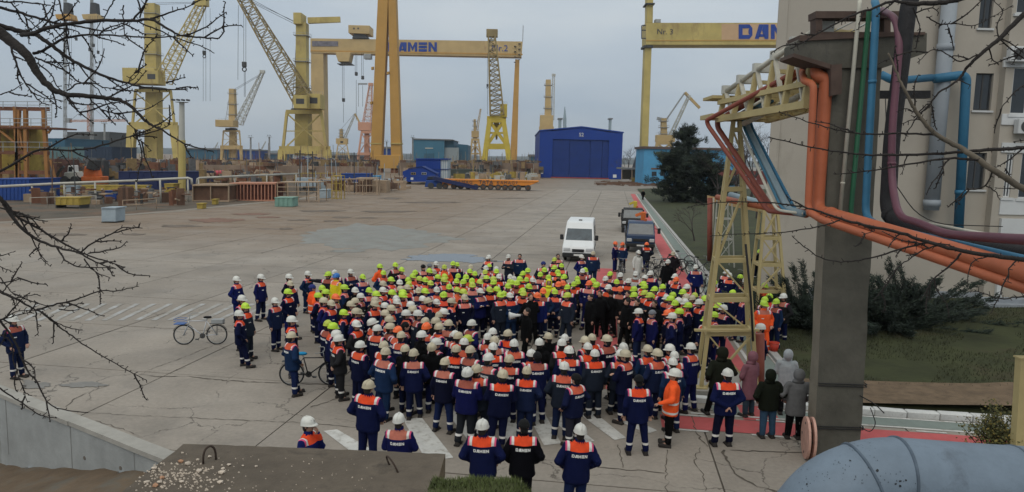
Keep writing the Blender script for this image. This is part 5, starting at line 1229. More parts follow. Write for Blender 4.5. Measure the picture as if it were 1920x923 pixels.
# steel channel frame on top of the head
fr = thing('pipe_saddle', 'dark rusty steel channel frame bolted on top of the concrete pillar head', 'steel frame', (P(1610, 60, Zf).x, Zf + .2, P(1610, 66, Zf).z))
for (a, b, y0, y1, nm) in ((1530, 1702, 34, 21, 'top_channel'), (1530, 1702, 66, 60, 'bottom_channel')): quad_box(MB(), [(a, y0), (b, y0), (b, y1), (a, y1)], Zf - .02, .4).build(nm, M_tdark, fr)
for x in (1536, 1664, 1696): quad_box(MB(), [(x - 6, 62), (x + 6, 62), (x + 6, 33), (x - 6, 33)], Zf + .02, .3).build('upright', M_tdark, fr)
for x0, x1 in ((1566, 1610), (1600, 1638)): MB().beam(P(x0, 58, Zf + .6), P(x1, 36, Zf + .6), .22, .02).build('gusset', M_pale, fr)
quad_box(MB(), [(1648, 184), (1745, 184), (1745, 170), (1648, 170)], Zf + .3, .2).build('side_bracket', M_blk, pl)
# cable drum leaning on the pillar
dr = P(1517, 767, 15.3)
cd = thing('cable_drum', 'pale pink wooden cable drum flange leaning upright against the pillar base', 'cable drum', (dr.x, dr.y, 0))
ax = Vector((.978, -.208, 0)); M_dr = mat('pink_wood', (.48, .28, .22), .85, .2, 4)
c = dr.copy(); r = .46; c.z = r
for sd in (-.02, .10):
    o = MB().disc(c + ax * sd, ax, r, .05, 28).build('flange', M_dr, cd)
    for k in range(8): a = 2 * pi * k / 8; MB().disc(c + ax * (sd - .027) + Vector((-.17 * cos(a), .985 * cos(a), sin(a))) * .33, ax, .03, .012, 8).build('bolt_hole', M_dark, o)
MB().disc(c + ax * .04, ax, .22, .10, 20).build('core', M_blk, cd)
# ---- pipes on and around the pillar, lower run at about five metres
O = 'pipes on the pipe bridge'
pipe('orange_pipe', 'thick orange pipe down the pillar side bending toward the viewer, upper of two', [(1502, 118, 16.6), (1528, 122, 16.0), (1533, 142, 15.55), (1549, 150, 15.5), (1532, 396, 15.4), (1560, 403, 14.6), (1925, 512, 8.9), (2100, 565, 7.2)], .135, M_op, O, ((4, .04), (4, .93), (6, .3), (6, .75)), .3)
pipe('orange_pipe', 'thinner orange pipe with an S bend at the top, lower of the pair', [(1470, 150, 17.2), (1504, 130, 16.4), (1507, 152, 15.6), (1526, 158, 15.3), (1515, 396, 15.2), (1540, 412, 14.5), (1925, 541, 8.8), (2100, 600, 7.2)], .075, M_op, O, ((4, .2), (6, .45), (6, .9)), .2)
pipe('black_conduit', 'thin black rod between the two vertical orange pipes', [(1534, 165, 15.7), (1524, 398, 15.6)], .03, M_blk, O)
pipe('blue_pipe', 'blue pipe down the front of the pillar bending right below', [(1640, 3, 15.2), (1643, 12, 14.95), (1622, 408, 14.9), (1650, 425, 14.2), (1925, 490, 9.2), (2100, 530, 7.4)], .075, M_bp, O, ((1, .35), (4, .5)), .3)
pipe('green_pipe', 'dark green pipe down the pillar front next to the blue one', [(1630, 18, 15.3), (1595, 400, 15.25), (1600, 425, 15.2), (1925, 505, 9.3), (2100, 546, 7.4)], .05, M_gp, O, d=.3)
pipe('white_pipe', 'slim cream pipe down the pillar left of the green one', [(1612, 2, 15.35), (1611, 14, 15.3), (1575, 400, 15.25)], .042, M_wp, O, ((1, .85),))
pipe('black_pipe', 'thick black lagged pipe beside the pillar curving away to the right', [(1716, -30, 14.6), (1704, 8, 14.5), (1672, 260, 14.5), (1664, 396, 14.4), (1690, 422, 13.8), (1780, 452, 12.2), (1925, 474, 9.9), (2100, 494, 7.9)], .155, M_blk, O, ((3, .3),), .4)
pipe('purple_pipe', 'purple pipe looping from the pillar head down and to the right', [(1655, 20, 15.4), (1680, 35, 14.7), (1687, 80, 14.4), (1672, 250, 14.2), (1672, 345, 14.1), (1685, 408, 13.3), (1722, 418, 12.4), (1772, 440, 11.2), (1925, 450, 8.9), (2100, 455, 6.9)], .07, M_pur, O, ((3, .6), (8, .3)), .5)
pipe('black_pipe', 'broad black pipe under the purple one at the right edge', [(1770, 452, 12.2), (1930, 478, 9.5), (2100, 500, 7.6)], .15, M_blk, O, ((0, .5),))
pipe('grey_pipe', 'thin pale grey pipe lying beside the purple pipe', [(1742, 420, 13), (1850, 440, 11), (1925, 446, 9.7), (2100, 448, 7.7)], .03, M_wp, O)
# support post for the lower run near the right edge
# ---- lattice towers
def leg_l(m, a, b, w_): m.beam(a, b, w_)
def tower(label, cor_b, cor_t, levels, diag, w_, group='lattice pipe towers', full=False, mt=None):
    M_tres = mt or MATS['cream_trestle_paint']
    c = sum(cor_b, Vector()) / 4; t = thing('lattice_tower', label, 'lattice tower', (c.x, c.y, 0), 0, group)
    for a, b in zip(cor_b, cor_t): MB().beam(a, b, w_, w_).build('leg', M_tres, t)
    L_ = [[a.lerp(b, f) for a, b in zip(cor_b, cor_t)] for f in levels]
    for lv_ in L_:
        for k in range(4):
            MB().beam(lv_[k], lv_[(k + 1) % 4], w_ * .85, w_ * 1.25).build('strut', M_tres, t)
    for i in range(len(L_) - 1):
        for k in range(4):
            a, b, c_, d_ = L_[i][k], L_[i][(k + 1) % 4], L_[i + 1][(k + 1) % 4], L_[i + 1][k]
            if k and not full: continue
            md = diag[i]
            if k % 2: md = 'x' if md == 'x' else ('/' if md == '\\' else '\\')
            if md in '/x': MB().beam(a, c_, w_ * .85, w_ * .5).build('brace', M_tres, t)
            if md in '\\x': MB().beam(b, d_, w_ * .6, w_ * .45).build('brace', M_tres, t)
    return t
Zt = 19.4
fb = [P(1313, 740, Zt), P(1419, 738, Zt)]; ft = [P(1385, 226, Zt), P(1397, 226, Zt)]
dp1, dp2 = Vector((.12, .95, 0)), Vector((.05, .2, 0))
for p in fb: p.z = max(p.z, 0.05)
tw = tower('tall cream painted lattice tower standing in front of the crowd at right', [fb[0], fb[1], fb[1] + dp1, fb[0] + dp1], [ft[0] + Vector((0, .45, 0)), ft[1] + Vector((0, .45, 0)), ft[1] + Vector((0, .45, 0)) + dp2, ft[0] + Vector((0, .45, 0)) + dp2],
           [.0, .225, .35, .495, .755, .885, .97], ['x', '\\', '\\', '/', '/', '\\'], .095)
MB().box(fb[0].x - .25, fb[1].x + .25, Zt - .25, Zt + 1.7, 0, .24).build('footing', M_cope, tw, bevel=.02)
for p in (fb[0], fb[1]): MB().box(p.x - .16, p.x + .16, p.y - .16, p.y + .16, .24, .27).build('base_plate', M_tres, tw)
quad_box(MB(), [(1303, 622), (1424, 622), (1424, 618), (1303, 618)], Zt - .12, .1).build('cross_bar', M_tres, tw)
Z2 = 27.5
b2 = [P(1416, 618, Z2), P(1476, 618, Z2)]; t2 = [P(1438, 396, Z2), P(1463, 396, Z2)]
for p in b2: p.z = .2
tower('second cream lattice tower with crossed braces near the building corner', [b2[0], b2[1], b2[1] + Vector((0, 1, 0)), b2[0] + Vector((0, 1, 0))], [t2[0] + Vector((0, .3, 0)), t2[1] + Vector((0, .3, 0)), t2[1] + Vector((0, .8, 0)), t2[0] + Vector((0, .8, 0))], [.08, .3, .53, .76, 1.0], ['/', 'x', 'x', 'x'], .10)
Z3 = 42
b3 = [P(1344, 515, Z3), P(1376, 515, Z3)]; t3 = [P(1352, 372, Z3), P(1372, 372, Z3)]
for p in b3: p.z = .4
tower('small third lattice tower on the lawn seen through the front tower', [b3[0], b3[1], b3[1] + Vector((0, 1, 0)), b3[0] + Vector((0, 1, 0))], [t3[0], t3[1], t3[1] + Vector((0, .8, 0)), t3[0] + Vector((0, .8, 0))], [.1, .4, .7, 1.0], ['x', 'x', 'x'], .06, mt=M_pale)
# inclined lattice girder between tower and pillar
A0, A1 = P(1345, 226, 19.9), P(1440, 226, 19.9); gB = []
gd = thing('pipe_bridge', 'inclined cream lattice pipe bridge from the front tower up to the pillar head', 'pipe bridge', (A0.x, A0.y, A0.z))
Lb = [(P(1346, 224, 19.9), P(1512, 196, 15.75)), (P(1438, 226, 20.6), P(1575, 188, 16.6))]      # bottom chords front/back
Lt = [(P(1358, 174, 19.9), P(1535, 52, 15.75)), (P(1448, 178, 20.6), P(1600, 60, 16.6))]
for a, b in Lt[:1]: MB().tube([a, b], .065, 8).build('top_tube', M_wp, gd, smooth=True)
MB().beam(*Lt[1], .12).build('top_chord', M_tres, gd)
for a, b in Lb: MB().beam(a, b, .13, .16).build('bottom_chord', M_tres, gd)
for h_, (p_, q_) in ((.45, Lb[0]), (.5, Lb[1]), (.02, (Lb[0][0].lerp(Lb[1][0], .35), Lb[0][1].lerp(Lb[1][1], .35))), (.04, (Lb[0][0].lerp(Lb[1][0], .7), Lb[0][1].lerp(Lb[1][1], .7)))): MB().beam(p_ + Vector((0, 0, h_)), q_ + Vector((0, 0, h_)), .09, .12).build('runner', M_tres, gd)
MB().tube([P(1395, 232, 19.5), P(1560, 150, 15.9)], .075, 8).build('lower_tube', M_wp, gd, smooth=True)
for k in range(6):
    f = .02 + k / 5 * .96
    for s_ in (0, 1): MB().beam(Lb[s_][0].lerp(Lb[s_][1], f), Lt[s_][0].lerp(Lt[s_][1], f), .12).build('upright', M_tres, gd)
    MB().beam(Lb[0][0].lerp(Lb[0][1], f), Lb[1][0].lerp(Lb[1][1], f), .14, .12).build('cross_member', M_tres, gd)
    MB().beam(Lt[0][0].lerp(Lt[0][1], f), Lt[1][0].lerp(Lt[1][1], f), .10).build('cross_member', M_tres, gd)
    h0 = Lt[0][0].lerp(Lt[0][1], f); MB().beam(h0 + Vector((-.1, 0, .05)), h0 + Vector((.35, 0, .05)), .16, .22).build('pipe_shoe', M_pale, gd)
    MB().beam(Lb[0][0].lerp(Lb[0][1], f) + Vector((0, 0, .45)), Lb[1][0].lerp(Lb[1][1], f) + Vector((0, 0, .45)), .12, .10).build('cross_member', M_tres, gd)
    if k < 5:
        f2 = .02 + (k + 1) / 5 * .96
        for s_ in (0, 1): MB().beam(Lt[s_][0].lerp(Lt[s_][1], f), Lb[s_][0].lerp(Lb[s_][1], f2), .10, .06).build('brace', M_wp if s_ == 0 else M_tres, gd)
        MB().beam(Lb[0][0].lerp(Lb[0][1], f), Lb[1][0].lerp(Lb[1][1], f2), .07).build('brace', M_tres, gd)
MB().box(P(1342, 0, 19.9).x, P(1450, 0, 19.9).x, 19.7, 20.9, P(1390, 222, 19.9).z - .02, P(1390, 222, 19.9).z + .10).build('landing', M_tres, gd)
MB().box(P(1344, 0, 19.9).x, P(1440, 0, 19.9).x, 19.8, 20.8, P(1390, 186, 19.9).z, P(1390, 186, 19.9).z + .08).build('landing', M_tres, gd)
# pipes of the bridge
pipe('red_pipe', 'dark red pipe along the bridge bending down past the front tower, outer one', [(1504, 128, 16.5), (1325, 226, 19.6), (1328, 236, 19.6), (1440, 396, 18.0), (1505, 402, 16.4)], .058, M_rp, O, d=.15)
pipe('red_pipe', 'dark red pipe along the bridge bending down past the front tower, inner one', [(1520, 128, 16.8), (1345, 226, 20.2), (1346, 240, 20.2), (1448, 392, 18.4), (1510, 398, 16.6)], .072, M_rp, O, d=.15)
pipe('orange_pipe', 'pale orange horizontal pipe crossing behind the tower at mid height', [(1345, 370, 22), (1400, 382, 20), (1512, 402, 16.3)], .085, M_op, O)
for k, (dx, r, mt, lb) in enumerate(((0, .10, M_lbp, 'widest pale blue pipe descending beside the tower'), (8, .05, M_bp, 'thin bright blue pipe descending beside the tower'), (-14, .04, M_wp, 'thin pale pipe descending beside the tower'), (-7, .04, MATS['teal_cladding'], 'thin teal pipe descending beside the tower'))):
    pipe('blue_pipe' if k < 2 else 'thin_pipe', lb, [(1440 + dx, 190, 17.6), (1396 + dx, 216, 20), (1402 + dx, 240, 20), (1478 + dx * 1.6, 394, 17.2), (1506, 401, 16.2)], r * .85, mt, O, d=.25)
pipe('pale_blue_pipe', 'short pale blue pipe lying on the lower rack behind the tower', [(1370, 366, 30), (1432, 383, 26)], .13, M_lbp, O)
# lower pipe rack on the lawn
rk = thing('pipe_rack', 'small pipe rack with a red post and cream beam standing on the lawn', 'pipe rack', G(1332, 492))
yr = G(1332, 492).y; p = P(1331, 371, yr)
MB().tube([Vector((P(1331, 480, yr).x, yr, 0)), p], .16, 10).build('post', M_rp, rk, smooth=True)
MB().tube([Vector((P(1337, 480, yr).x, yr + .3, 0)), P(1338, 371, yr)], .06, 8).build('post', M_wp, rk, smooth=True)
quad_box(MB(), [(1329, 378), (1445, 402), (1445, 392), (1329, 367)], yr, .4).build('beam', mat('pale_orange_beam', (.50, .33, .16), .7, .15, 1), rk)
# red riser at foot of first tower
pipe('red_riser', 'dark red standpipe rising at the right foot of the front tower', [P(1424, 745, 20.2) * 1 + Vector((0, 0, .0)), P(1424, 626, 20.2)], .14, M_rp)
pipe('downpipe', 'black hose hanging along the right leg of the front tower', [(1398, 458, 19.2), (1408, 560, 19.2), (1412, 640, 19.2)], .03, M_blk, cat='hose')
# big pipe in the foreground
M_bigp = mat('chalky_blue_paint', (.14, .18, .225), .6, .16, 2.5, rust=.6, rustcol=(.085, .105, .13), rscale=2.0, bump=.15, bscale=25)
bp_ = thing('district_pipe', 'very large chalky blue grey pipe with an elbow at bottom right', 'pipe', P(1640, 950, 5))
q = [P(2250, 925, 5.0), P(1900, 912, 5.0), P(1650, 893, 5.0), P(1560, 925, 4.98), P(1500, 1000, 4.95), P(1462, 1150, 4.9)]
MB().tube(smooth_path(q, .45, 10), .285, 40).build('tube', M_bigp, bp_, smooth=True)
for a, b in ((q[1], q[2]), (q[2].lerp(q[1], .12), q[2].lerp(q[1], .14)), (q[4].lerp(q[3], .25), q[4].lerp(q[3], .28)), (q[2].lerp(q[3], .35), q[2].lerp(q[3], .38))):
    d_ = (b - a).normalized(); c = a if a is q[1] else a; MB().tube([c - d_ * .012, c - d_ * .006, c + d_ * .006, c + d_ * .012], [.284, .296, .296, .284], 40).build('weld_seam', mat('seam_dirt', (.075, .10, .13), .7, .3, 6), bp_, smooth=True)
M_tar = mat('tar_spot', (.012, .012, .014), .6, .1)
bv = BVHTree.FromPolygons([v for v in (lambda mb: mb.v)(MB().tube(smooth_path(q, .45, 10), .286, 40))], [f for f in MB().tube(smooth_path(q, .45, 10), .286, 40).f])
m = MB(); rr = random.Random(2); cl = [(1531, 842), (1590, 830), (1612, 838), (1640, 855), (1575, 868), (1500, 880), (1545, 892), (1645, 893), (1510, 905), (1600, 900), (1620, 826), (1690, 905)]
for k in range(150):
    cx_, cy_ = cl[k % len(cl)]; px, py = rr.gauss(cx_, 11), rr.gauss(cy_, 7)
    d = ray(px, py).normalized(); h = bv.ray_cast(CP, d)
    if h[0] is None: continue
    c, nn = h[0], h[1]; nn = nn if nn.dot(d) < 0 else -nn; u = nn.orthogonal().normalized(); v = nn.cross(u); r = rr.uniform(.001, .004) * (2.6 if rr.random() < .12 else 1)
    o = len(m.v); m.v += [c + nn * .0025 + (u * cos(2 * pi * j / 7) + v * sin(2 * pi * j / 7)) * r * rr.uniform(.5, 1.3) for j in range(7)]; m.f.append(tuple(range(o, o + 7)))
o = m.build('tar_specks', M_tar, bp_); o['kind'] = 'stuff'
# saddle under the pipe
MB().box(P(1800, 950, 5).x - .25, P(1800, 950, 5).x + .25, 4.7, 5.3, 0, P(1800, 950, 5).z - .25).build('support', M_pillar, bp_)
# pale post at the right edge
pp_ = thing('pale_post', 'slim beige post at the bottom right edge beside the shrub', 'post', (P(1909, 830, 9).x, 9, 0))
a = P(1907, 832, 9); b = P(1917, 672, 9); d_ = (b - a) / (b.z - a.z); MB().beam(a - d_ * a.z, b, .11).build('shaft', M_tres, pp_); MB().box(b.x - .07, b.x + .07, 8.93, 9.07, b.z, b.z + .02).build('cap', M_tres, pp_)
bk = thing('bucket', 'small red bucket on the grass behind the hooded women', 'bucket', (P(1449, 690, 24).x, 24, .12)); MB().tube([bk.location, bk.location + Vector((0, 0, .3))], [.12, .16], 16).build('body', mat('red_plastic', (.45, .04, .02), .5, .1), bk, smooth=True); MB().torus(bk.location + Vector((0, 0, .3)), (0, 0, 1), .16, .012).build('rim', MATS['red_plastic'], bk)
# ================================================================== PEOPLE
M_skin = mat('skin', (.36, .2, .14), .55, .08, 8, obj=True, spec=.4)
M_cloth = mat('work_cloth', (.02, .02, .08), .92, .16, 7, obj=True, bump=.25, bscale=60, spec=.08)
M_refl = mat('reflective_tape', (.60, .58, .55), .45, .1, 10)
M_pink = mat('magenta_edging', (.55, .07, .16), .8, .1, 10)
M_let = mat('white_print', (.68, .68, .66), .8, .1, 20)
M_hat = mat('helmet_plastic', (.7, .7, .68), .38, .07, 12, obj=True, spec=.5)
M_boot = mat('work_boot', (.018, .014, .012), .7, .2, 20)
M_hair = mat('dark_hair', (.012, .010, .009), .8, .2, 20)
M_knit = mat('knit_wool', (.012, .012, .013), .95, .25, 40, obj=True)
M_eye = mat('eye', (.01, .008, .007), .3, 0, 1)
def remesh(mb, voxel, it, target, fold=0.0, seed=0, fs=9.0):
    me = mb.mesh('tmp'); bm = bmesh.new(); bm.from_mesh(me); bmesh.ops.recalc_face_normals(bm, faces=bm.faces); bm.to_mesh(me); bm.free()
    o = bpy.data.objects.new('tmp', me); COL.objects.link(o)
    r = o.modifiers.new('r', 'REMESH'); r.mode = 'VOXEL'; r.voxel_size = voxel
    if it: q = o.modifiers.new('s', 'SMOOTH'); q.iterations = it; q.factor = .5
    dg = bpy.context.evaluated_depsgraph_get(); ev = o.evaluated_get(dg); n = len(ev.data.polygons) * 2
    d = o.modifiers.new('d', 'DECIMATE'); d.ratio = min(1, target / max(n, 1))
    dg = bpy.context.evaluated_depsgraph_get(); res = bpy.data.meshes.new_from_object(o.evaluated_get(dg))
    bpy.data.objects.remove(o); bpy.data.meshes.remove(me)
    if fold:
        nn = [v.normal.copy() for v in res.vertices]
        for v, q in zip(res.vertices, nn):
            c = v.co
            k = noise.noise(Vector((c.x * fs, c.y * fs, c.z * fs * 1.5 + seed * 7))) + .6 * noise.noise(Vector((c.x * fs * 2.2, c.y * fs * 2.2, c.z * fs * 3.2 + seed)))
            v.co = c + q * (k * fold)
    res.polygons.foreach_set('use_smooth', [True] * len(res.polygons)); res.update(); return res
def split(me, planes, classify):
    bm = bmesh.new(); bm.from_mesh(me)
    for co, no in planes:
        bmesh.ops.bisect_plane(bm, geom=list(bm.verts) + list(bm.edges) + list(bm.faces), plane_co=co, plane_no=no, dist=1e-5)
    groups = {}
    for f in bm.faces: groups.setdefault(classify(f.calc_center_median()), []).append(f.index)
    res = {}
    bm.faces.ensure_lookup_table(); bm.faces.index_update()
    lab = [classify(f.calc_center_median()) for f in bm.faces]
    for g in set(lab):
        b2 = bm.copy(); b2.faces.ensure_lookup_table()
        bmesh.ops.delete(b2, geom=[b2.faces[i] for i, x in enumerate(lab) if x != g], context='FACES')
        m = bpy.data.meshes.new(str(g)); b2.to_mesh(m); b2.free(); m.polygons.foreach_set('use_smooth', [True] * len(m.polygons)); res[g] = m
    bm.free(); return res
# front is -y, left/right arms as (elbow, wrist) for x > 0; mirrored for x < 0
ARM = {
    'hang': ((.275, .03, 1.13), (.285, -.05, .89)), 'pocket': ((.335, .06, 1.14), (.235, -.11, .97)), 'back': ((.30, .10, 1.14), (.05, .165, .98)),
    'clasp': ((.285, -.03, 1.13), (.05, -.20, 1.00)), 'cross': ((.27, -.09, 1.13), (-.06, -.20, 1.19)), 'phone': ((.265, -.05, 1.12), (.09, -.29, 1.20)),
    'face': ((.25, -.14, 1.17), (.06, -.155, 1.49)), 'point': ((.46, -.06, 1.40), (.72, -.10, 1.41)), 'mega': ((.27, -.17, 1.26), (.10, -.25, 1.50)), 'out': ((.33, -.02, 1.16), (.36, -.26, 1.08)),
}
SH = (.195, .005, 1.395)
def arm_pts(kind, sx):
    e, w_ = ARM[kind]; return [Vector((SH[0] * sx, SH[1], SH[2])), Vector((e[0] * sx, e[1], e[2])), Vector((w_[0] * sx, w_[1], w_[2]))]
LEG = {'stand': ((.105, 0, .48), (.12, .01, .10), -.12), 'wide': ((.15, -.01, .48), (.19, .02, .10), -.2), 'step': ((.11, -.10, .49), (.13, -.17, .10), -.05), 'trail': ((.10, .02, .48), (.11, .14, .11), -.1)}
def leg_pts(kind, sx):
    k, a, t = LEG[kind]; return [Vector((.095 * sx, .0, .88)), Vector((k[0] * sx, k[1], k[2])), Vector((a[0] * sx, a[1], a[2]))]
def hand(m, e, w_, sx):
    d = (w_ - e).normalized(); up = Vector((0, 0, 1)) if abs(d.z) < .8 else Vector((0, -1, 0))
    s = d.cross(up).normalized(); n = s.cross(d).normalized()
    c = w_ + d * .05
    m.cap(w_ - d * .02, .027, w_ + d * .02, .028, 8)
    for k in (-1, -.33, .33, 1): m.cap(w_ + d * .02 + s * k * .012, .016, w_ + d * .085 + s * k * .029, .0145, 6)
    for k, l_ in ((-1, .055), (-.33, .075), (.33, .08), (1, .068)):
        p = w_ + d * .088 + s * k * .030; q = p + d * l_ * .55 - n * .012 * 1; z = q + d * l_ * .35 - n * .028
        m.cap(p, .0105, q, .010, 6); m.cap(q, .010, z, .009, 6)
    t0 = w_ + d * .03 + s * .028 * -sx; t1 = t0 + d * .035 - s * .035 * sx - n * .01; t2 = t1 + d * .035 - s * .004 * sx - n * .012
    m.cap(t0, .014, t1, .0125, 6); m.cap(t1, .0125, t2, .010, 6)
def make_body(pose):
    al, ar, ll, lr, tilt, turn = pose; m = MB()
    m.loft([(0, .0, .80, .13, .09), (0, 0, .95, .15, .105), (0, 0, 1.1, .14, .1), (0, 0, 1.28, .165, .11), (0, .0, 1.40, .15, .09), (0, 0.005, 1.46, .075, .065)], 16)
    m.cap((0, .01, 1.44), .058, (0, 0, 1.56), .052, 10)
    h = MB()
    h.ell((0, .012, 1.672), (.077, .096, .108), 14, 10); h.ell((0, -.022, 1.605), (.062, .074, .072), 12, 8); h.ell((0, -.055, 1.572), (.036, .038, .028), 10, 6)
    h.cap((0, -.088, 1.662), .011, (0, -.108, 1.628), .017, 6); h.ell((.018, -.092, 1.625), (.012, .014, .010), 6, 4); h.ell((-.018, -.092, 1.625), (.012, .014, .010), 6, 4)
    h.cap((-.04, -.083, 1.682), .012, (.04, -.083, 1.682), .012, 6); h.cap((-.022, -.088, 1.596), .009, (.022, -.088, 1.596), .009, 6)
    for sx in (-1, 1): h.ell((.08 * sx, .012, 1.64), (.012, .024, .036), 8, 6)
    rot = Matrix.Translation((0, 0, 1.56)) @ Matrix.Rotation(turn, 4, 'Z') @ Matrix.Rotation(tilt, 4, 'X') @ Matrix.Translation((0, 0, -1.56))
    h.v = [rot @ v for v in h.v]; m.add(h.v, h.f)
    for sx, kind in ((-1, al), (1, ar)):
        p = arm_pts(kind, sx); m.cap(p[0], .055, p[1], .043, 8); m.cap(p[1], .043, p[2], .030, 8); hand(m, p[1], p[2], sx)
    for sx, kind in ((-1, ll), (1, lr)):
        p = leg_pts(kind, sx); m.cap(p[0], .085, p[1], .058, 8); m.cap(p[1], .056, p[2], .042, 8); m.cap(p[2], .04, p[2] + Vector((0.01 * sx, -.14, -.06)), .03, 8)
    return remesh(m, .0095, 2, 5200), rot
def make_jacket(pose, seed, bulk=1.13, hem=.745):
    al, ar, *_ = pose; m = MB(); b = bulk
    m.loft([(0, 0.0, hem, .205 * b, .15 * b), (0, 0, hem + .06, .212 * b, .158 * b), (0, 0, 1.02, .20 * b, .15 * b), (0, .0, 1.2, .212 * b, .152 * b), (0, .005, 1.32, .214 * b, .145 * b), (0, .008, 1.405, .175 * b, .118 * b), (0, .008, 1.47, .11, .095), (0, .0, 1.51, .088, .082), (0, -.004, 1.545, .082, .078)], 20)
    for sx, kind in ((-1, al), (1, ar)):
        p = arm_pts(kind, sx); m.ell(p[0] - Vector((.02 * sx, 0, .0)), (.085 * b, .085 * b, .08), 10, 6)
        m.cap(p[0], .080 * b, p[1], .070 * b, 10); m.cap(p[1], .070 * b, p[2], .052, 10)
    return remesh(m, .014, 3, 2600, .014, seed, 7.0)
def make_trousers(pose, seed):
    _, _, ll, lr, *_ = pose; m = MB(); m.ell((0, 0, .86), (.175, .135, .14), 14, 8)
    for sx, kind in ((-1, ll), (1, lr)):
        p = leg_pts(kind, sx); p[2].z = .13; m.cap(p[0], .118, p[1], .09, 10); m.cap(p[1], .09, p[2], .075, 10)
    return remesh(m, .014, 2, 1300, .008, seed + 20)
def make_boot(pose, sx):
    kind = pose[2] if sx < 0 else pose[3]; a = leg_pts(kind, sx)[2]; m = MB()
    z = a.z - .10
    m.cap((a.x, a.y + .01, z + .17), .055, (a.x, a.y + .015, z + .07), .055, 8); m.cap((a.x, a.y + .03, z + .05), .05, (a.x + .025 * sx, a.y - .165, z + .045), .045, 8)
    m.box(a.x - .052, a.x + .06, a.y - .20, a.y + .08, z + .0, z + .03)
    return remesh(m, .012, 2, 260)
def head_xf(me, rot): me.transform(rot); return me
def make_helmet():
    m = MB(); seg = 20; rings = []
    for i in range(9):
        a = radians(i * 11.0); rings.append((0, .006, 1.690 + .122 * sin(a), .110 * cos(a) ** .82, .136 * cos(a) ** .82))
    rings.append((0, .006, 1.813, .010, .012))
    low = [(0, .004, 1.668, .115, .141), (0, .005, 1.680, .114, .140)]
    m.loft(low + rings, seg)
    # brim and peak
    o = len(m.v); n = seg
    for rr_, z in ((1.0, 1.680), (1.0, 1.671)):
        for ring in (0, 1):
            for k in range(n):
                q = 2 * pi * k / n; fr = max(0, -sin(q)) ** 2.2
                ex = (.006 + .046 * fr) if ring else 0
                m.v.append(Vector((cos(q) * (.113 + ex * .7), .005 + sin(q) * (.139 + ex), z - (.012 + .010 * fr if ring else 0))))
    for k in range(n):
        k2 = (k + 1) % n
        m.f += [(o + k, o + n + k, o + n + k2, o + k2)[::-1], (o + 2 * n + k, o + 2 * n + k2, o + 3 * n + k2, o + 3 * n + k)[::-1], (o + n + k, o + 3 * n + k, o + 3 * n + k2, o + n + k2)[::-1]]
    pts = [(0, -.13, 1.725), (0, -.10, 1.772), (0, -.04, 1.806), (0, .03, 1.812), (0, .09, 1.788), (0, .135, 1.735)]
    m.tube(pts, [.012, .017, .018, .018, .017, .012], 6)
    for sx in (-1, 1): m.tube([(.045 * sx, -.10, 1.755), (.05 * sx, -.02, 1.795), (.05 * sx, .06, 1.785), (.045 * sx, .115, 1.74)], .008, 5)
    return m.mesh('helmet', None, smooth='recalc', mt=M_hat)
def make_hair():
    m = MB(); m.ell((0, .030, 1.668), (.089, .098, .085), 14, 8); m.ell((0, .055, 1.60), (.070, .055, .075), 12, 8)
    for sx in (-1, 1): m.ell((.076 * sx, -.01, 1.655), (.012, .028, .04), 6, 5)
    return m.mesh('hair', None, smooth=True, mt=M_hair)
def make_crop():
    m = MB(); m.ell((0, .030, 1.695), (.088, .102, .098), 14, 8); m.ell((0, .055, 1.615), (.070, .055, .075), 12, 8); return m.mesh('hair', None, smooth=True, mt=M_hair)
def make_beanie():
    m = MB(); m.ell((0, .018, 1.70), (.098, .118, .105), 16, 10); m.loft([(0, .02, 1.665, .098, .118), (0, .02, 1.67, .104, .124), (0, .018, 1.715, .104, .124), (0, .018, 1.72, .098, .118)], 16)
    m.ell((0, .055, 1.61), (.074, .060, .075), 12, 8); return m.mesh('knit_cap', None, smooth=True, mt=M_knit)
def make_hood():
    m = MB(); rr = []
    for i in range(10):
        a = -pi / 2 * .8 + (pi * .9) * i / 9; rr.append((0, .035, 1.655 + .155 * sin(a), .125 * max(cos(a), .1) ** .7, .135 * max(cos(a), .1) ** .7))
    m.loft([(0, .0, 1.45, .13, .12), (0, .01, 1.52, .115, .115)] + rr[1:], 18)
    me = m.mesh('hood', None); bm = bmesh.new(); bm.from_mesh(me)
    bmesh.ops.delete(bm, geom=[f for f in bm.faces if f.calc_center_median().y < -.055 and 1.58 < f.calc_center_median().z < 1.75 and abs(f.calc_center_median().x) < .08], context='FACES')
    bmesh.ops.recalc_face_normals(bm, faces=bm.faces)
    bmesh.ops.solidify(bm, geom=list(bm.faces), thickness=.012)
    bm.to_mesh(me); bm.free(); me.polygons.foreach_set('use_smooth', [True] * len(me.polygons)); me.materials.append(M_cloth); return me
def make_eyes():
    m = MB()
    for sx in (-1, 1): m.ell((.031 * sx, -.083, 1.658), (.013, .008, .008), 8, 5)
    return m.mesh('eyes', None, smooth=True, mt=M_eye)
HELM, HAIR, CROP, BEANIE, HOOD, EYES = make_helmet(), make_hair(), make_crop(), make_beanie(), make_hood(), make_eyes()
def make_lettering(jm):
    bvh = BVHTree.FromPolygons([v.co for v in jm.vertices], [p.vertices for p in jm.polygons])
    per, wd_ = block_word('DAMEN'); H = .055; sc_ = .265 / wd_; m = MB()
    for let in per:
        for pl in let:
            vs_ = []
            for a, b in pl:
                x = -(a - wd_ / 2) * sc_; z = 1.252 + b * H
                hit = bvh.ray_cast(Vector((x, .6, z)), Vector((0, -1, 0)))[0]
                vs_.append(Vector((x, (hit.y if hit else .15) + .007, z)))
            m.add(vs_, [tuple(range(len(vs_)))[::-1]])
    return m.mesh('back_lettering', None, mt=M_let)
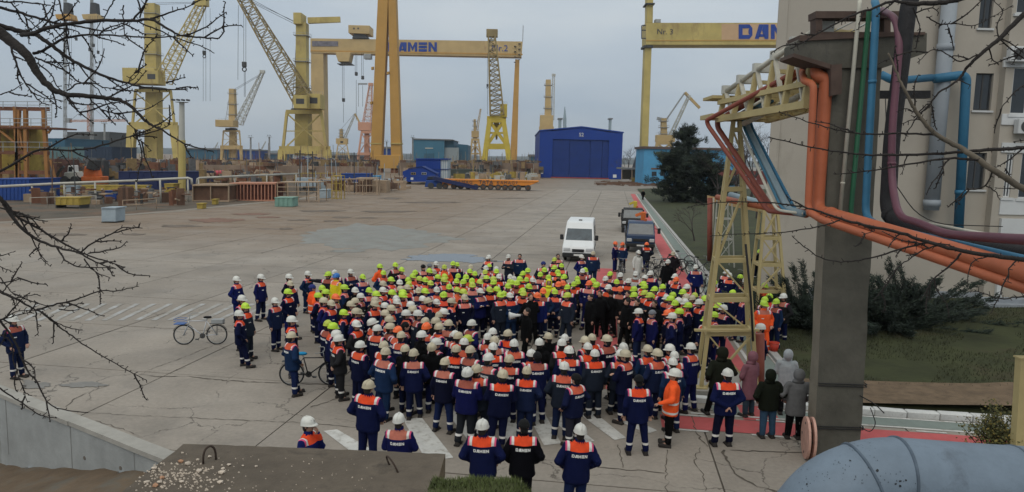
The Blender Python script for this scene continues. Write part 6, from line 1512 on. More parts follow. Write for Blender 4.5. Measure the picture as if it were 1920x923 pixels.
def make_tag(jm):
    bvh = BVHTree.FromPolygons([v.co for v in jm.vertices], [p.vertices for p in jm.polygons]); vs_ = []
    for a, b in ((-.13, 1.20), (-.06, 1.20), (-.06, 1.225), (-.13, 1.225)):
        hit = bvh.ray_cast(Vector((a, -.6, b)), Vector((0, 1, 0)))[0]; vs_.append(Vector((a, (hit.y if hit else -.15) - .007, b)))
    return MB().add(vs_, [(0, 1, 2, 3)]).mesh('chest_tag', None, mt=M_let)
POSES = {
    'pocket': ('pocket', 'pocket', 'stand', 'stand', .0, 0), 'pocket2': ('pocket', 'pocket', 'stand', 'step', .06, .25), 'hang': ('hang', 'hang', 'stand', 'stand', 0, -.2), 'hangw': ('hang', 'hang', 'wide', 'wide', .05, .15),
    'back': ('back', 'back', 'stand', 'wide', 0, .1), 'clasp': ('clasp', 'clasp', 'stand', 'stand', -.04, 0), 'cross': ('cross', 'cross', 'wide', 'stand', 0, .2), 'phone': ('phone', 'phone', 'stand', 'trail', -.3, 0),
    'face': ('hang', 'face', 'stand', 'stand', -.1, 0), 'point': ('point', 'hang', 'stand', 'wide', 0, -.6), 'mega': ('mega', 'hang', 'stand', 'step', 0, 0), 'mix': ('pocket', 'hang', 'step', 'stand', 0, -.35), 'out': ('hang', 'out', 'stand', 'stand', -.1, .1), 'walk': ('hang', 'hang', 'step', 'trail', 0, 0),
}
SETS = {}
YZ = 1.350
def get_set(p):
    if p in SETS: return SETS[p]
    pose = POSES[p]; sd = len(SETS); d = {}
    body, rot = make_body(pose); body.materials.append(M_skin); body.name = 'body'; d['body'] = body
    for nm, src in (('helmet', HELM), ('hair', HAIR), ('crop', CROP), ('knit_cap', BEANIE), ('hood', HOOD), ('eyes', EYES)):
        c = src.copy(); c.transform(rot); d[nm] = c
    j = make_jacket(pose, sd); d['lettering'] = make_lettering(j); d['tag'] = make_tag(j)
    pl = [((0, 0, YZ), (0, 0, 1))] + [((x, 0, 0), (1, 0, 0)) for x in (-.242, -.212, -.165, .165, .212, .242)]
    def cls(c):
        if c.z > YZ and c.z < 1.50 and abs(c.x) < .242 and (c.x ** 2 + c.y ** 2) < .09:
            a = abs(c.x); return 'yoke' if a < .165 else ('tape_l' if c.x < 0 else 'tape_r') if a < .212 else ('edge_l' if c.x < 0 else 'edge_r')
        return 'jacket'
    parts = split(j, pl, cls)
    for k, v in parts.items():
        v.materials.append({'yoke': M_cloth, 'tape_l': M_refl, 'tape_r': M_refl, 'edge_l': M_pink, 'edge_r': M_pink, 'jacket': M_cloth}[k]); d[k] = v
    d['plain_jacket'] = j; j.materials.append(M_cloth)
    hv = split(j, [((0, 0, z_), (0, 0, 1)) for z_ in (.80, .85, 1.02, 1.07)], lambda c: 'hv_band' if (.80 < c.z < .85 or 1.02 < c.z < 1.07) else 'hv_jacket')
    for k, v in hv.items(): v.materials.clear(); v.materials.append(M_refl if k == 'hv_band' else M_cloth); d[k] = v
    t = make_trousers(pose, sd)
    tp = split(t, [((0, 0, .235), (0, 0, 1)), ((0, 0, .285), (0, 0, 1))], lambda c: 'trousers' if not (.235 < c.z < .285) else ('band_l' if c.x < 0 else 'band_r'))
    for k, v in tp.items(): v.materials.append(M_cloth if k == 'trousers' else M_refl); d[k] = v
    d['boot_l'] = make_boot(pose, -1); d['boot_r'] = make_boot(pose, 1)
    for k in ('boot_l', 'boot_r'): d[k].materials.append(M_boot)
    SETS[p] = d; return d
HATCOL = {'W': (.56, .555, .51), 'C': (.44, .385, .27), 'Y': (.41, .60, .03), 'D': (.42, .50, .05), 'O': (.80, .13, .025), 'B': (.015, .13, .42)}
NAVY = [(.005, .008, .040), (.006, .009, .034), (.006, .011, .075), (.008, .014, .044), (.004, .005, .018), (.006, .008, .055), (.008, .021, .058), (.004, .006, .026), (.013, .018, .030)]
YOKE = [(.66, .07, .024), (.60, .085, .035), (.52, .105, .06), (.42, .14, .10), (.55, .10, .05), (.30, .085, .06)]
SKIN = [(.42, .25, .18), (.36, .20, .14), (.40, .22, .16), (.30, .17, .12)]
BLACK = (.0035, .0035, .004)
HV = (.78, .10, .025)
def place(px, py, h, stat): # stature -> ground point below the hat top seen at (px, py)
    v = G(px, py, stat); return Vector((v.x, v.y, 0))
def person(px, py, hat, yaw, pose, stat, label, group=None, jacket=None, yoke=None, plain=False, trousers=None, band=True, coat=None, pos=None, far=False, lettering=True):
    d = get_set(pose); s = stat / 1.82
    p = pos if pos is not None else place(px, py, 0, stat)
    t = thing('person', label, 'person', p, yaw, group); t.scale = (s * R.uniform(.98, 1.15), s * R.uniform(.97, 1.10), s); t.rotation_euler = (R.gauss(0, .025), R.gauss(0, .022), yaw)
    sk = R.choice(SKIN); inst('body', d['body'], t, sk)
    if not far: inst('eyes', d['eyes'], t)
    if hat in HATCOL:
        c = HATCOL[hat]; k = R.uniform(.9, 1.06); inst('helmet', d['helmet'], t, tuple(x * k for x in c)); inst('hair', d['hair'], t)
    elif hat == 'K': inst('knit_cap', d['knit_cap'], t, BLACK)
    elif hat == 'G': inst('knit_cap', d['knit_cap'], t, (.16, .17, .19))
    elif hat == 'U': inst('knit_cap', d['knit_cap'], t, (.02, .03, .14))
    elif hat == 'N': inst('hair', d['crop'], t)
    jc = jacket or R.choice(NAVY)
    if hat == 'H' or coat: inst('hood', d['hood'], t, coat or jc)
    if hat == 'J':
        inst('helmet', d['helmet'], t, HATCOL['W']); inst('hood', d['hood'], t, jc)
    if coat:
        key = ('coat', pose)
        if key not in SETS:
            m = make_jacket(POSES[pose], 40 + len(SETS), 1.06, coat_len.get(pose, .55)); m.materials.append(M_cloth); SETS[key] = m
        inst('coat', SETS[key], t, coat)
    elif plain and jc == HV:
        inst('jacket', d['hv_jacket'], t, jc); o_ = inst('reflective_band', d['hv_band'], t); o_['kind'] = 'stuff'
    elif plain: inst('jacket', d['plain_jacket'], t, jc)
    else:
        inst('jacket', d['jacket'], t, jc); inst('yoke', d['yoke'], t, yoke or R.choice(YOKE))
        for k in ('tape_l', 'tape_r'):
            if k in d: inst('reflective_tape', d[k], t)
        for k in ('edge_l', 'edge_r'):
            if k in d: inst('edging', d[k], t)
        if lettering: inst('back_lettering', d['lettering'], t)
        inst('chest_tag', d['tag'], t)
    tr = trousers or (jc if R.random() < .6 and jc != BLACK else R.choice(NAVY[:5] + [(.008, .015, .055), (.012, .014, .018)]))
    inst('trousers', d['trousers'], t, tr)
    if band:
        for k in ('band_l', 'band_r'): inst('reflective_band', d[k], t)
    else:
        for k in ('band_l', 'band_r'):
            o = inst('trouser_cuff', d[k], t, tr); o.material_slots[0].link = 'OBJECT'; o.material_slots[0].material = M_cloth
    for k in ('boot_l', 'boot_r'): inst('boot', d[k], t)
    return t
coat_len = {}
# every head seen in the crowd: x, y of the top of the hat in the photograph, headgear
HEADS = """
444.7 517.7 W;487 514 W;542 513 W;545.5 525.5 C;541.6 541.8 Y;574.7 507 W;595 548 Y;629.4 505.4 W;645 533.6 Y;606 534.6 Y;608.6 542.4 Y;454.5 552.8 W;465.5 567.8 Y;453 581.4 W;517 558 W;628 551.5 O;606 558 C;618 562 C;545 592 W;657.6 564.5 C;643 579.5 Y;612.5 599 D;619.6 604 Y
660 504 W;679 514 Y;742 491.7 Y;717.4 506.7 Y;751 500.8 Y;733.6 519.7 Y;777 506 Y;770 512.5 Y;794.7 495 K;805.8 493 G;818 489.8 W;803 503.4 Y;814 505 C;832.4 496 D;850 489.8 Y;859 491.7 Y;822 515 Y;835 513 Y;832.4 519 D;785 517.7 D;798 519 Y;765.5 519.7 Y;767.4 527.5 D;749.9 524 W;718.7 526.8 C;807 526 D;860 513 Y;874 514.5 Y;856.5 521.6 Y;869.5 523 Y;837 532 Y;817.5 537 W;668 538 W;692.7 539 Y;705.7 546 Y;716.7 538 W;753 536 C;764.8 534 C;736.9 543 Y;754.4 542.4 Y;757.7 547.6 Y;787 538 C;796 540.5 Y;830 548 Y;836 545.7 Y;858.5 538.5 D;871.5 541.8 D;869.5 551.5 C;679 550 W;667.3 558.7 C;707.6 556.7 C;698.5 563 C;720.6 566.5 W;744 554 W;748 560 W;772 565 W;777.9 573.6 C;736 571 C;726.5 580.8 C;792.8 554.8 W;805 558 C;817.5 560 W;844.8 558.7 C;828 577.5 W;822.7 584 C;764 580.8 W;782 582 W;662.8 578 C;672.5 578.8 C;728.4 592 C;700.5 596 W;797 594.4 C;818 594.4 C
671 599 W;707.6 609.5 W;726.5 605 C;740.8 611.5 O;757 602 K;800.6 603.7 O;825 604 C;838 600 C;850.6 619 W;861.7 621 C;754.4 622.5 C;790.8 620 W;816.8 633.5 W;814.9 640 C;864 634 W;853 646 C;671 637.5 W;718 638.8 C;715.4 650.5 C;761.6 646 C;777 653.7 C;832.4 672 C;874 687 W;881.5 599 W;880.8 626.4 D;637 618 W;638.5 627 W;548.7 622 C
921.8 616 W;914.6 625 W;928 629.7 C;951.7 617.3 C;919.8 642 W;966 634 W;970 637 W;884.7 648.5 C;917 663.5 W;953 663 C;992.6 653.7 W;1014 633.6 W;1027 623 C;1010.8 658 K;1059 625.8 W;1055.7 635 W;1065.5 649 W;901 679.7 C;932 692 C;986 686 C;1053.8 678.4 W;1100 631 C;1113 626.4 C;1141 627 C;1106.7 643.3 W;1117 655 W;1173 641.4 W;1163 654.4 W;1173 656 C;1209.4 645 C;1225.6 651.8 C;1257.5 645 W;1264 657.6 W;1266.6 672 W;1298.5 644.6 W
1197.7 578.8 W;1260 586 W;915 478 W;956 477 W;974 475 N;884 496 C;882 504 Y;891 508.6 Y;910.7 497.6 W;919.8 493.7 Y;913 505 D;932 499.5 W;932 504 Y;906.8 514.5 C;912 515.8 Y;923 517.7 D;937 514 W;957.5 514 W;964 517.7 W;975.7 517.7 Y;980 508 Y;989.4 502.8 Y;986 520 Y;1000.4 520 W;884.7 521.6 Y;897 523.6 D;886 528.8 D;923.7 524 Y;955 523 D;960 525 Y;970.5 525.5 Y;954 530.7 Y;993 531.4 Y;916 537 D;902 541 W;933.5 537 Y;939 547 Y;947 545.7 Y;960 548 W;977.7 539 Y;978 545 D;997.8 547.6 N;1006 547.6 O;1018.6 540 O;1038.8 541.8 Y;1046 527.5 O;1057 525.5 O;1066 548 D;1066 534 Y;1076 527.5 Y;1077 523 Y;1082 517.7 Y;1057 514 Y;1046 512 Y;1047 505 Y;1026 514.5 Y;1011 509 Y;1020 501 Y;1037.5 497 Y;1052.4 494 Y;1042 482.6 D;1021 489.8 U;1046 475 N;1091 477.5 W;1089 503.4 W;1097 501.5 Y;1112.5 471 C
1250 486 W;1264 471 C;1307.5 496 W;1422.5 467.5 Y;1143.7 509 Y;1136.5 517 W;1165 511 W;1190.5 508.6 J;1158 523.6 Y;1178.8 522 W;1204 515 W;1221.7 507 W;1207.4 527 Y;1207.4 532 Y;1261.4 512.5 W;1268.5 519 O;1289 532.7 W;1104 526 O;1113.8 521.6 Y;1117 529.4 Y;1124 528 Y;1140.5 533 W;1159.3 537 O;1191.8 536.6 Y;1188.6 547.6 Y;1210 543.7 D;1219.8 548 D;1224.3 549 Y;1227 537 Y;1244.5 533 Y;1246.4 552 W;1260.7 547 Y;1259.4 554.8 Y;1284 541.8 Y;1286.8 551 C;1299.7 553.4 C;1303.6 549 D;1286.8 559 W;1271 557 W;1262 562.5 Y;1289 566.5 Y;1270.5 577 Y;1255 581 O;1225.6 580 G;1108 550 N;1126.8 544 N;1147.6 542.4 K;1177.5 543.7 N;1176 558 N;1195.7 558 N;1231 562 N;1314 560.6 W;1319 555 Y
1339.4 523.7 Y;1360.9 505.5 W;1368.7 511 W;1388.8 514.6 Y;1398.6 521 W;1375 543 Y;1393.4 551.7 Y;1340.7 551.7 W;1440.8 549.7 Y;1438 556.9 Y;1457 560 Y;1472 549.7 W;1321 554 Y;1343.3 568 Y;1354.4 571 W;1339.4 584.3 Y;1322.5 591.5 Y;1427.8 607 W
"""
HN = {'W': 'white', 'C': 'cream', 'Y': 'lime yellow', 'D': 'dull yellow', 'O': 'orange', 'B': 'blue'}
heads = []
for ln_ in HEADS.strip().split('\n'):
    for q in ln_.split(';'):
        x, y, h = q.split(); heads.append([float(x), float(y), h])
# stature solve: spread people in depth along each sight line so that no two stand inside each other
SPK = place(988.7, 576, 0, 1.78)
stt = []
for x, y, h in heads: stt.append(1.80 + R.uniform(-.05, .05))
pp = [place(h[0], h[1], 0, s_) for h, s_ in zip(heads, stt)]
for it in range(60):
    mv = 0
    for i in range(len(pp)):
        for j in range(i + 1, len(pp)):
            if abs(pp[i].y - pp[j].y) > .5: continue
            dx = pp[i].x - pp[j].x
            if abs(dx) > .5: continue
            dy = pp[i].y - pp[j].y; need = sqrt(max(0, .44 ** 2 - dx * dx))
            if abs(dy) < need:
                a, b = (i, j) if (dy > 0 or (dy == 0 and heads[i][1] < heads[j][1])) else (j, i)
                k = (need - abs(dy)) / 2 + .01
                for q, sg in ((a, 1), (b, -1)):
                    sl_ = (CAM_H - stt[q]) / pp[q].y
                    ns = min(1.93, max(1.66, stt[q] - sg * k * sl_))
                    if abs(ns - stt[q]) > 1e-6: stt[q] = ns; pp[q] = place(heads[q][0], heads[q][1], 0, ns); mv += 1
    if not mv: break
# unusual individuals among the heads, keyed by hat position
SPEC = {
    (606, 534.6): dict(), (1250, 486): dict(jacket=BLACK, plain=True, trousers=BLACK),
    (1264, 471): dict(jacket=(.012, .010, .012), plain=True), (956, 477): dict(jacket=(.012, .016, .06), yoke=(.5, .5, .5)),
    (1095, 0): dict(),
}
GREY_J = (.016, .016, .018)
def view_word(yaw, x, y):
    # yaw 0: facing the camera; compare front direction with the direction to the camera
    f = Vector((sin(yaw), -cos(yaw))); c = (Vector((0, 0)) - Vector((x, y))).normalized(); d = f.dot(c); cr = f.x * c.y - f.y * c.x
    if d > .55: return 'front'
    if d < -.55: return 'back'
    return 'left' if f.x < 0 else 'right'
def facing_to(p, q): d = q - p; return math.atan2(d.x, -d.y)
info = []
for i, (x, y, h) in enumerate(heads):
    p = pp[i]; yaw = facing_to(p, SPK) + R.gauss(0, .28)
    if y < 486 and h != 'K': yaw = R.uniform(-.8, .8)
    v = view_word(yaw, p.x, p.y); info.append((p, yaw, v))
# zones, used to tell people apart in words
def zone(x, y):
    if y < 486: return ('near the parked vehicles', 'vehicles')
    if x > 1405: return ('beside the second lattice tower', 'tower2')
    if x > 1312 and y < 600: return ('behind the lattice tower', 'tower')
    if x < 660 and y < 640: return ('on the left edge of the crowd', 'left')
    if y >= 640: return ('in the nearest rows', 'near')
    if y >= 590: return ('just before the open circle' if x > 860 else 'left of the open circle', 'mid%d' % (x > 860))
    if y >= 556: return ('left of the speaker' if x < 990 else 'right of the speaker', 'spk%d' % (x < 990))
    if y >= 530: return ('just behind the speaker' if x > 860 else 'left of crowd centre', 'fr%d' % (x > 860))
    return ('in the far rows left of the van' if x < 1045 else 'in the far rows below the truck', 'fa%d' % (x < 1045))
ORD = ['', 'first', 'second', 'third', 'fourth', 'fifth', 'sixth', 'seventh', 'eighth', 'ninth', 'tenth', 'eleventh', 'twelfth', '13th', '14th', '15th', '16th', '17th', '18th', '19th', '20th', '21st', '22nd', '23rd', '24th', '25th', '26th', '27th', '28th', '29th', '30th', '31st', '32nd', '33rd', '34th', '35th', '36th', '37th', '38th', '39th', '40th']
HW = {**{k: v + ' helmet' for k, v in HN.items()}, 'K': 'black knit cap', 'G': 'grey knit cap', 'U': 'blue knit cap', 'N': 'bare dark hair', 'J': 'white helmet over a hood', 'H': 'raised hood'}
cnt = {}
for i, (x, y, h) in enumerate(heads): cnt.setdefault((zone(x, y)[1], h), []).append(i)
labels = {}
for (z, h), ids in cnt.items():
    ids.sort(key=lambda i: heads[i][0]); zn = zone(*heads[ids[0]][:2])[0]
    for k, i in enumerate(ids):
        vw = {'front': 'facing camera', 'back': 'seen from behind', 'left': 'turned left', 'right': 'turned right'}[info[i][2]]
        if len(ids) == 1: labels[i] = 'only %s %s, %s' % (HW[h], zn, vw)
        else: labels[i] = '%s %s from left %s, %s' % (ORD[k + 1], HW[h], zn, vw)
PW = ['pocket'] * 5 + ['pocket2'] * 4 + ['hang'] * 3 + ['hangw'] * 2 + ['back'] * 2 + ['clasp'] * 4 + ['cross'] * 3 + ['mix'] * 4 + ['phone']
GRP = 'workers gathered on the yard'
for i, (x, y, h) in enumerate(heads):
    p, yaw, v = info[i]; kw = {}
    r = R.random()
    if 985 < x < 1240 and 540 < y < 566 and h in 'NK': kw = dict(jacket=(.004, .004, .0045), plain=True, trousers=BLACK, band=False)
    elif (x, y) == (1264, 471) or (x, y) == (1250, 486): kw = SPEC[(x, y)]
    elif h == 'J': kw = dict(jacket=(.5, .5, .48))
    elif (x, y) == (1340.7, 551.7): pass
    elif h == 'N' and y < 500: pass
    elif r < .06: kw = dict(jacket=GREY_J)
    elif r < .10: kw = dict(jacket=BLACK, plain=True)
    elif r < .16 and h in 'YD': kw = dict(jacket=R.choice([(.75, .10, .03), (.7, .14, .06)]), yoke=(.7, .14, .06))
    if (x, y) == (832.4, 496): kw = dict(jacket=(.75, .10, .03), yoke=(.75, .12, .04))
    if (x, y) in ((1432.4, 564),): kw = dict(jacket=(.85, .12, .03))
    if y < 560 and not kw and R.random() < .6: kw = dict(yoke=R.choice([(.62, .17, .13), (.72, .13, .07), (.55, .2, .16), (.72, .09, .05)]))
    person(x, y, h, yaw, R.choice(PW), stt[i], labels[i], GRP, pos=p, far=y < 640, **kw)
# named individuals
def one(px, py, hat, yaw, pose, label, stat=1.8, **kw): return person(px, py, hat, yaw, pose, stat, label, None, **kw)
sp = one(988.7, 576, 'N', radians(-75), 'mega', 'speaker in dark clothes talking through a megaphone inside the circle', 1.78, jacket=BLACK, plain=True, trousers=BLACK, band=False)
one(588, 532, 'U', radians(120), 'pocket', 'worker in orange hi-vis jacket and blue cap at the left flank', jacket=HV, plain=True)
one(614.4, 509, 'Y', radians(-15), 'point', 'worker in lime helmet stretching one arm out to point left', jacket=(.012, .012, .016))
one(626.8, 512, 'B', radians(-40), 'hang', 'worker in blue helmet and yellow jacket beside the pointing man', jacket=(.62, .52, .02), yoke=(.8, .2, .08))
one(714, 495, 'Y', radians(60), 'pocket', 'worker in orange jacket and lime helmet with ear muffs', jacket=HV, plain=True)
one(1029, 523.6, 'H', 0, 'clasp', 'person in bright yellow hooded jacket in the packed crowd', jacket=(.62, .62, .04), plain=True, stat=1.75)
one(1432.4, 530, 'Y', .3, 'pocket', 'lime helmeted worker in orange jacket behind second lattice tower', jacket=HV, plain=True)
one(1432.4, 564, 'Y', .2, 'pocket2', 'lime helmeted worker with orange sleeves in front of second tower', jacket=HV)
one(1155, 452.5, 'O', radians(60), 'hang', 'orange helmeted worker with bicycle, leftmost by the dark truck', band=False)
one(1169, 454, 'O', radians(-40), 'hang', 'orange helmeted worker facing his mate before the dark truck')
one(1212, 454, 'O', pi + .2, 'pocket', 'orange helmeted worker seen from behind at the truck front')
t_ = one(1196, 469, 'J', .5, 'hang', 'worker in long white hooded coat and white helmet below the truck', coat=(.52, .52, .49), trousers=(.5, .5, .48), band=False)
one(1206, 356, 'N', .1, 'walk', 'lone dark figure walking on the far footpath beside the lawn', 1.76, jacket=BLACK, plain=True, trousers=BLACK, band=False)
one(27, 591, 'W', radians(70), 'pocket', 'worker in white helmet standing alone at the far left')
# foreground
one(571, 780, 'W', radians(80), 'face', 'worker in white helmet raising a hand to his face behind the slab', jacket=NAVY[2], yoke=YOKE[0])
one(689, 712, 'C', pi - .35, 'pocket', 'worker in cream helmet with head bowed, back turned, left of zebra stripes', 1.84, yoke=YOKE[0], jacket=NAVY[0])
one(752.5, 773, 'W', pi - .1, 'clasp', 'worker in white helmet seen from behind, legs hidden by the slab', 1.78, yoke=YOKE[3], jacket=NAVY[5])
one(911, 785, 'W', pi - .15, 'pocket', 'leftmost of three men at the bottom, white helmet, hands in pockets', 1.80, yoke=YOKE[0], jacket=NAVY[0])
one(980, 786, 'K', pi, 'pocket2', 'middle of three men at the bottom, black cap, black jacket', 1.80, yoke=YOKE[0], jacket=(.003, .003, .005))
one(1078.8, 793, 'W', pi + .05, 'pocket', 'rightmost of three men at the bottom, clean white helmet', 1.82, yoke=YOKE[0], jacket=NAVY[0])
one(1077, 698, 'K', pi + .7, 'pocket', 'man in black cap bending forward, half turned, on the zebra', 1.72, yoke=YOKE[2], jacket=NAVY[1], trousers=(.02, .02, .03))
one(1201, 700, 'K', pi, 'hangw', 'bareheaded dark haired man seen from behind with arms hanging', 1.84, yoke=YOKE[0], jacket=NAVY[0])
one(1257.5, 690, 'W', radians(-100), 'out', 'man in orange hi-vis jacket and white helmet with hand held out', 1.82, jacket=HV, plain=True, trousers=BLACK)
one(1364, 691, 'W', pi + .1, 'back', 'white helmeted worker standing on the red lane with legs apart', 1.82, yoke=YOKE[0], jacket=NAVY[0])
coat_len['hang'] = .55; coat_len['pocket'] = .62; coat_len['clasp'] = .5
one(1350, 648, 'H', pi + .3, 'pocket2', 'hooded man in dark green parka with black backpack by the tower', 1.86, jacket=(.012, .014, .009), plain=True, trousers=BLACK, band=False)
one(1409.6, 658, 'H', pi + .6, 'clasp', 'woman in long dusty pink hooded coat near the lattice tower', 1.72, coat=(.19, .085, .105), trousers=(.03, .05, .07), band=False)
one(1446.6, 690, 'H', pi + .1, 'pocket', 'woman in dark green hooded parka and blue jeans on red lane', 1.70, jacket=(.009, .011, .007), plain=True, trousers=(.035, .07, .12), band=False)
one(1478, 653, 'H', pi - .2, 'phone', 'person in pale grey puffer jacket with hood up', 1.74, coat=(.32, .34, .35), trousers=BLACK, band=False)
one(1495.4, 690, 'H', pi - .05, 'pocket', 'woman in long grey hooded coat next to the concrete pillar', 1.72, coat=(.12, .12, .122), trousers=BLACK, band=False)
# megaphone in the speaker's hands
f = Vector((sin(radians(-75)), -cos(radians(-75)), 0)); b0 = sp.location + Vector((0, 0, 1.52)) + f * .22
mg = thing('megaphone', 'white megaphone held to the mouth of the speaker', 'megaphone', b0)
MB().tube([b0, b0 + f * .12, b0 + f * .30, b0 + f * .36], [.04, .045, .10, .13], 16).build('horn', mat('white_plastic', (.6, .6, .58), .5, .05), mg, smooth=True)
MB().tube([b0 - f * .08, b0], .045, 12).build('body', mat('dark_plastic', (.02, .02, .025), .5, .05), mg, smooth=True)
MB().tube([b0 + f * .02 - Vector((0, 0, .02)), b0 + f * .03 - Vector((0, 0, .16))], .016, 8).build('handle', MATS['dark_plastic'], mg)
# ================================================================== TREES AND SHRUBS
M_bark = mat('dark_bark', (.022, .018, .016), .9, .3, 14, bump=.6, bscale=60)
M_bark2 = mat('pale_bark', (.12, .10, .075), .9, .25, 10, bump=.4)
M_need = mat('pine_needles', (.014, .022, .014), .8, .45, .5)
M_need2 = mat('light_pine_needles', (.034, .046, .026), .8, .4, .5)
M_jun = mat('juniper_green', (.012, .02, .014), .8, .4, 1.2)
M_jun2 = mat('pale_juniper_green', (.024, .037, .024), .8, .35, 1.2)
M_shr = mat('olive_leaf', (.065, .065, .018), .7, .45, 6); M_shr2 = mat('yellow_leaf', (.17, .13, .03), .7, .4, 6)
M_twig = mat('grey_twig', (.055, .045, .042), .9, .25, 3); M_twigr = mat('reddish_twig', (.075, .045, .042), .9, .25, 3)
def resample(pts, n):
    o = []
    for i in range(len(pts) - 1):
        a = pts[max(i - 1, 0)]; b, c = pts[i], pts[i + 1]; d = pts[min(i + 2, len(pts) - 1)]
        for j in range(n):
            t = j / n; o.append(.5 * ((2 * b) + (c - a) * t + (2 * a - 5 * b + 4 * c - d) * t * t + (3 * b - a - 3 * c + d) * t ** 3))
    o.append(pts[-1]); return o
def branch_tree(label, lines, base, trunk, Zf, seed, spur=True, auto=0):
    rr = random.Random(seed); t = thing('bare_tree', label, 'tree', base)
    MB().tube(resample(trunk, 4), [.085 - .03 * i / (len(trunk) * 4 - 4) for i in range(len(trunk) * 4 - 3)], 10).build('trunk', M_bark, t, smooth=True)
    tw = MB()
    for w0, w1, zz, pts, *mt in lines:
        q = [P(x, y, Zf + zz + .12 * noise.noise(Vector((x * .01, y * .01, seed)))) for x, y in pts]
        q = resample(q, 5); n = len(q); k = Zf / F_PX / 2
        for i in range(1, n - 1): q[i] = q[i] + Vector((rr.uniform(-1, 1), rr.uniform(-.5, .5), rr.uniform(-1, 1))) * .0035
        rs = [(w0 + (w1 - w0) * i / (n - 1)) * k for i in range(n)]
        MB().tube(q, rs, 7).build('branch', mt[0] if mt else M_bark, t, smooth=True)
        # spurs with buds and a few free twigs
        L_ = 0
        for i in range(n - 1):
            seg = q[i + 1] - q[i]; L_ += seg.length
            while L_ > .035 and spur:
                L_ -= rr.uniform(.02, .05); a = rr.uniform(0, 2 * pi); d = seg.normalized(); u = d.orthogonal().normalized(); v = d.cross(u)
                dd = (u * cos(a) + v * sin(a) + d * rr.uniform(.1, .7)).normalized(); p = q[i].lerp(q[i + 1], rr.random()); ln_ = rr.uniform(.008, .026)
                tw.tube([p, p + dd * ln_, p + dd * (ln_ + .005)], [.0032, .0024, .0034], 4)
            if auto and rr.random() < auto and i > 2:
                d = (q[min(i + 2, n - 1)] - q[i]).normalized(); p = q[i].copy(); a = rr.uniform(-1, 1); u = Vector((d.z, 0, -d.x)) * (1 if rr.random() < .5 else -1); cur = (d + u * rr.uniform(.4, 1.1)).normalized(); pts2 = [p]; st_ = rr.uniform(.02, .05)
                for _ in range(rr.randint(3, 8)): cur = (cur + Vector((rr.uniform(-.25, .25), rr.uniform(-.2, .2), rr.uniform(-.28, .22)))).normalized(); pts2.append(pts2[-1] + cur * st_)
                tw.tube(pts2, [.0055 * (1 - .6 * j / len(pts2)) for j in range(len(pts2))], 5)
                for p2 in pts2[1:]:
                    for _ in range(2): dd = Vector((rr.uniform(-1, 1), rr.uniform(-1, 1), rr.uniform(-1, 1))).normalized(); tw.tube([p2, p2 + dd * .014], [.003, .003], 4)
    o = tw.build('twigs', M_bark, t); o['kind'] = 'stuff'
    return t
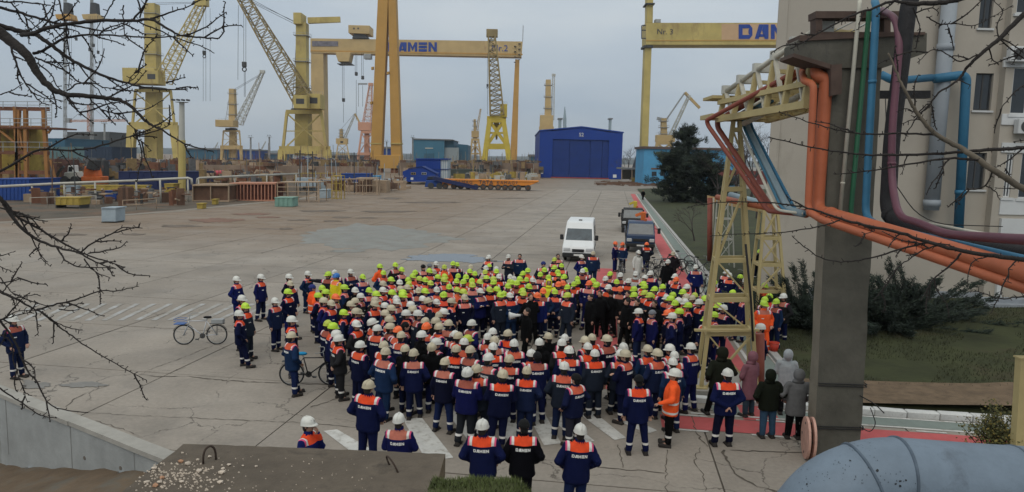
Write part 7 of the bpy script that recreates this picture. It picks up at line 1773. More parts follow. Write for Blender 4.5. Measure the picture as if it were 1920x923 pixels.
LT = [
 (22, 9, 0, [(-60, 20), (0, 62), (25, 82), (50, 103), (62, 125), (80, 150), (100, 168), (125, 178)]), (9, 2, 0, [(125, 178), (165, 180), (205, 185), (225, 188), (250, 204), (271, 226), (290, 238), (302, 242), (347, 270), (400, 284)]),
 (11, 2, .1, [(-40, 40), (0, 48), (35, 58), (65, 65), (92, 82), (125, 107), (160, 127), (205, 146), (242, 157), (287, 167), (352, 167)]),
 (8, 2, -.1, [(40, 66), (62, 62), (100, 50), (140, 44), (190, 39), (250, 39), (282, 36), (315, 54), (337, 66), (375, 70), (410, 71), (421, 58)]), (6, 2, .2, [(62, 100), (78, 96), (105, 80), (140, 67), (175, 66), (237, 68), (300, 71), (332, 67)]),
 (6, 2, .1, [(-30, 10), (10, 17), (50, 28), (92, 40), (125, 46), (160, 52), (200, 58), (240, 44)]), (4, 2, 0, [(-20, 2), (0, 3), (50, 5), (95, 10)]), (4, 2, 0, [(248, 39), (267, 15), (282, -8)]), (3, 1.5, .05, [(262, 34), (272, 8), (278, -8)]),
 (4, 1.5, 0, [(282, 35), (325, 22), (365, 8)]), (3, 1.5, .1, [(262, 42), (300, 58), (332, 72), (375, 86), (402, 100)]), (4, 1.5, -.1, [(21, 88), (30, 117), (42, 147), (57, 170), (75, 190), (92, 198)]), (2.5, 1.5, -.1, [(57, 172), (80, 182), (118, 190)]),
 (3.5, 1.5, 0, [(120, 178), (135, 197), (160, 220), (176, 232)]), (3, 1.5, .1, [(165, 182), (190, 205), (222, 215), (245, 235), (262, 252)]), (2.5, 1.2, .1, [(200, 188), (222, 205), (240, 228)]),
 (3.5, 1.5, .2, [(66, 108), (100, 122), (125, 135), (150, 155), (170, 158), (185, 170), (200, 195), (222, 225)]), (3, 1.2, .1, [(70, 118), (95, 140), (110, 165), (130, 180)]), (3, 1.2, 0, [(125, 170), (145, 158), (170, 155), (200, 165), (225, 162), (250, 148), (262, 135)]),
 (3, 1.2, .1, [(110, 0), (118, 30), (128, 60), (120, 95), (130, 125), (128, 165)]), (2.5, 1.2, .1, [(100, 10), (85, 33), (60, 55), (30, 66)]), (2.5, 1.2, 0, [(215, 0), (200, 25), (185, 48), (170, 70)]), (2.5, 1.2, 0, [(232, 10), (231, 35), (234, 62), (237, 75)]),
 (3.5, 1.2, 0, [(312, 156), (330, 150), (348, 145)]), (2, 1, 0, [(240, 155), (250, 140), (262, 134)]), (2.5, 1.2, .1, [(0, 178), (22, 170), (44, 157)]), (3, 1.5, .1, [(20, 5), (40, 25), (62, 45), (75, 55)]),
 (5, 2, -.2, [(-30, 330), (0, 322), (45, 295), (75, 281), (125, 282), (175, 277), (220, 264), (250, 255), (295, 258)]), (2, 1, -.2, [(112, 283), (125, 300), (140, 322), (152, 340)]), (2.5, 1.2, -.2, [(250, 256), (268, 268), (284, 283)]), (3, 1.2, -.2, [(255, 254), (290, 246), (320, 233)]),
 (8, 2, 0, [(-40, 350), (0, 372), (15, 395), (40, 427), (75, 452), (112, 465), (147, 475), (180, 492), (217, 504)]), (6, 2, .1, [(-30, 355), (10, 380), (25, 400), (65, 425), (125, 460), (160, 477), (200, 490), (235, 501)]),
 (3.5, 1.5, 0, [(150, 474), (180, 452), (212, 437), (232, 427), (267, 428)]), (3, 1.2, 0, [(212, 437), (240, 430), (262, 426)]), (3, 1.5, 0, [(167, 475), (200, 470), (227, 463), (238, 452)]), (3.5, 1.5, 0, [(107, 465), (120, 485), (140, 498), (175, 502), (215, 503)]), (3, 1.2, 0, [(158, 485), (175, 507), (207, 522)]),
 (3, 1.5, .1, [(0, 390), (30, 400), (60, 410), (90, 415)]), (3, 1.5, .1, [(5, 375), (20, 395), (28, 420)]), (2.5, 1, 0, [(74, 456), (72, 470), (78, 485), (95, 500)]), (2.5, 1, .1, [(40, 430), (60, 418), (95, 445), (118, 452)]),
 (3, 1.2, 0, [(-10, 485), (0, 480), (25, 473)]), (2.5, 1.2, 0, [(-8, 498), (0, 500), (27, 512)]),
 (7, 3, .1, [(-40, 520), (0, 546), (32, 562), (67, 582)]), (4, 1.5, .1, [(67, 582), (100, 572), (140, 562), (187, 547), (222, 545), (260, 537)]), (3, 1.5, 0, [(72, 582), (92, 597), (120, 612), (155, 619)]), (3.5, 1.5, .1, [(78, 584), (107, 610), (135, 630), (170, 655), (230, 690), (275, 713)]),
 (3, 1.2, .1, [(67, 585), (70, 610), (72, 630)]), (3, 1.2, 0, [(-20, 590), (0, 600), (30, 585), (67, 582)]), (3, 1.2, 0, [(-20, 610), (20, 595), (60, 586)]), (2.5, 1.2, 0, [(5, 548), (20, 530), (34, 520)]), (2.5, 1.2, 0, [(25, 560), (48, 556), (70, 552)]), (2.5, 1.2, 0, [(0, 520), (15, 540), (30, 556)]), (2.5, 1.2, 0, [(110, 574), (140, 572), (155, 566)]), (2.5, 1.2, 0, [(110, 580), (140, 582), (150, 578)]),
 (4.5, 1.8, -.1, [(-30, 560), (0, 600), (30, 645), (50, 693), (70, 718), (85, 748), (105, 765), (165, 774)]), (3.5, 1.5, -.1, [(-20, 722), (0, 729), (37, 753), (75, 778), (107, 784)]), (2.5, 1.2, -.1, [(40, 718), (46, 735), (60, 742)]), (2.5, 1.2, -.1, [(-10, 625), (20, 640), (26, 680), (40, 718), (52, 755)]),
]
tl = [Vector((P(-190, 700, 4.4).x, 4.6, -.2)), P(-190, 900, 4.5), P(-170, 600, 4.5), P(-130, 330, 4.5), P(-95, 60, 4.5), P(-60, -200, 4.5)]
LT2 = LT + [(16, 10, 0, [(-100, 100), (-80, 40), (-58, 20)]), (14, 7, 0, [(-132, 340), (-80, 335), (-35, 352)]), (10, 5, 0, [(-150, 480), (-90, 500), (-40, 520)]), (9, 4, 0, [(-155, 520), (-80, 530), (-30, 560)]), (7, 3, -.1, [(-160, 640), (-80, 690), (-20, 722)]), (8, 4, 0, [(-110, 150), (-70, 60), (-38, 40)])]
branch_tree('leafless dark tree whose branches reach in from the left edge', LT2, tl[0], tl, 4.5, 3, auto=.08)
RT = [
 (10, 8, 0, [(1830, -14), (1800, -2), (1772, 4), (1740, 7), (1700, 6)], M_bark), (6, 2, 0, [(1700, 6), (1672, 3), (1640, 15), (1590, 32), (1540, 60), (1482, 92)]), (11, 5, .1, [(1990, -40), (1920, 27), (1877, 70), (1840, 100), (1810, 130)]), (5, 2, .1, [(1810, 130), (1797, 150), (1760, 175), (1740, 200), (1713, 222)]),
 (13, 3, -.1, [(1990, 395), (1920, 355), (1865, 320), (1820, 290), (1797, 275), (1752, 250), (1722, 215), (1710, 195), (1692, 162), (1680, 132), (1665, 100)], M_bark2),
 (8, 2, 0, [(1990, 270), (1920, 277), (1865, 281), (1815, 284), (1752, 289), (1665, 291), (1615, 290), (1540, 280), (1440, 257)]), (4, 1.5, -.05, [(1752, 253), (1690, 251), (1627, 252), (1577, 245), (1527, 232), (1460, 210)]), (5, 1.5, -.1, [(1835, 300), (1790, 297), (1740, 302), (1665, 315), (1602, 324), (1562, 326)]),
 (10, 3, 0, [(2000, 495), (1920, 487), (1865, 480), (1802, 470), (1740, 455), (1690, 437), (1632, 425), (1575, 410), (1540, 398), (1502, 387)]), (3, 1.2, 0, [(1502, 387), (1440, 380), (1380, 378), (1330, 382), (1290, 388)]),
 (4, 1.5, .05, [(1735, 455), (1690, 467), (1640, 482), (1595, 490), (1547, 487), (1507, 462), (1485, 442)]), (4, 1.5, .05, [(1802, 475), (1777, 502), (1752, 522), (1735, 550), (1727, 565)]), (3, 1.2, .05, [(1767, 460), (1735, 467), (1712, 482), (1685, 500), (1665, 520), (1652, 555)]), (3, 1.2, 0, [(1575, 413), (1547, 422), (1472, 436), (1420, 438), (1335, 442)]),
 (3.5, 1.5, .1, [(1990, 545), (1920, 555), (1875, 560), (1845, 550), (1821, 545)]), (3, 1.5, 0, [(1905, 490), (1892, 505), (1890, 530)]), (2.5, 1.2, 0, [(1850, 482), (1825, 490), (1815, 515), (1814, 540)]), (2.5, 1.2, 0, [(1620, 425), (1640, 432), (1618, 440)]),
 (3, 1.2, .1, [(1920, 110), (1877, 75), (1870, 45), (1880, 20), (1860, 0)]), (3, 1.2, .1, [(1877, 72), (1905, 88), (1920, 100)]), (3, 1.2, .1, [(1840, 100), (1800, 115), (1770, 40 + 58), (1745, 95), (1720, 118)]), (2.5, 1.2, .1, [(1737, 32), (1765, 45), (1790, 45), (1830, 47), (1860, 32), (1900, 10)]), (2.5, 1.2, .1, [(1760, 50), (1775, 45), (1778, 58)]),
 (3, 1.2, 0, [(1712, 15), (1722, 42), (1726, 55)]), (3, 1.2, 0, [(1715, 25), (1745, 15), (1760, 25)]), (3, 1.5, .1, [(1855, 90), (1860, 110), (1873, 122)]), (3, 1.2, .1, [(1920, 160), (1900, 175), (1880, 200), (1876, 208)]), (3, 1.2, .1, [(1920, 90), (1905, 110), (1895, 122)]), (3, 1.2, .1, [(1797, 150), (1820, 160)]),
 (3, 1.2, -.1, [(1860, 320), (1850, 345), (1832, 355), (1808, 358), (1800, 375), (1792, 392)]), (2.5, 1.2, -.1, [(1846, 348), (1865, 358), (1875, 375)]), (2.5, 1.2, -.1, [(1722, 215), (1700, 205), (1680, 210)]), (2.5, 1.2, -.1, [(1730, 225), (1712, 225), (1690, 232)]), (2.5, 1, -.1, [(1722, 212), (1740, 195), (1752, 203)]), (2.5, 1, 0, [(1700, 292), (1695, 310), (1692, 328)]), (2.5, 1, 0, [(1768, 302), (1770, 325)]), (3, 1.2, .1, [(1945, 330), (1910, 352), (1865, 352)]),
]
trk = [Vector((P(2120, 900, 5).x, 4.7, -.2)), P(2110, 800, 4.7), P(2080, 500, 4.7), P(2050, 250, 4.7), P(2010, -60, 4.7), P(1990, -300, 4.7)]
RT2 = RT + [(14, 10, 0, [(2085, 540), (2040, 500), (2000, 495)]), (14, 12, 0, [(2070, 450), (2030, 410), (1990, 395)]), (12, 8, 0, [(2050, 260), (2020, 262), (1990, 270)]), (14, 11, 0, [(2020, -10), (2005, -60), (1990, -40)]), (12, 9, 0, [(2000, -120), (1900, -60), (1830, -14)]), (5, 3.5, .1, [(2088, 600), (2040, 550), (1990, 545)])]
branch_tree('leafless tree whose branches reach in from the right edge over the pipes', RT2, trk[0], trk, 4.7, 9, auto=.05)
# recursive bare trees
def bare(label, base, h, seed, mt, spread=.55, depth=5, name='bare_tree', group=None, r0=None):
    rr = random.Random(seed); t = thing(name, label, 'tree', base, 0, group); tr = MB(); br = MB()
    def grow(p, d, ln_, r, k):
        n = 3; pts = [p]
        for i in range(n): d = (d + Vector((rr.uniform(-1, 1), rr.uniform(-1, 1), rr.uniform(-.3, .6))) * .16).normalized(); pts.append(pts[-1] + d * ln_ / n)
        (tr if k == depth else br).tube(pts, [r, r * .88, r * .76, r * .62], 5 if k > 2 else 3, caps=False)
        if k <= 0: return
        for i in range(rr.choice([2, 3, 3] if k > 1 else [3, 4])):
            a = rr.uniform(0, 2 * pi); u = d.orthogonal().normalized(); v = d.cross(u); nd = (d + (u * cos(a) + v * sin(a)) * rr.uniform(spread * .5, spread * 1.4)).normalized()
            grow(pts[rr.choice([2, 3, 3])], nd, ln_ * rr.uniform(.6, .85), r * .58, k - 1)
    b = Vector(base); grow(b, Vector((rr.uniform(-.1, .1), 0, 1)), h * .28, r0 or h * .018, depth)
    tr.build('trunk', mt, t); br.build('crown', mt, t)
    return t
Zs = 262
bare('broad leafless tree at the right corner of the blue hall', (P(1182, 330, Zs).x, Zs, 0), 15, 4, M_twig, .7, 6, r0=.22)
for k, (x, Y, h) in enumerate(((1345, 110, 11), (1385, 95, 12), (1425, 80, 12), (1365, 150, 12), (1410, 120, 14))):
    bare('leafless tree behind the lattice tower, %s from left' % ['first', 'third', 'fifth', 'second', 'fourth'][k], (P(x, 330, Y).x, Y, .5), h, 20 + k, M_twig, .6, 6, group='bare trees behind the tower')
g_ = G(1302, 455); bare('small bare sapling alone on the lawn', (g_.x, g_.y, .1), 4.2, 31, M_twig, .7, 4, name='sapling')
g_ = G(1258, 372); bare('reddish leafless bush below the pine on the left', (g_.x + 1, g_.y - 8, .1), 5, 41, M_twigr, .9, 5, name='bush')
g_ = G(1340, 372); bare('reddish leafless bush at the right of the pine', (g_.x, g_.y, .3), 6, 42, M_twigr, .9, 6, name='bush')
g_ = G(1375, 380); bare('reddish leafless bush beside the drive behind the tower', (g_.x, g_.y, .3), 5, 43, M_twigr, .9, 6, name='bush')
# conifers
def tuft(m, p, d, n, ln_, wd_, rr):
    for _ in range(n):
        v = (d + Vector((rr.uniform(-1, 1), rr.uniform(-1, 1), rr.uniform(-.7, 1))) * .9).normalized() * ln_ * rr.uniform(.6, 1.2); s = v.orthogonal().normalized() * wd_
        q = p + Vector((rr.uniform(-1, 1), rr.uniform(-1, 1), rr.uniform(-1, 1))) * ln_ * .5; o = len(m.v); m.v += [q - s, q + s, q + v]; m.f.append((o, o + 1, o + 2))
def pine(label, base, h, rad, seed, zlow=.12):
    rr = random.Random(seed); t = thing('pine_tree', label, 'tree', base); b = Vector(base)
    MB().tube([b, b + Vector((.2, 0, h * .5)), b + Vector((0, .1, h * .97))], [h * .02, h * .014, .03], 8).build('trunk', M_bark, t, smooth=True)
    li, A, B_ = MB(), MB(), MB()
    for k in range(85):
        f = zlow + (1 - zlow) * (k / 85) ** .85; a = rr.uniform(0, 2 * pi); rl = rad * (sqrt(max(0, 1 - ((f - .42) / .60) ** 2)) if f > .42 else .72 + .67 * f) * rr.uniform(.45, 1.2) * (1 + .25 * noise.noise(Vector((cos(a) * 1.5, sin(a) * 1.5, f * 4 + seed))))
        p = b + Vector((0, 0, h * f)); e = p + Vector((cos(a) * rl, sin(a) * rl, h * rr.uniform(.0, .10))); li.tube([p, p.lerp(e, .5) + Vector((0, 0, .1)), e], [.06, .04, .015], 4, caps=False)
        for j in range(7):
            c = p.lerp(e, .3 + .75 * rr.random()) + Vector((rr.gauss(0, 1), rr.gauss(0, 1), rr.gauss(0, .6))) * rad * .11
            tuft(A if rr.random() < .72 else B_, c, (e - p).normalized() + Vector((0, 0, .4)), 26, rad * .16, rad * .016, rr)
    li.build('limbs', M_bark, t); A.build('needles', M_need, t, kind='stuff'); B_.build('needle_tips', M_need2, t, kind='stuff')
    return t
a = G(1290, 372); Zp = a.y
pine('dark green pine tree rising behind the lawn right of the teal shed', (P(1286, 350, Zp * .9).x, Zp * .9, 0), 11.8, 3.5, 5, .25)
pine('lower dark pine spreading left of the tall pine', (P(1262, 350, Zp * .86).x, Zp * .86, 0), 8.0, 3.9, 6, .03)
pine('lower dark pine spreading right of the tall pine', (P(1316, 350, Zp * .84).x, Zp * .84, 0), 7.4, 4.2, 7, .03)
def juniper(label, base, seed, plumes):
    rr = random.Random(seed); t = thing('juniper_shrub', label, 'shrub', base); b = Vector(base); li, A, B_ = MB(), MB(), MB()
    for k in range(plumes):
        a = rr.uniform(0, 2 * pi); el = rr.uniform(.12, .95); L_ = rr.uniform(1.5, 3.6) * (1.15 - .35 * el); d = Vector((cos(a) * cos(el) * 1.15, sin(a) * cos(el), sin(el)))
        pts = [b + Vector((cos(a), sin(a), 0)) * .2]; cur = (d + Vector((0, 0, -.2))).normalized()
        for i in range(6): cur = (cur + Vector((0, 0, .05)) + Vector((rr.gauss(0, 1), rr.gauss(0, 1), rr.gauss(0, 1))) * .06).normalized(); pts.append(pts[-1] + cur * L_ / 6)
        li.tube(pts, [.035, .03, .025, .02, .015, .01, .005], 4, caps=False)
        for i in range(1, 7):
            for j in range(16):
                c = pts[i - 1].lerp(pts[i], rr.random()) + Vector((rr.gauss(0, 1), rr.gauss(0, 1), rr.gauss(0, 1))) * .11 * (1.15 - i / 7)
                tuft(A if rr.random() < .7 else B_, c, cur, 7, .18, .021, rr)
    li.build('stems', M_bark, t); A.build('foliage', M_jun, t, kind='stuff'); B_.build('foliage_tips', M_jun2, t, kind='stuff')
for x, y, sd, n, lb in ((1520, 618, 1, 60, 'dark feathery juniper left of the concrete pillar'), (1655, 622, 2, 70, 'dark feathery juniper just right of the concrete pillar'), (1712, 606, 3, 30, 'low juniper at the right end of the row, by the building')):
    v = G(x, y); juniper(lb, (v.x, min(v.y, 30), .3), sd, n)
# broadleaf shrub at the bottom right
def shrub(label, base, h, rad, n, seed, mts):
    rr = random.Random(seed); t = thing('shrub', label, 'shrub', base); b = Vector(base); st_ = MB(); ms = [MB() for _ in mts]
    for k in range(60):
        a = rr.uniform(0, 2 * pi); r = rad * rr.random() ** .6; e = b + Vector((cos(a) * r, sin(a) * r, h * rr.uniform(.5, 1.05) * (1 - .35 * (r / rad) ** 2))); md = b.lerp(e, .5) + Vector((rr.gauss(0, .05), rr.gauss(0, .05), .05)); st_.tube([b + Vector((cos(a), sin(a), 0)) * r * .3, md, e], [.010, .007, .003], 4, caps=False)
        for j in range(n // 60):
            p = md.lerp(e, rr.random() ** .6) + Vector((rr.gauss(0, 1), rr.gauss(0, 1), rr.gauss(0, 1))) * .05; v = Vector((rr.uniform(-1, 1), rr.uniform(-1, 1), rr.uniform(-.4, 1))).normalized(); s = v.orthogonal().normalized(); l_ = rr.uniform(.025, .05); m = ms[0 if rr.random() < .75 else 1]
            o = len(m.v); m.v += [p, p + v * l_ * .5 + s * l_ * .28, p + v * l_, p + v * l_ * .5 - s * l_ * .28]; m.f.append((o, o + 1, o + 2, o + 3))
    st_.build('stems', M_bark, t)
    for m, c, nm in zip(ms, mts, ('leaves', 'yellow_leaves')): m.build(nm, c, t, kind='stuff')
v = P(1868, 838, 9.4); shrub('olive green leafy shrub with yellowing tips beside the pale post', (v.x, 9.4, max(0, v.z - .3)), 1.0, .42, 3200, 3, (M_shr, M_shr2))
o = MB().loft([(v.x, 9.4, 0, 1.2, 1.2), (v.x, 9.4, max(.3, v.z - .25), .7, .7), (v.x, 9.4, max(.4, v.z - .12), .2, .2)], 16).build('shrub_mound', MATS['bank_soil'], smooth=True); o['kind'] = 'structure'
# ================================================================== VEHICLES AND BICYCLES
M_van = mat('white_car_paint', (.66, .67, .67), .35, .04, .5, spec=.5, rust=.12, rustcol=(.45, .44, .42))
M_truck = mat('navy_car_paint', (.013, .038, .095), .35, .05, .5, spec=.5)
M_blkp = mat('black_plastic', (.015, .015, .016), .6, .1, 3)
M_lamp = mat('headlamp_glass', (.45, .46, .47), .12, .1, 4, spec=.7)
M_gl2 = mat('windscreen_glass', (.05, .065, .075), .15, .4, 2, spec=.7)
M_tyre = mat('tyre_rubber', (.018, .018, .018), .9, .2, 5)
def wheel(parent, x, y, r, w_):
    o = MB().torus((x, y, r), (1, 0, 0), r - w_ * .42, w_ * .48, 24, 8, 1.0).build('wheel', M_tyre, parent, local=True, smooth=True)
    MB().disc((x, y, r), (1, 0, 0), r - w_ * .6, w_ * .5, 18).build('rim', M_steel, o, local=True)
def shell(prof, hw):            # side profile (y, z) with half width function of z
    m = MB(); n = len(prof); L_ = [(-hw(z), y, z) for y, z in prof]; Rr = [(hw(z), y, z) for y, z in prof]
    m.add(L_ + Rr, [tuple(range(n))[::-1], tuple(range(n, 2 * n))] + [(i, (i + 1) % n, n + (i + 1) % n, n + i) for i in range(n)]); return m
g = G(1085, 494)
van = thing('parked_van', 'white high roof passenger van facing the camera behind the crowd', 'van', (G(1083, 492).x, G(1083, 492).y, 0), -radians(7.9))
hw = lambda z: 1.0 - max(0, z - 1.1) * .10 - max(0, .5 - z) * .1
prof = [(0.06, .32), (0, .5), (.02, .78), (.10, .98), (.75, 1.28), (1.42, 2.05), (1.75, 2.42), (2.2, 2.5), (5.3, 2.5), (5.5, 2.3), (5.55, .4), (5.45, .32)]
shell(prof, hw).build('body', M_van, van, local=True, bevel=.05)
def on_slope(y0, z0, y1, z1, x0, x1, off, hwf=None):
    d = Vector((0, y1 - y0, z1 - z0)).normalized(); nn = Vector((0, -d.z, d.y)) * off
    k = lambda z: 1
    return MB().add([Vector((x0, y0, z0)) + nn, Vector((x1, y0, z0)) + nn, Vector((x1 * .93, y1, z1)) + nn, Vector((x0 * .93, y1, z1)) + nn, Vector((x0, y0, z0)) - nn, Vector((x1, y0, z0)) - nn, Vector((x1 * .93, y1, z1)) - nn, Vector((x0 * .93, y1, z1)) - nn],
                    [(0, 1, 2, 3), (7, 6, 5, 4), (0, 4, 5, 1), (1, 5, 6, 2), (2, 6, 7, 3), (3, 7, 4, 0)])
on_slope(.80, 1.32, 1.40, 2.02, -.86, .86, .02).build('windscreen', M_gl2, van, local=True)
MB().box(-.99, .99, -.10, .25, .30, .60).build('bumper', M_blkp, van, local=True, bevel=.05)
MB().box(-.38, .38, -.045, .06, .66, .84).build('grille', M_blkp, van, local=True, bevel=.02)
MB().box(-.26, .26, -.115, -.09, .42, .53).build('number_plate', M_signw, van, local=True)
on_slope(.12, 1.02, .72, 1.27, -.5, -.49, .01).build('bonnet_crease', M_van, van, local=True); on_slope(.12, 1.02, .72, 1.27, .49, .5, .01).build('bonnet_crease', M_van, van, local=True)
for sx in (-1, 1):
    MB().box(min(sx * .50, sx * .93), max(sx * .50, sx * .93), -.02, .10, .70, .90).build('headlight', M_lamp, van, local=True, bevel=.03)
    mo = MB().box(min(sx * 1.02, sx * 1.24), max(sx * 1.02, sx * 1.24), .95, 1.08, 1.32, 1.66).build('mirror', M_blkp, van, local=True, bevel=.03)
    MB().beam((sx * .9, 1.0, 1.4), (sx * 1.05, 1.0, 1.42), .06).build('mirror_arm', M_blkp, mo, local=True)
    for y0, y1 in ((1.15, 1.9), (2.3, 3.3), (3.42, 4.3), (4.42, 5.3)):
        zz0, zz1 = 1.36, 2.06 if y0 > 2 else 1.98
        a = [(sx * (hw(zz0) + .012), y0, zz0), (sx * (hw(zz0) + .012), y1, zz0), (sx * (hw(zz1) + .012), y1, zz1), (sx * (hw(zz1) + .012), y0 + (.55 if y0 < 2 else 0), zz1)]
        m = MB().add(a, [(0, 1, 2, 3)]); m.build('side_window', M_gl2, van, local=True)
    m = MB().box(min(sx * .995, sx * 1.015), max(sx * .995, sx * 1.015), 1.2, 5.2, .72, .80); m.build('side_strip', M_blkp, van, local=True)
    wheel(van, sx * .86, .95, .34, .24); wheel(van, sx * .86, 4.35, .34, .24)
MB().box(-.12, .12, 2.2, 2.45, 2.5, 2.56).build('roof_vent', M_blkp, van, local=True, bevel=.02)
for x in (-.35, .3): MB().beam((x, .8, 1.345), (x + .42, 1.02, 1.60), .02).build('wiper', M_blkp, van, local=True)
MB().box(-.8, .8, 1.0, 1.35, 1.30, 1.40).build('dashboard', M_blkp, van, local=True)
def truck(label, loc, crane_col, col):
    t = thing('parked_truck', label, 'truck', loc, -radians(7.9))
    hw = lambda z: 1.02 - max(0, z - 1.25) * .14
    prof = [(.0, .52), (-.06, .8), (-.02, 1.25), (.42, 2.05), (.62, 2.2), (1.75, 2.2), (1.8, 2.1), (1.8, .55)]
    shell(prof, hw).build('cab', col, t, local=True, bevel=.05)
    on_slope(.02, 1.32, .41, 2.03, -.9, .9, .02).build('windscreen', M_gl2, t, local=True)
    MB().box(-1.03, 1.03, -.16, .12, .42, .66).build('bumper', M_blkp, t, local=True, bevel=.04)
    MB().box(-.55, .55, -.10, 0, .80, 1.0).build('grille', M_blkp, t, local=True, bevel=.02)
    MB().box(-.26, .26, -.175, -.15, .48, .59).build('number_plate', M_signw, t, local=True)
    for sx in (-1, 1):
        MB().box(min(sx * .62, sx * .97), max(sx * .62, sx * .97), -.12, .02, .78, 1.02).build('headlight', M_lamp, t, local=True, bevel=.03)
        mo = MB().box(min(sx * 1.16, sx * 1.38), max(sx * 1.16, sx * 1.38), -.02, .10, 1.40, 1.80).build('mirror', M_blkp, t, local=True, bevel=.03); MB().beam((sx * .95, .1, 1.75), (sx * 1.2, .04, 1.72), .04).build('mirror_arm', M_blkp, mo, local=True)
        m = MB().add([(sx * (hw(1.35) + .012), .35, 1.35), (sx * (hw(1.35) + .012), 1.4, 1.35), (sx * (hw(2.02) + .012), 1.4, 2.02), (sx * (hw(2.02) + .012), .65, 2.02)], [(0, 1, 2, 3)]); m.build('side_window', M_gl2, t, local=True)
        wheel(t, sx * .86, .85, .42, .26); wheel(t, sx * .86, 4.4, .42, .30)
    MB().box(-1.05, 1.05, 1.95, 6.0, .85, 1.0).build('flatbed', M_blkp, t, local=True)
    for sx in (-1, 1): MB().box(min(sx * 1.02, sx * 1.06), max(sx * 1.02, sx * 1.06), 1.95, 6.0, 1.0, 1.4).build('side_board', col, t, local=True)
    MB().box(-1.05, 1.05, 1.92, 1.97, 1.0, 2.0).build('headboard', M_blkp, t, local=True)
    MB().box(-.35, .35, 1.4, 5.9, .6, .85).build('chassis', M_blkp, t, local=True)
    o = MB().disc((.35, 1.2, 2.28), (0, 0, 1), .1, .16, 12).build('beacon', M_oran, t, local=True)
    MB().box(.05, .4, 2.4, 2.8, 1.0, 2.75).build('loader_crane', crane_col, t, local=True, bevel=.04); MB().beam((.22, 2.6, 2.7), (-.3, 2.9, 2.45), .2).build('crane_arm', crane_col, t, local=True)
    return t
a = G(1200, 474); truck('dark blue flatbed truck facing the camera, nearer of the two trucks', (a.x, a.y, 0), M_oran, M_truck)
a = G(1186, 436); truck('black truck with yellow loader crane, behind the dark blue truck', (a.x, a.y, 0), M_bright, M_blkp)
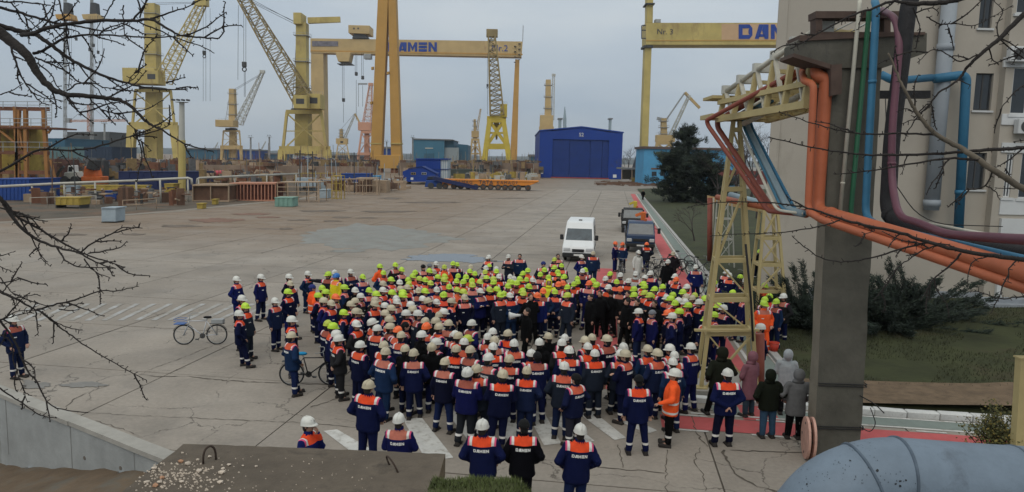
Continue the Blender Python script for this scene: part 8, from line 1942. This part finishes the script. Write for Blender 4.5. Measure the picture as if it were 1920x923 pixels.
# bicycles: local x forward
M_bfr = mat('bike_frame_paint', (.3, .3, .3), .4, .05, 5, obj=True)
def bicycle(label, loc, rz, col, saddle=(.015, .015, .016), basket=None, lean=0.0, group=None):
    t = thing('bicycle', label, 'bicycle', loc, rz, group); t.rotation_euler = (lean, 0, rz)
    for x in (-.53, .53):
        o = MB().torus((x, 0, .335), (0, 1, 0), .325, .021, 28, 6).build('wheel', M_tyre, t, local=True, smooth=True)
        m = MB().torus((x, 0, .335), (0, 1, 0), .30, .008, 24, 5)
        for k in range(12): q_ = 2 * pi * k / 12; m.beam((x, .02 * (-1) ** k, .335), (x + cos(q_) * .3, 0, .335 + sin(q_) * .3), .004)
        m.build('rim', M_steel, o, local=True); MB().disc((x, 0, .335), (0, 1, 0), .025, .09, 8).build('hub', M_steel, o, local=True)
        m = MB(); 
        for k in range(9): a0, a1 = radians(20 + k * 15), radians(35 + k * 15); m.beam((x + cos(a0) * .365, 0, .335 + sin(a0) * .365), (x + cos(a1) * .365, 0, .335 + sin(a1) * .365), .045, .006)
        m.build('mudguard', M_blkp, t, local=True)
    m = MB(); B, S, H_, H2 = (-.08, 0, .30), (-.20, 0, .80), (.36, 0, .80), (.39, 0, .66)
    for a_, b_, r in ((B, S, .018), (S, H_, .016), (B, H2, .019), (H_, H2, .02), (S, (-.53, .05, .335), .010), (S, (-.53, -.05, .335), .010), (B, (-.53, .05, .335), .011), (B, (-.53, -.05, .335), .011)): m.tube([a_, b_], r, 8)
    o = m.build('frame', M_bfr, t, local=True, smooth=True); o.color = (*col, 1)
    m = MB(); m.tube([H2, (.46, .05, .52), (.53, .05, .335)], .012, 6).tube([H2, (.46, -.05, .52), (.53, -.05, .335)], .012, 6); o = m.build('fork', M_bfr, t, local=True, smooth=True); o.color = (*col, 1)
    MB().tube([(.36, 0, .8), (.33, 0, 1.0)], .013, 6).tube(smooth_path([(.16, -.30, 1.02), (.34, -.26, 1.03), (.36, -.05, 1.0), (.36, .05, 1.0), (.34, .26, 1.03), (.16, .30, 1.02)], .08), .011, 6).build('handlebar', M_steel, t, local=True, smooth=True)
    m = MB(); m.loft([(-.24, 0, .89, .12, .06), (-.23, 0, .93, .14, .085), (-.25, 0, .955, .11, .07)], 14); o = m.build('saddle', M_cloth, t, local=True, smooth=True); o.color = (*saddle, 1)
    MB().tube([S, (-.225, 0, .90)], .013, 6).build('seat_post', M_steel, t, local=True)
    m = MB().disc((-.08, .05, .30), (0, 1, 0), .09, .008, 20); m.beam((-.08, .07, .30), (.06, .08, .20), .02); m.beam((-.08, -.07, .30), (-.22, -.08, .40), .02); m.box(.02, .12, .08, .16, .18, .21).box(-.27, -.17, -.16, -.08, .385, .415); m.build('crank', M_dark, t, local=True)
    m = MB(); m.box(-.78, -.32, -.07, .07, .70, .715); m.beam((-.55, .06, .70), (-.53, .06, .335), .01).beam((-.55, -.06, .70), (-.53, -.06, .335), .01); m.build('rear_rack', M_dark, t, local=True)
    if basket:
        m = MB(); m.box(.47, .80, -.17, .17, .70, .72)
        for z in (.72, .80, .88): m.beam((.47, -.17, z), (.80, -.17, z), .012).beam((.47, .17, z), (.80, .17, z), .012).beam((.80, -.17, z), (.80, .17, z), .012).beam((.47, -.17, z), (.47, .17, z), .012)
        o = m.build('front_rack', M_bfr, t, local=True); o.color = (*basket, 1)
        MB().box(-.76, -.38, -.13, .13, .72, .86).build('crate', M_steel, t, local=True, bevel=.01)
    return t
a = G(376, 646); bicycle('white and blue bicycle with grey rear crate parked alone on the pavement', (a.x, a.y, 0), pi + .12, (.45, .46, .48), basket=(.04, .12, .35), lean=.06)
a = G(572, 722); bicycle('black bicycle with a bright blue saddle behind the cream helmeted man', (a.x + .18, a.y, 0), .12, (.015, .015, .016), saddle=(.02, .22, .42), lean=.05)
a = G(1168, 520); bicycle('grey bicycle held by the orange helmeted men near the truck', (a.x - .1, a.y, 0), radians(70), (.2, .2, .2))
bl = ['leftmost dark bicycle of the pile, beside the white coat', 'second dark bicycle of the pile by the footpath', 'grey bicycle in the middle of the pile', 'black bicycle right of the grey one in the pile', 'silver bicycle at the back of the pile', 'rightmost bicycle of the pile with its wheel toward the lawn', 'black bicycle leaning behind the worker at the kerb', 'nearest dark bicycle of the pile, half hidden by helmets', 'bicycle behind the worker under the lattice tower']
for k, (x, y, rz, c) in enumerate(((1218, 520, .3, .02), (1232, 512, .5, .03), (1262, 506, .1, .2), (1282, 516, .6, .02), (1276, 498, -.2, .3), (1312, 512, -.3, .06), (1322, 548, .9, .03), (1240, 535, .2, .02), (1386, 545, 1.0, .05))):
    a = G(x, y); bicycle(bl[k], (a.x, a.y, 0), rz, (c, c, c * 1.1), lean=.12 * (-1) ** k, group='bicycles piled beside the crowd')
# ================================================================== AIR
hz = MB().box(-3300, 3300, -100, 3300, -3, 140).build('haze', None); hz['kind'] = 'stuff'
hm_ = bpy.data.materials.new('haze'); hm_.use_nodes = True; hn = hm_.node_tree; hn.nodes.clear()
ho = hn.nodes.new('ShaderNodeOutputMaterial'); hv = hn.nodes.new('ShaderNodeVolumePrincipled'); hv.inputs['Color'].default_value = (.80, .86, .93, 1); hv.inputs['Density'].default_value = .00013; hv.inputs['Anisotropy'].default_value = .2
hn.links.new(hv.outputs[0], ho.inputs['Volume']); hz.data.materials.clear(); hz.data.materials.append(hm_)
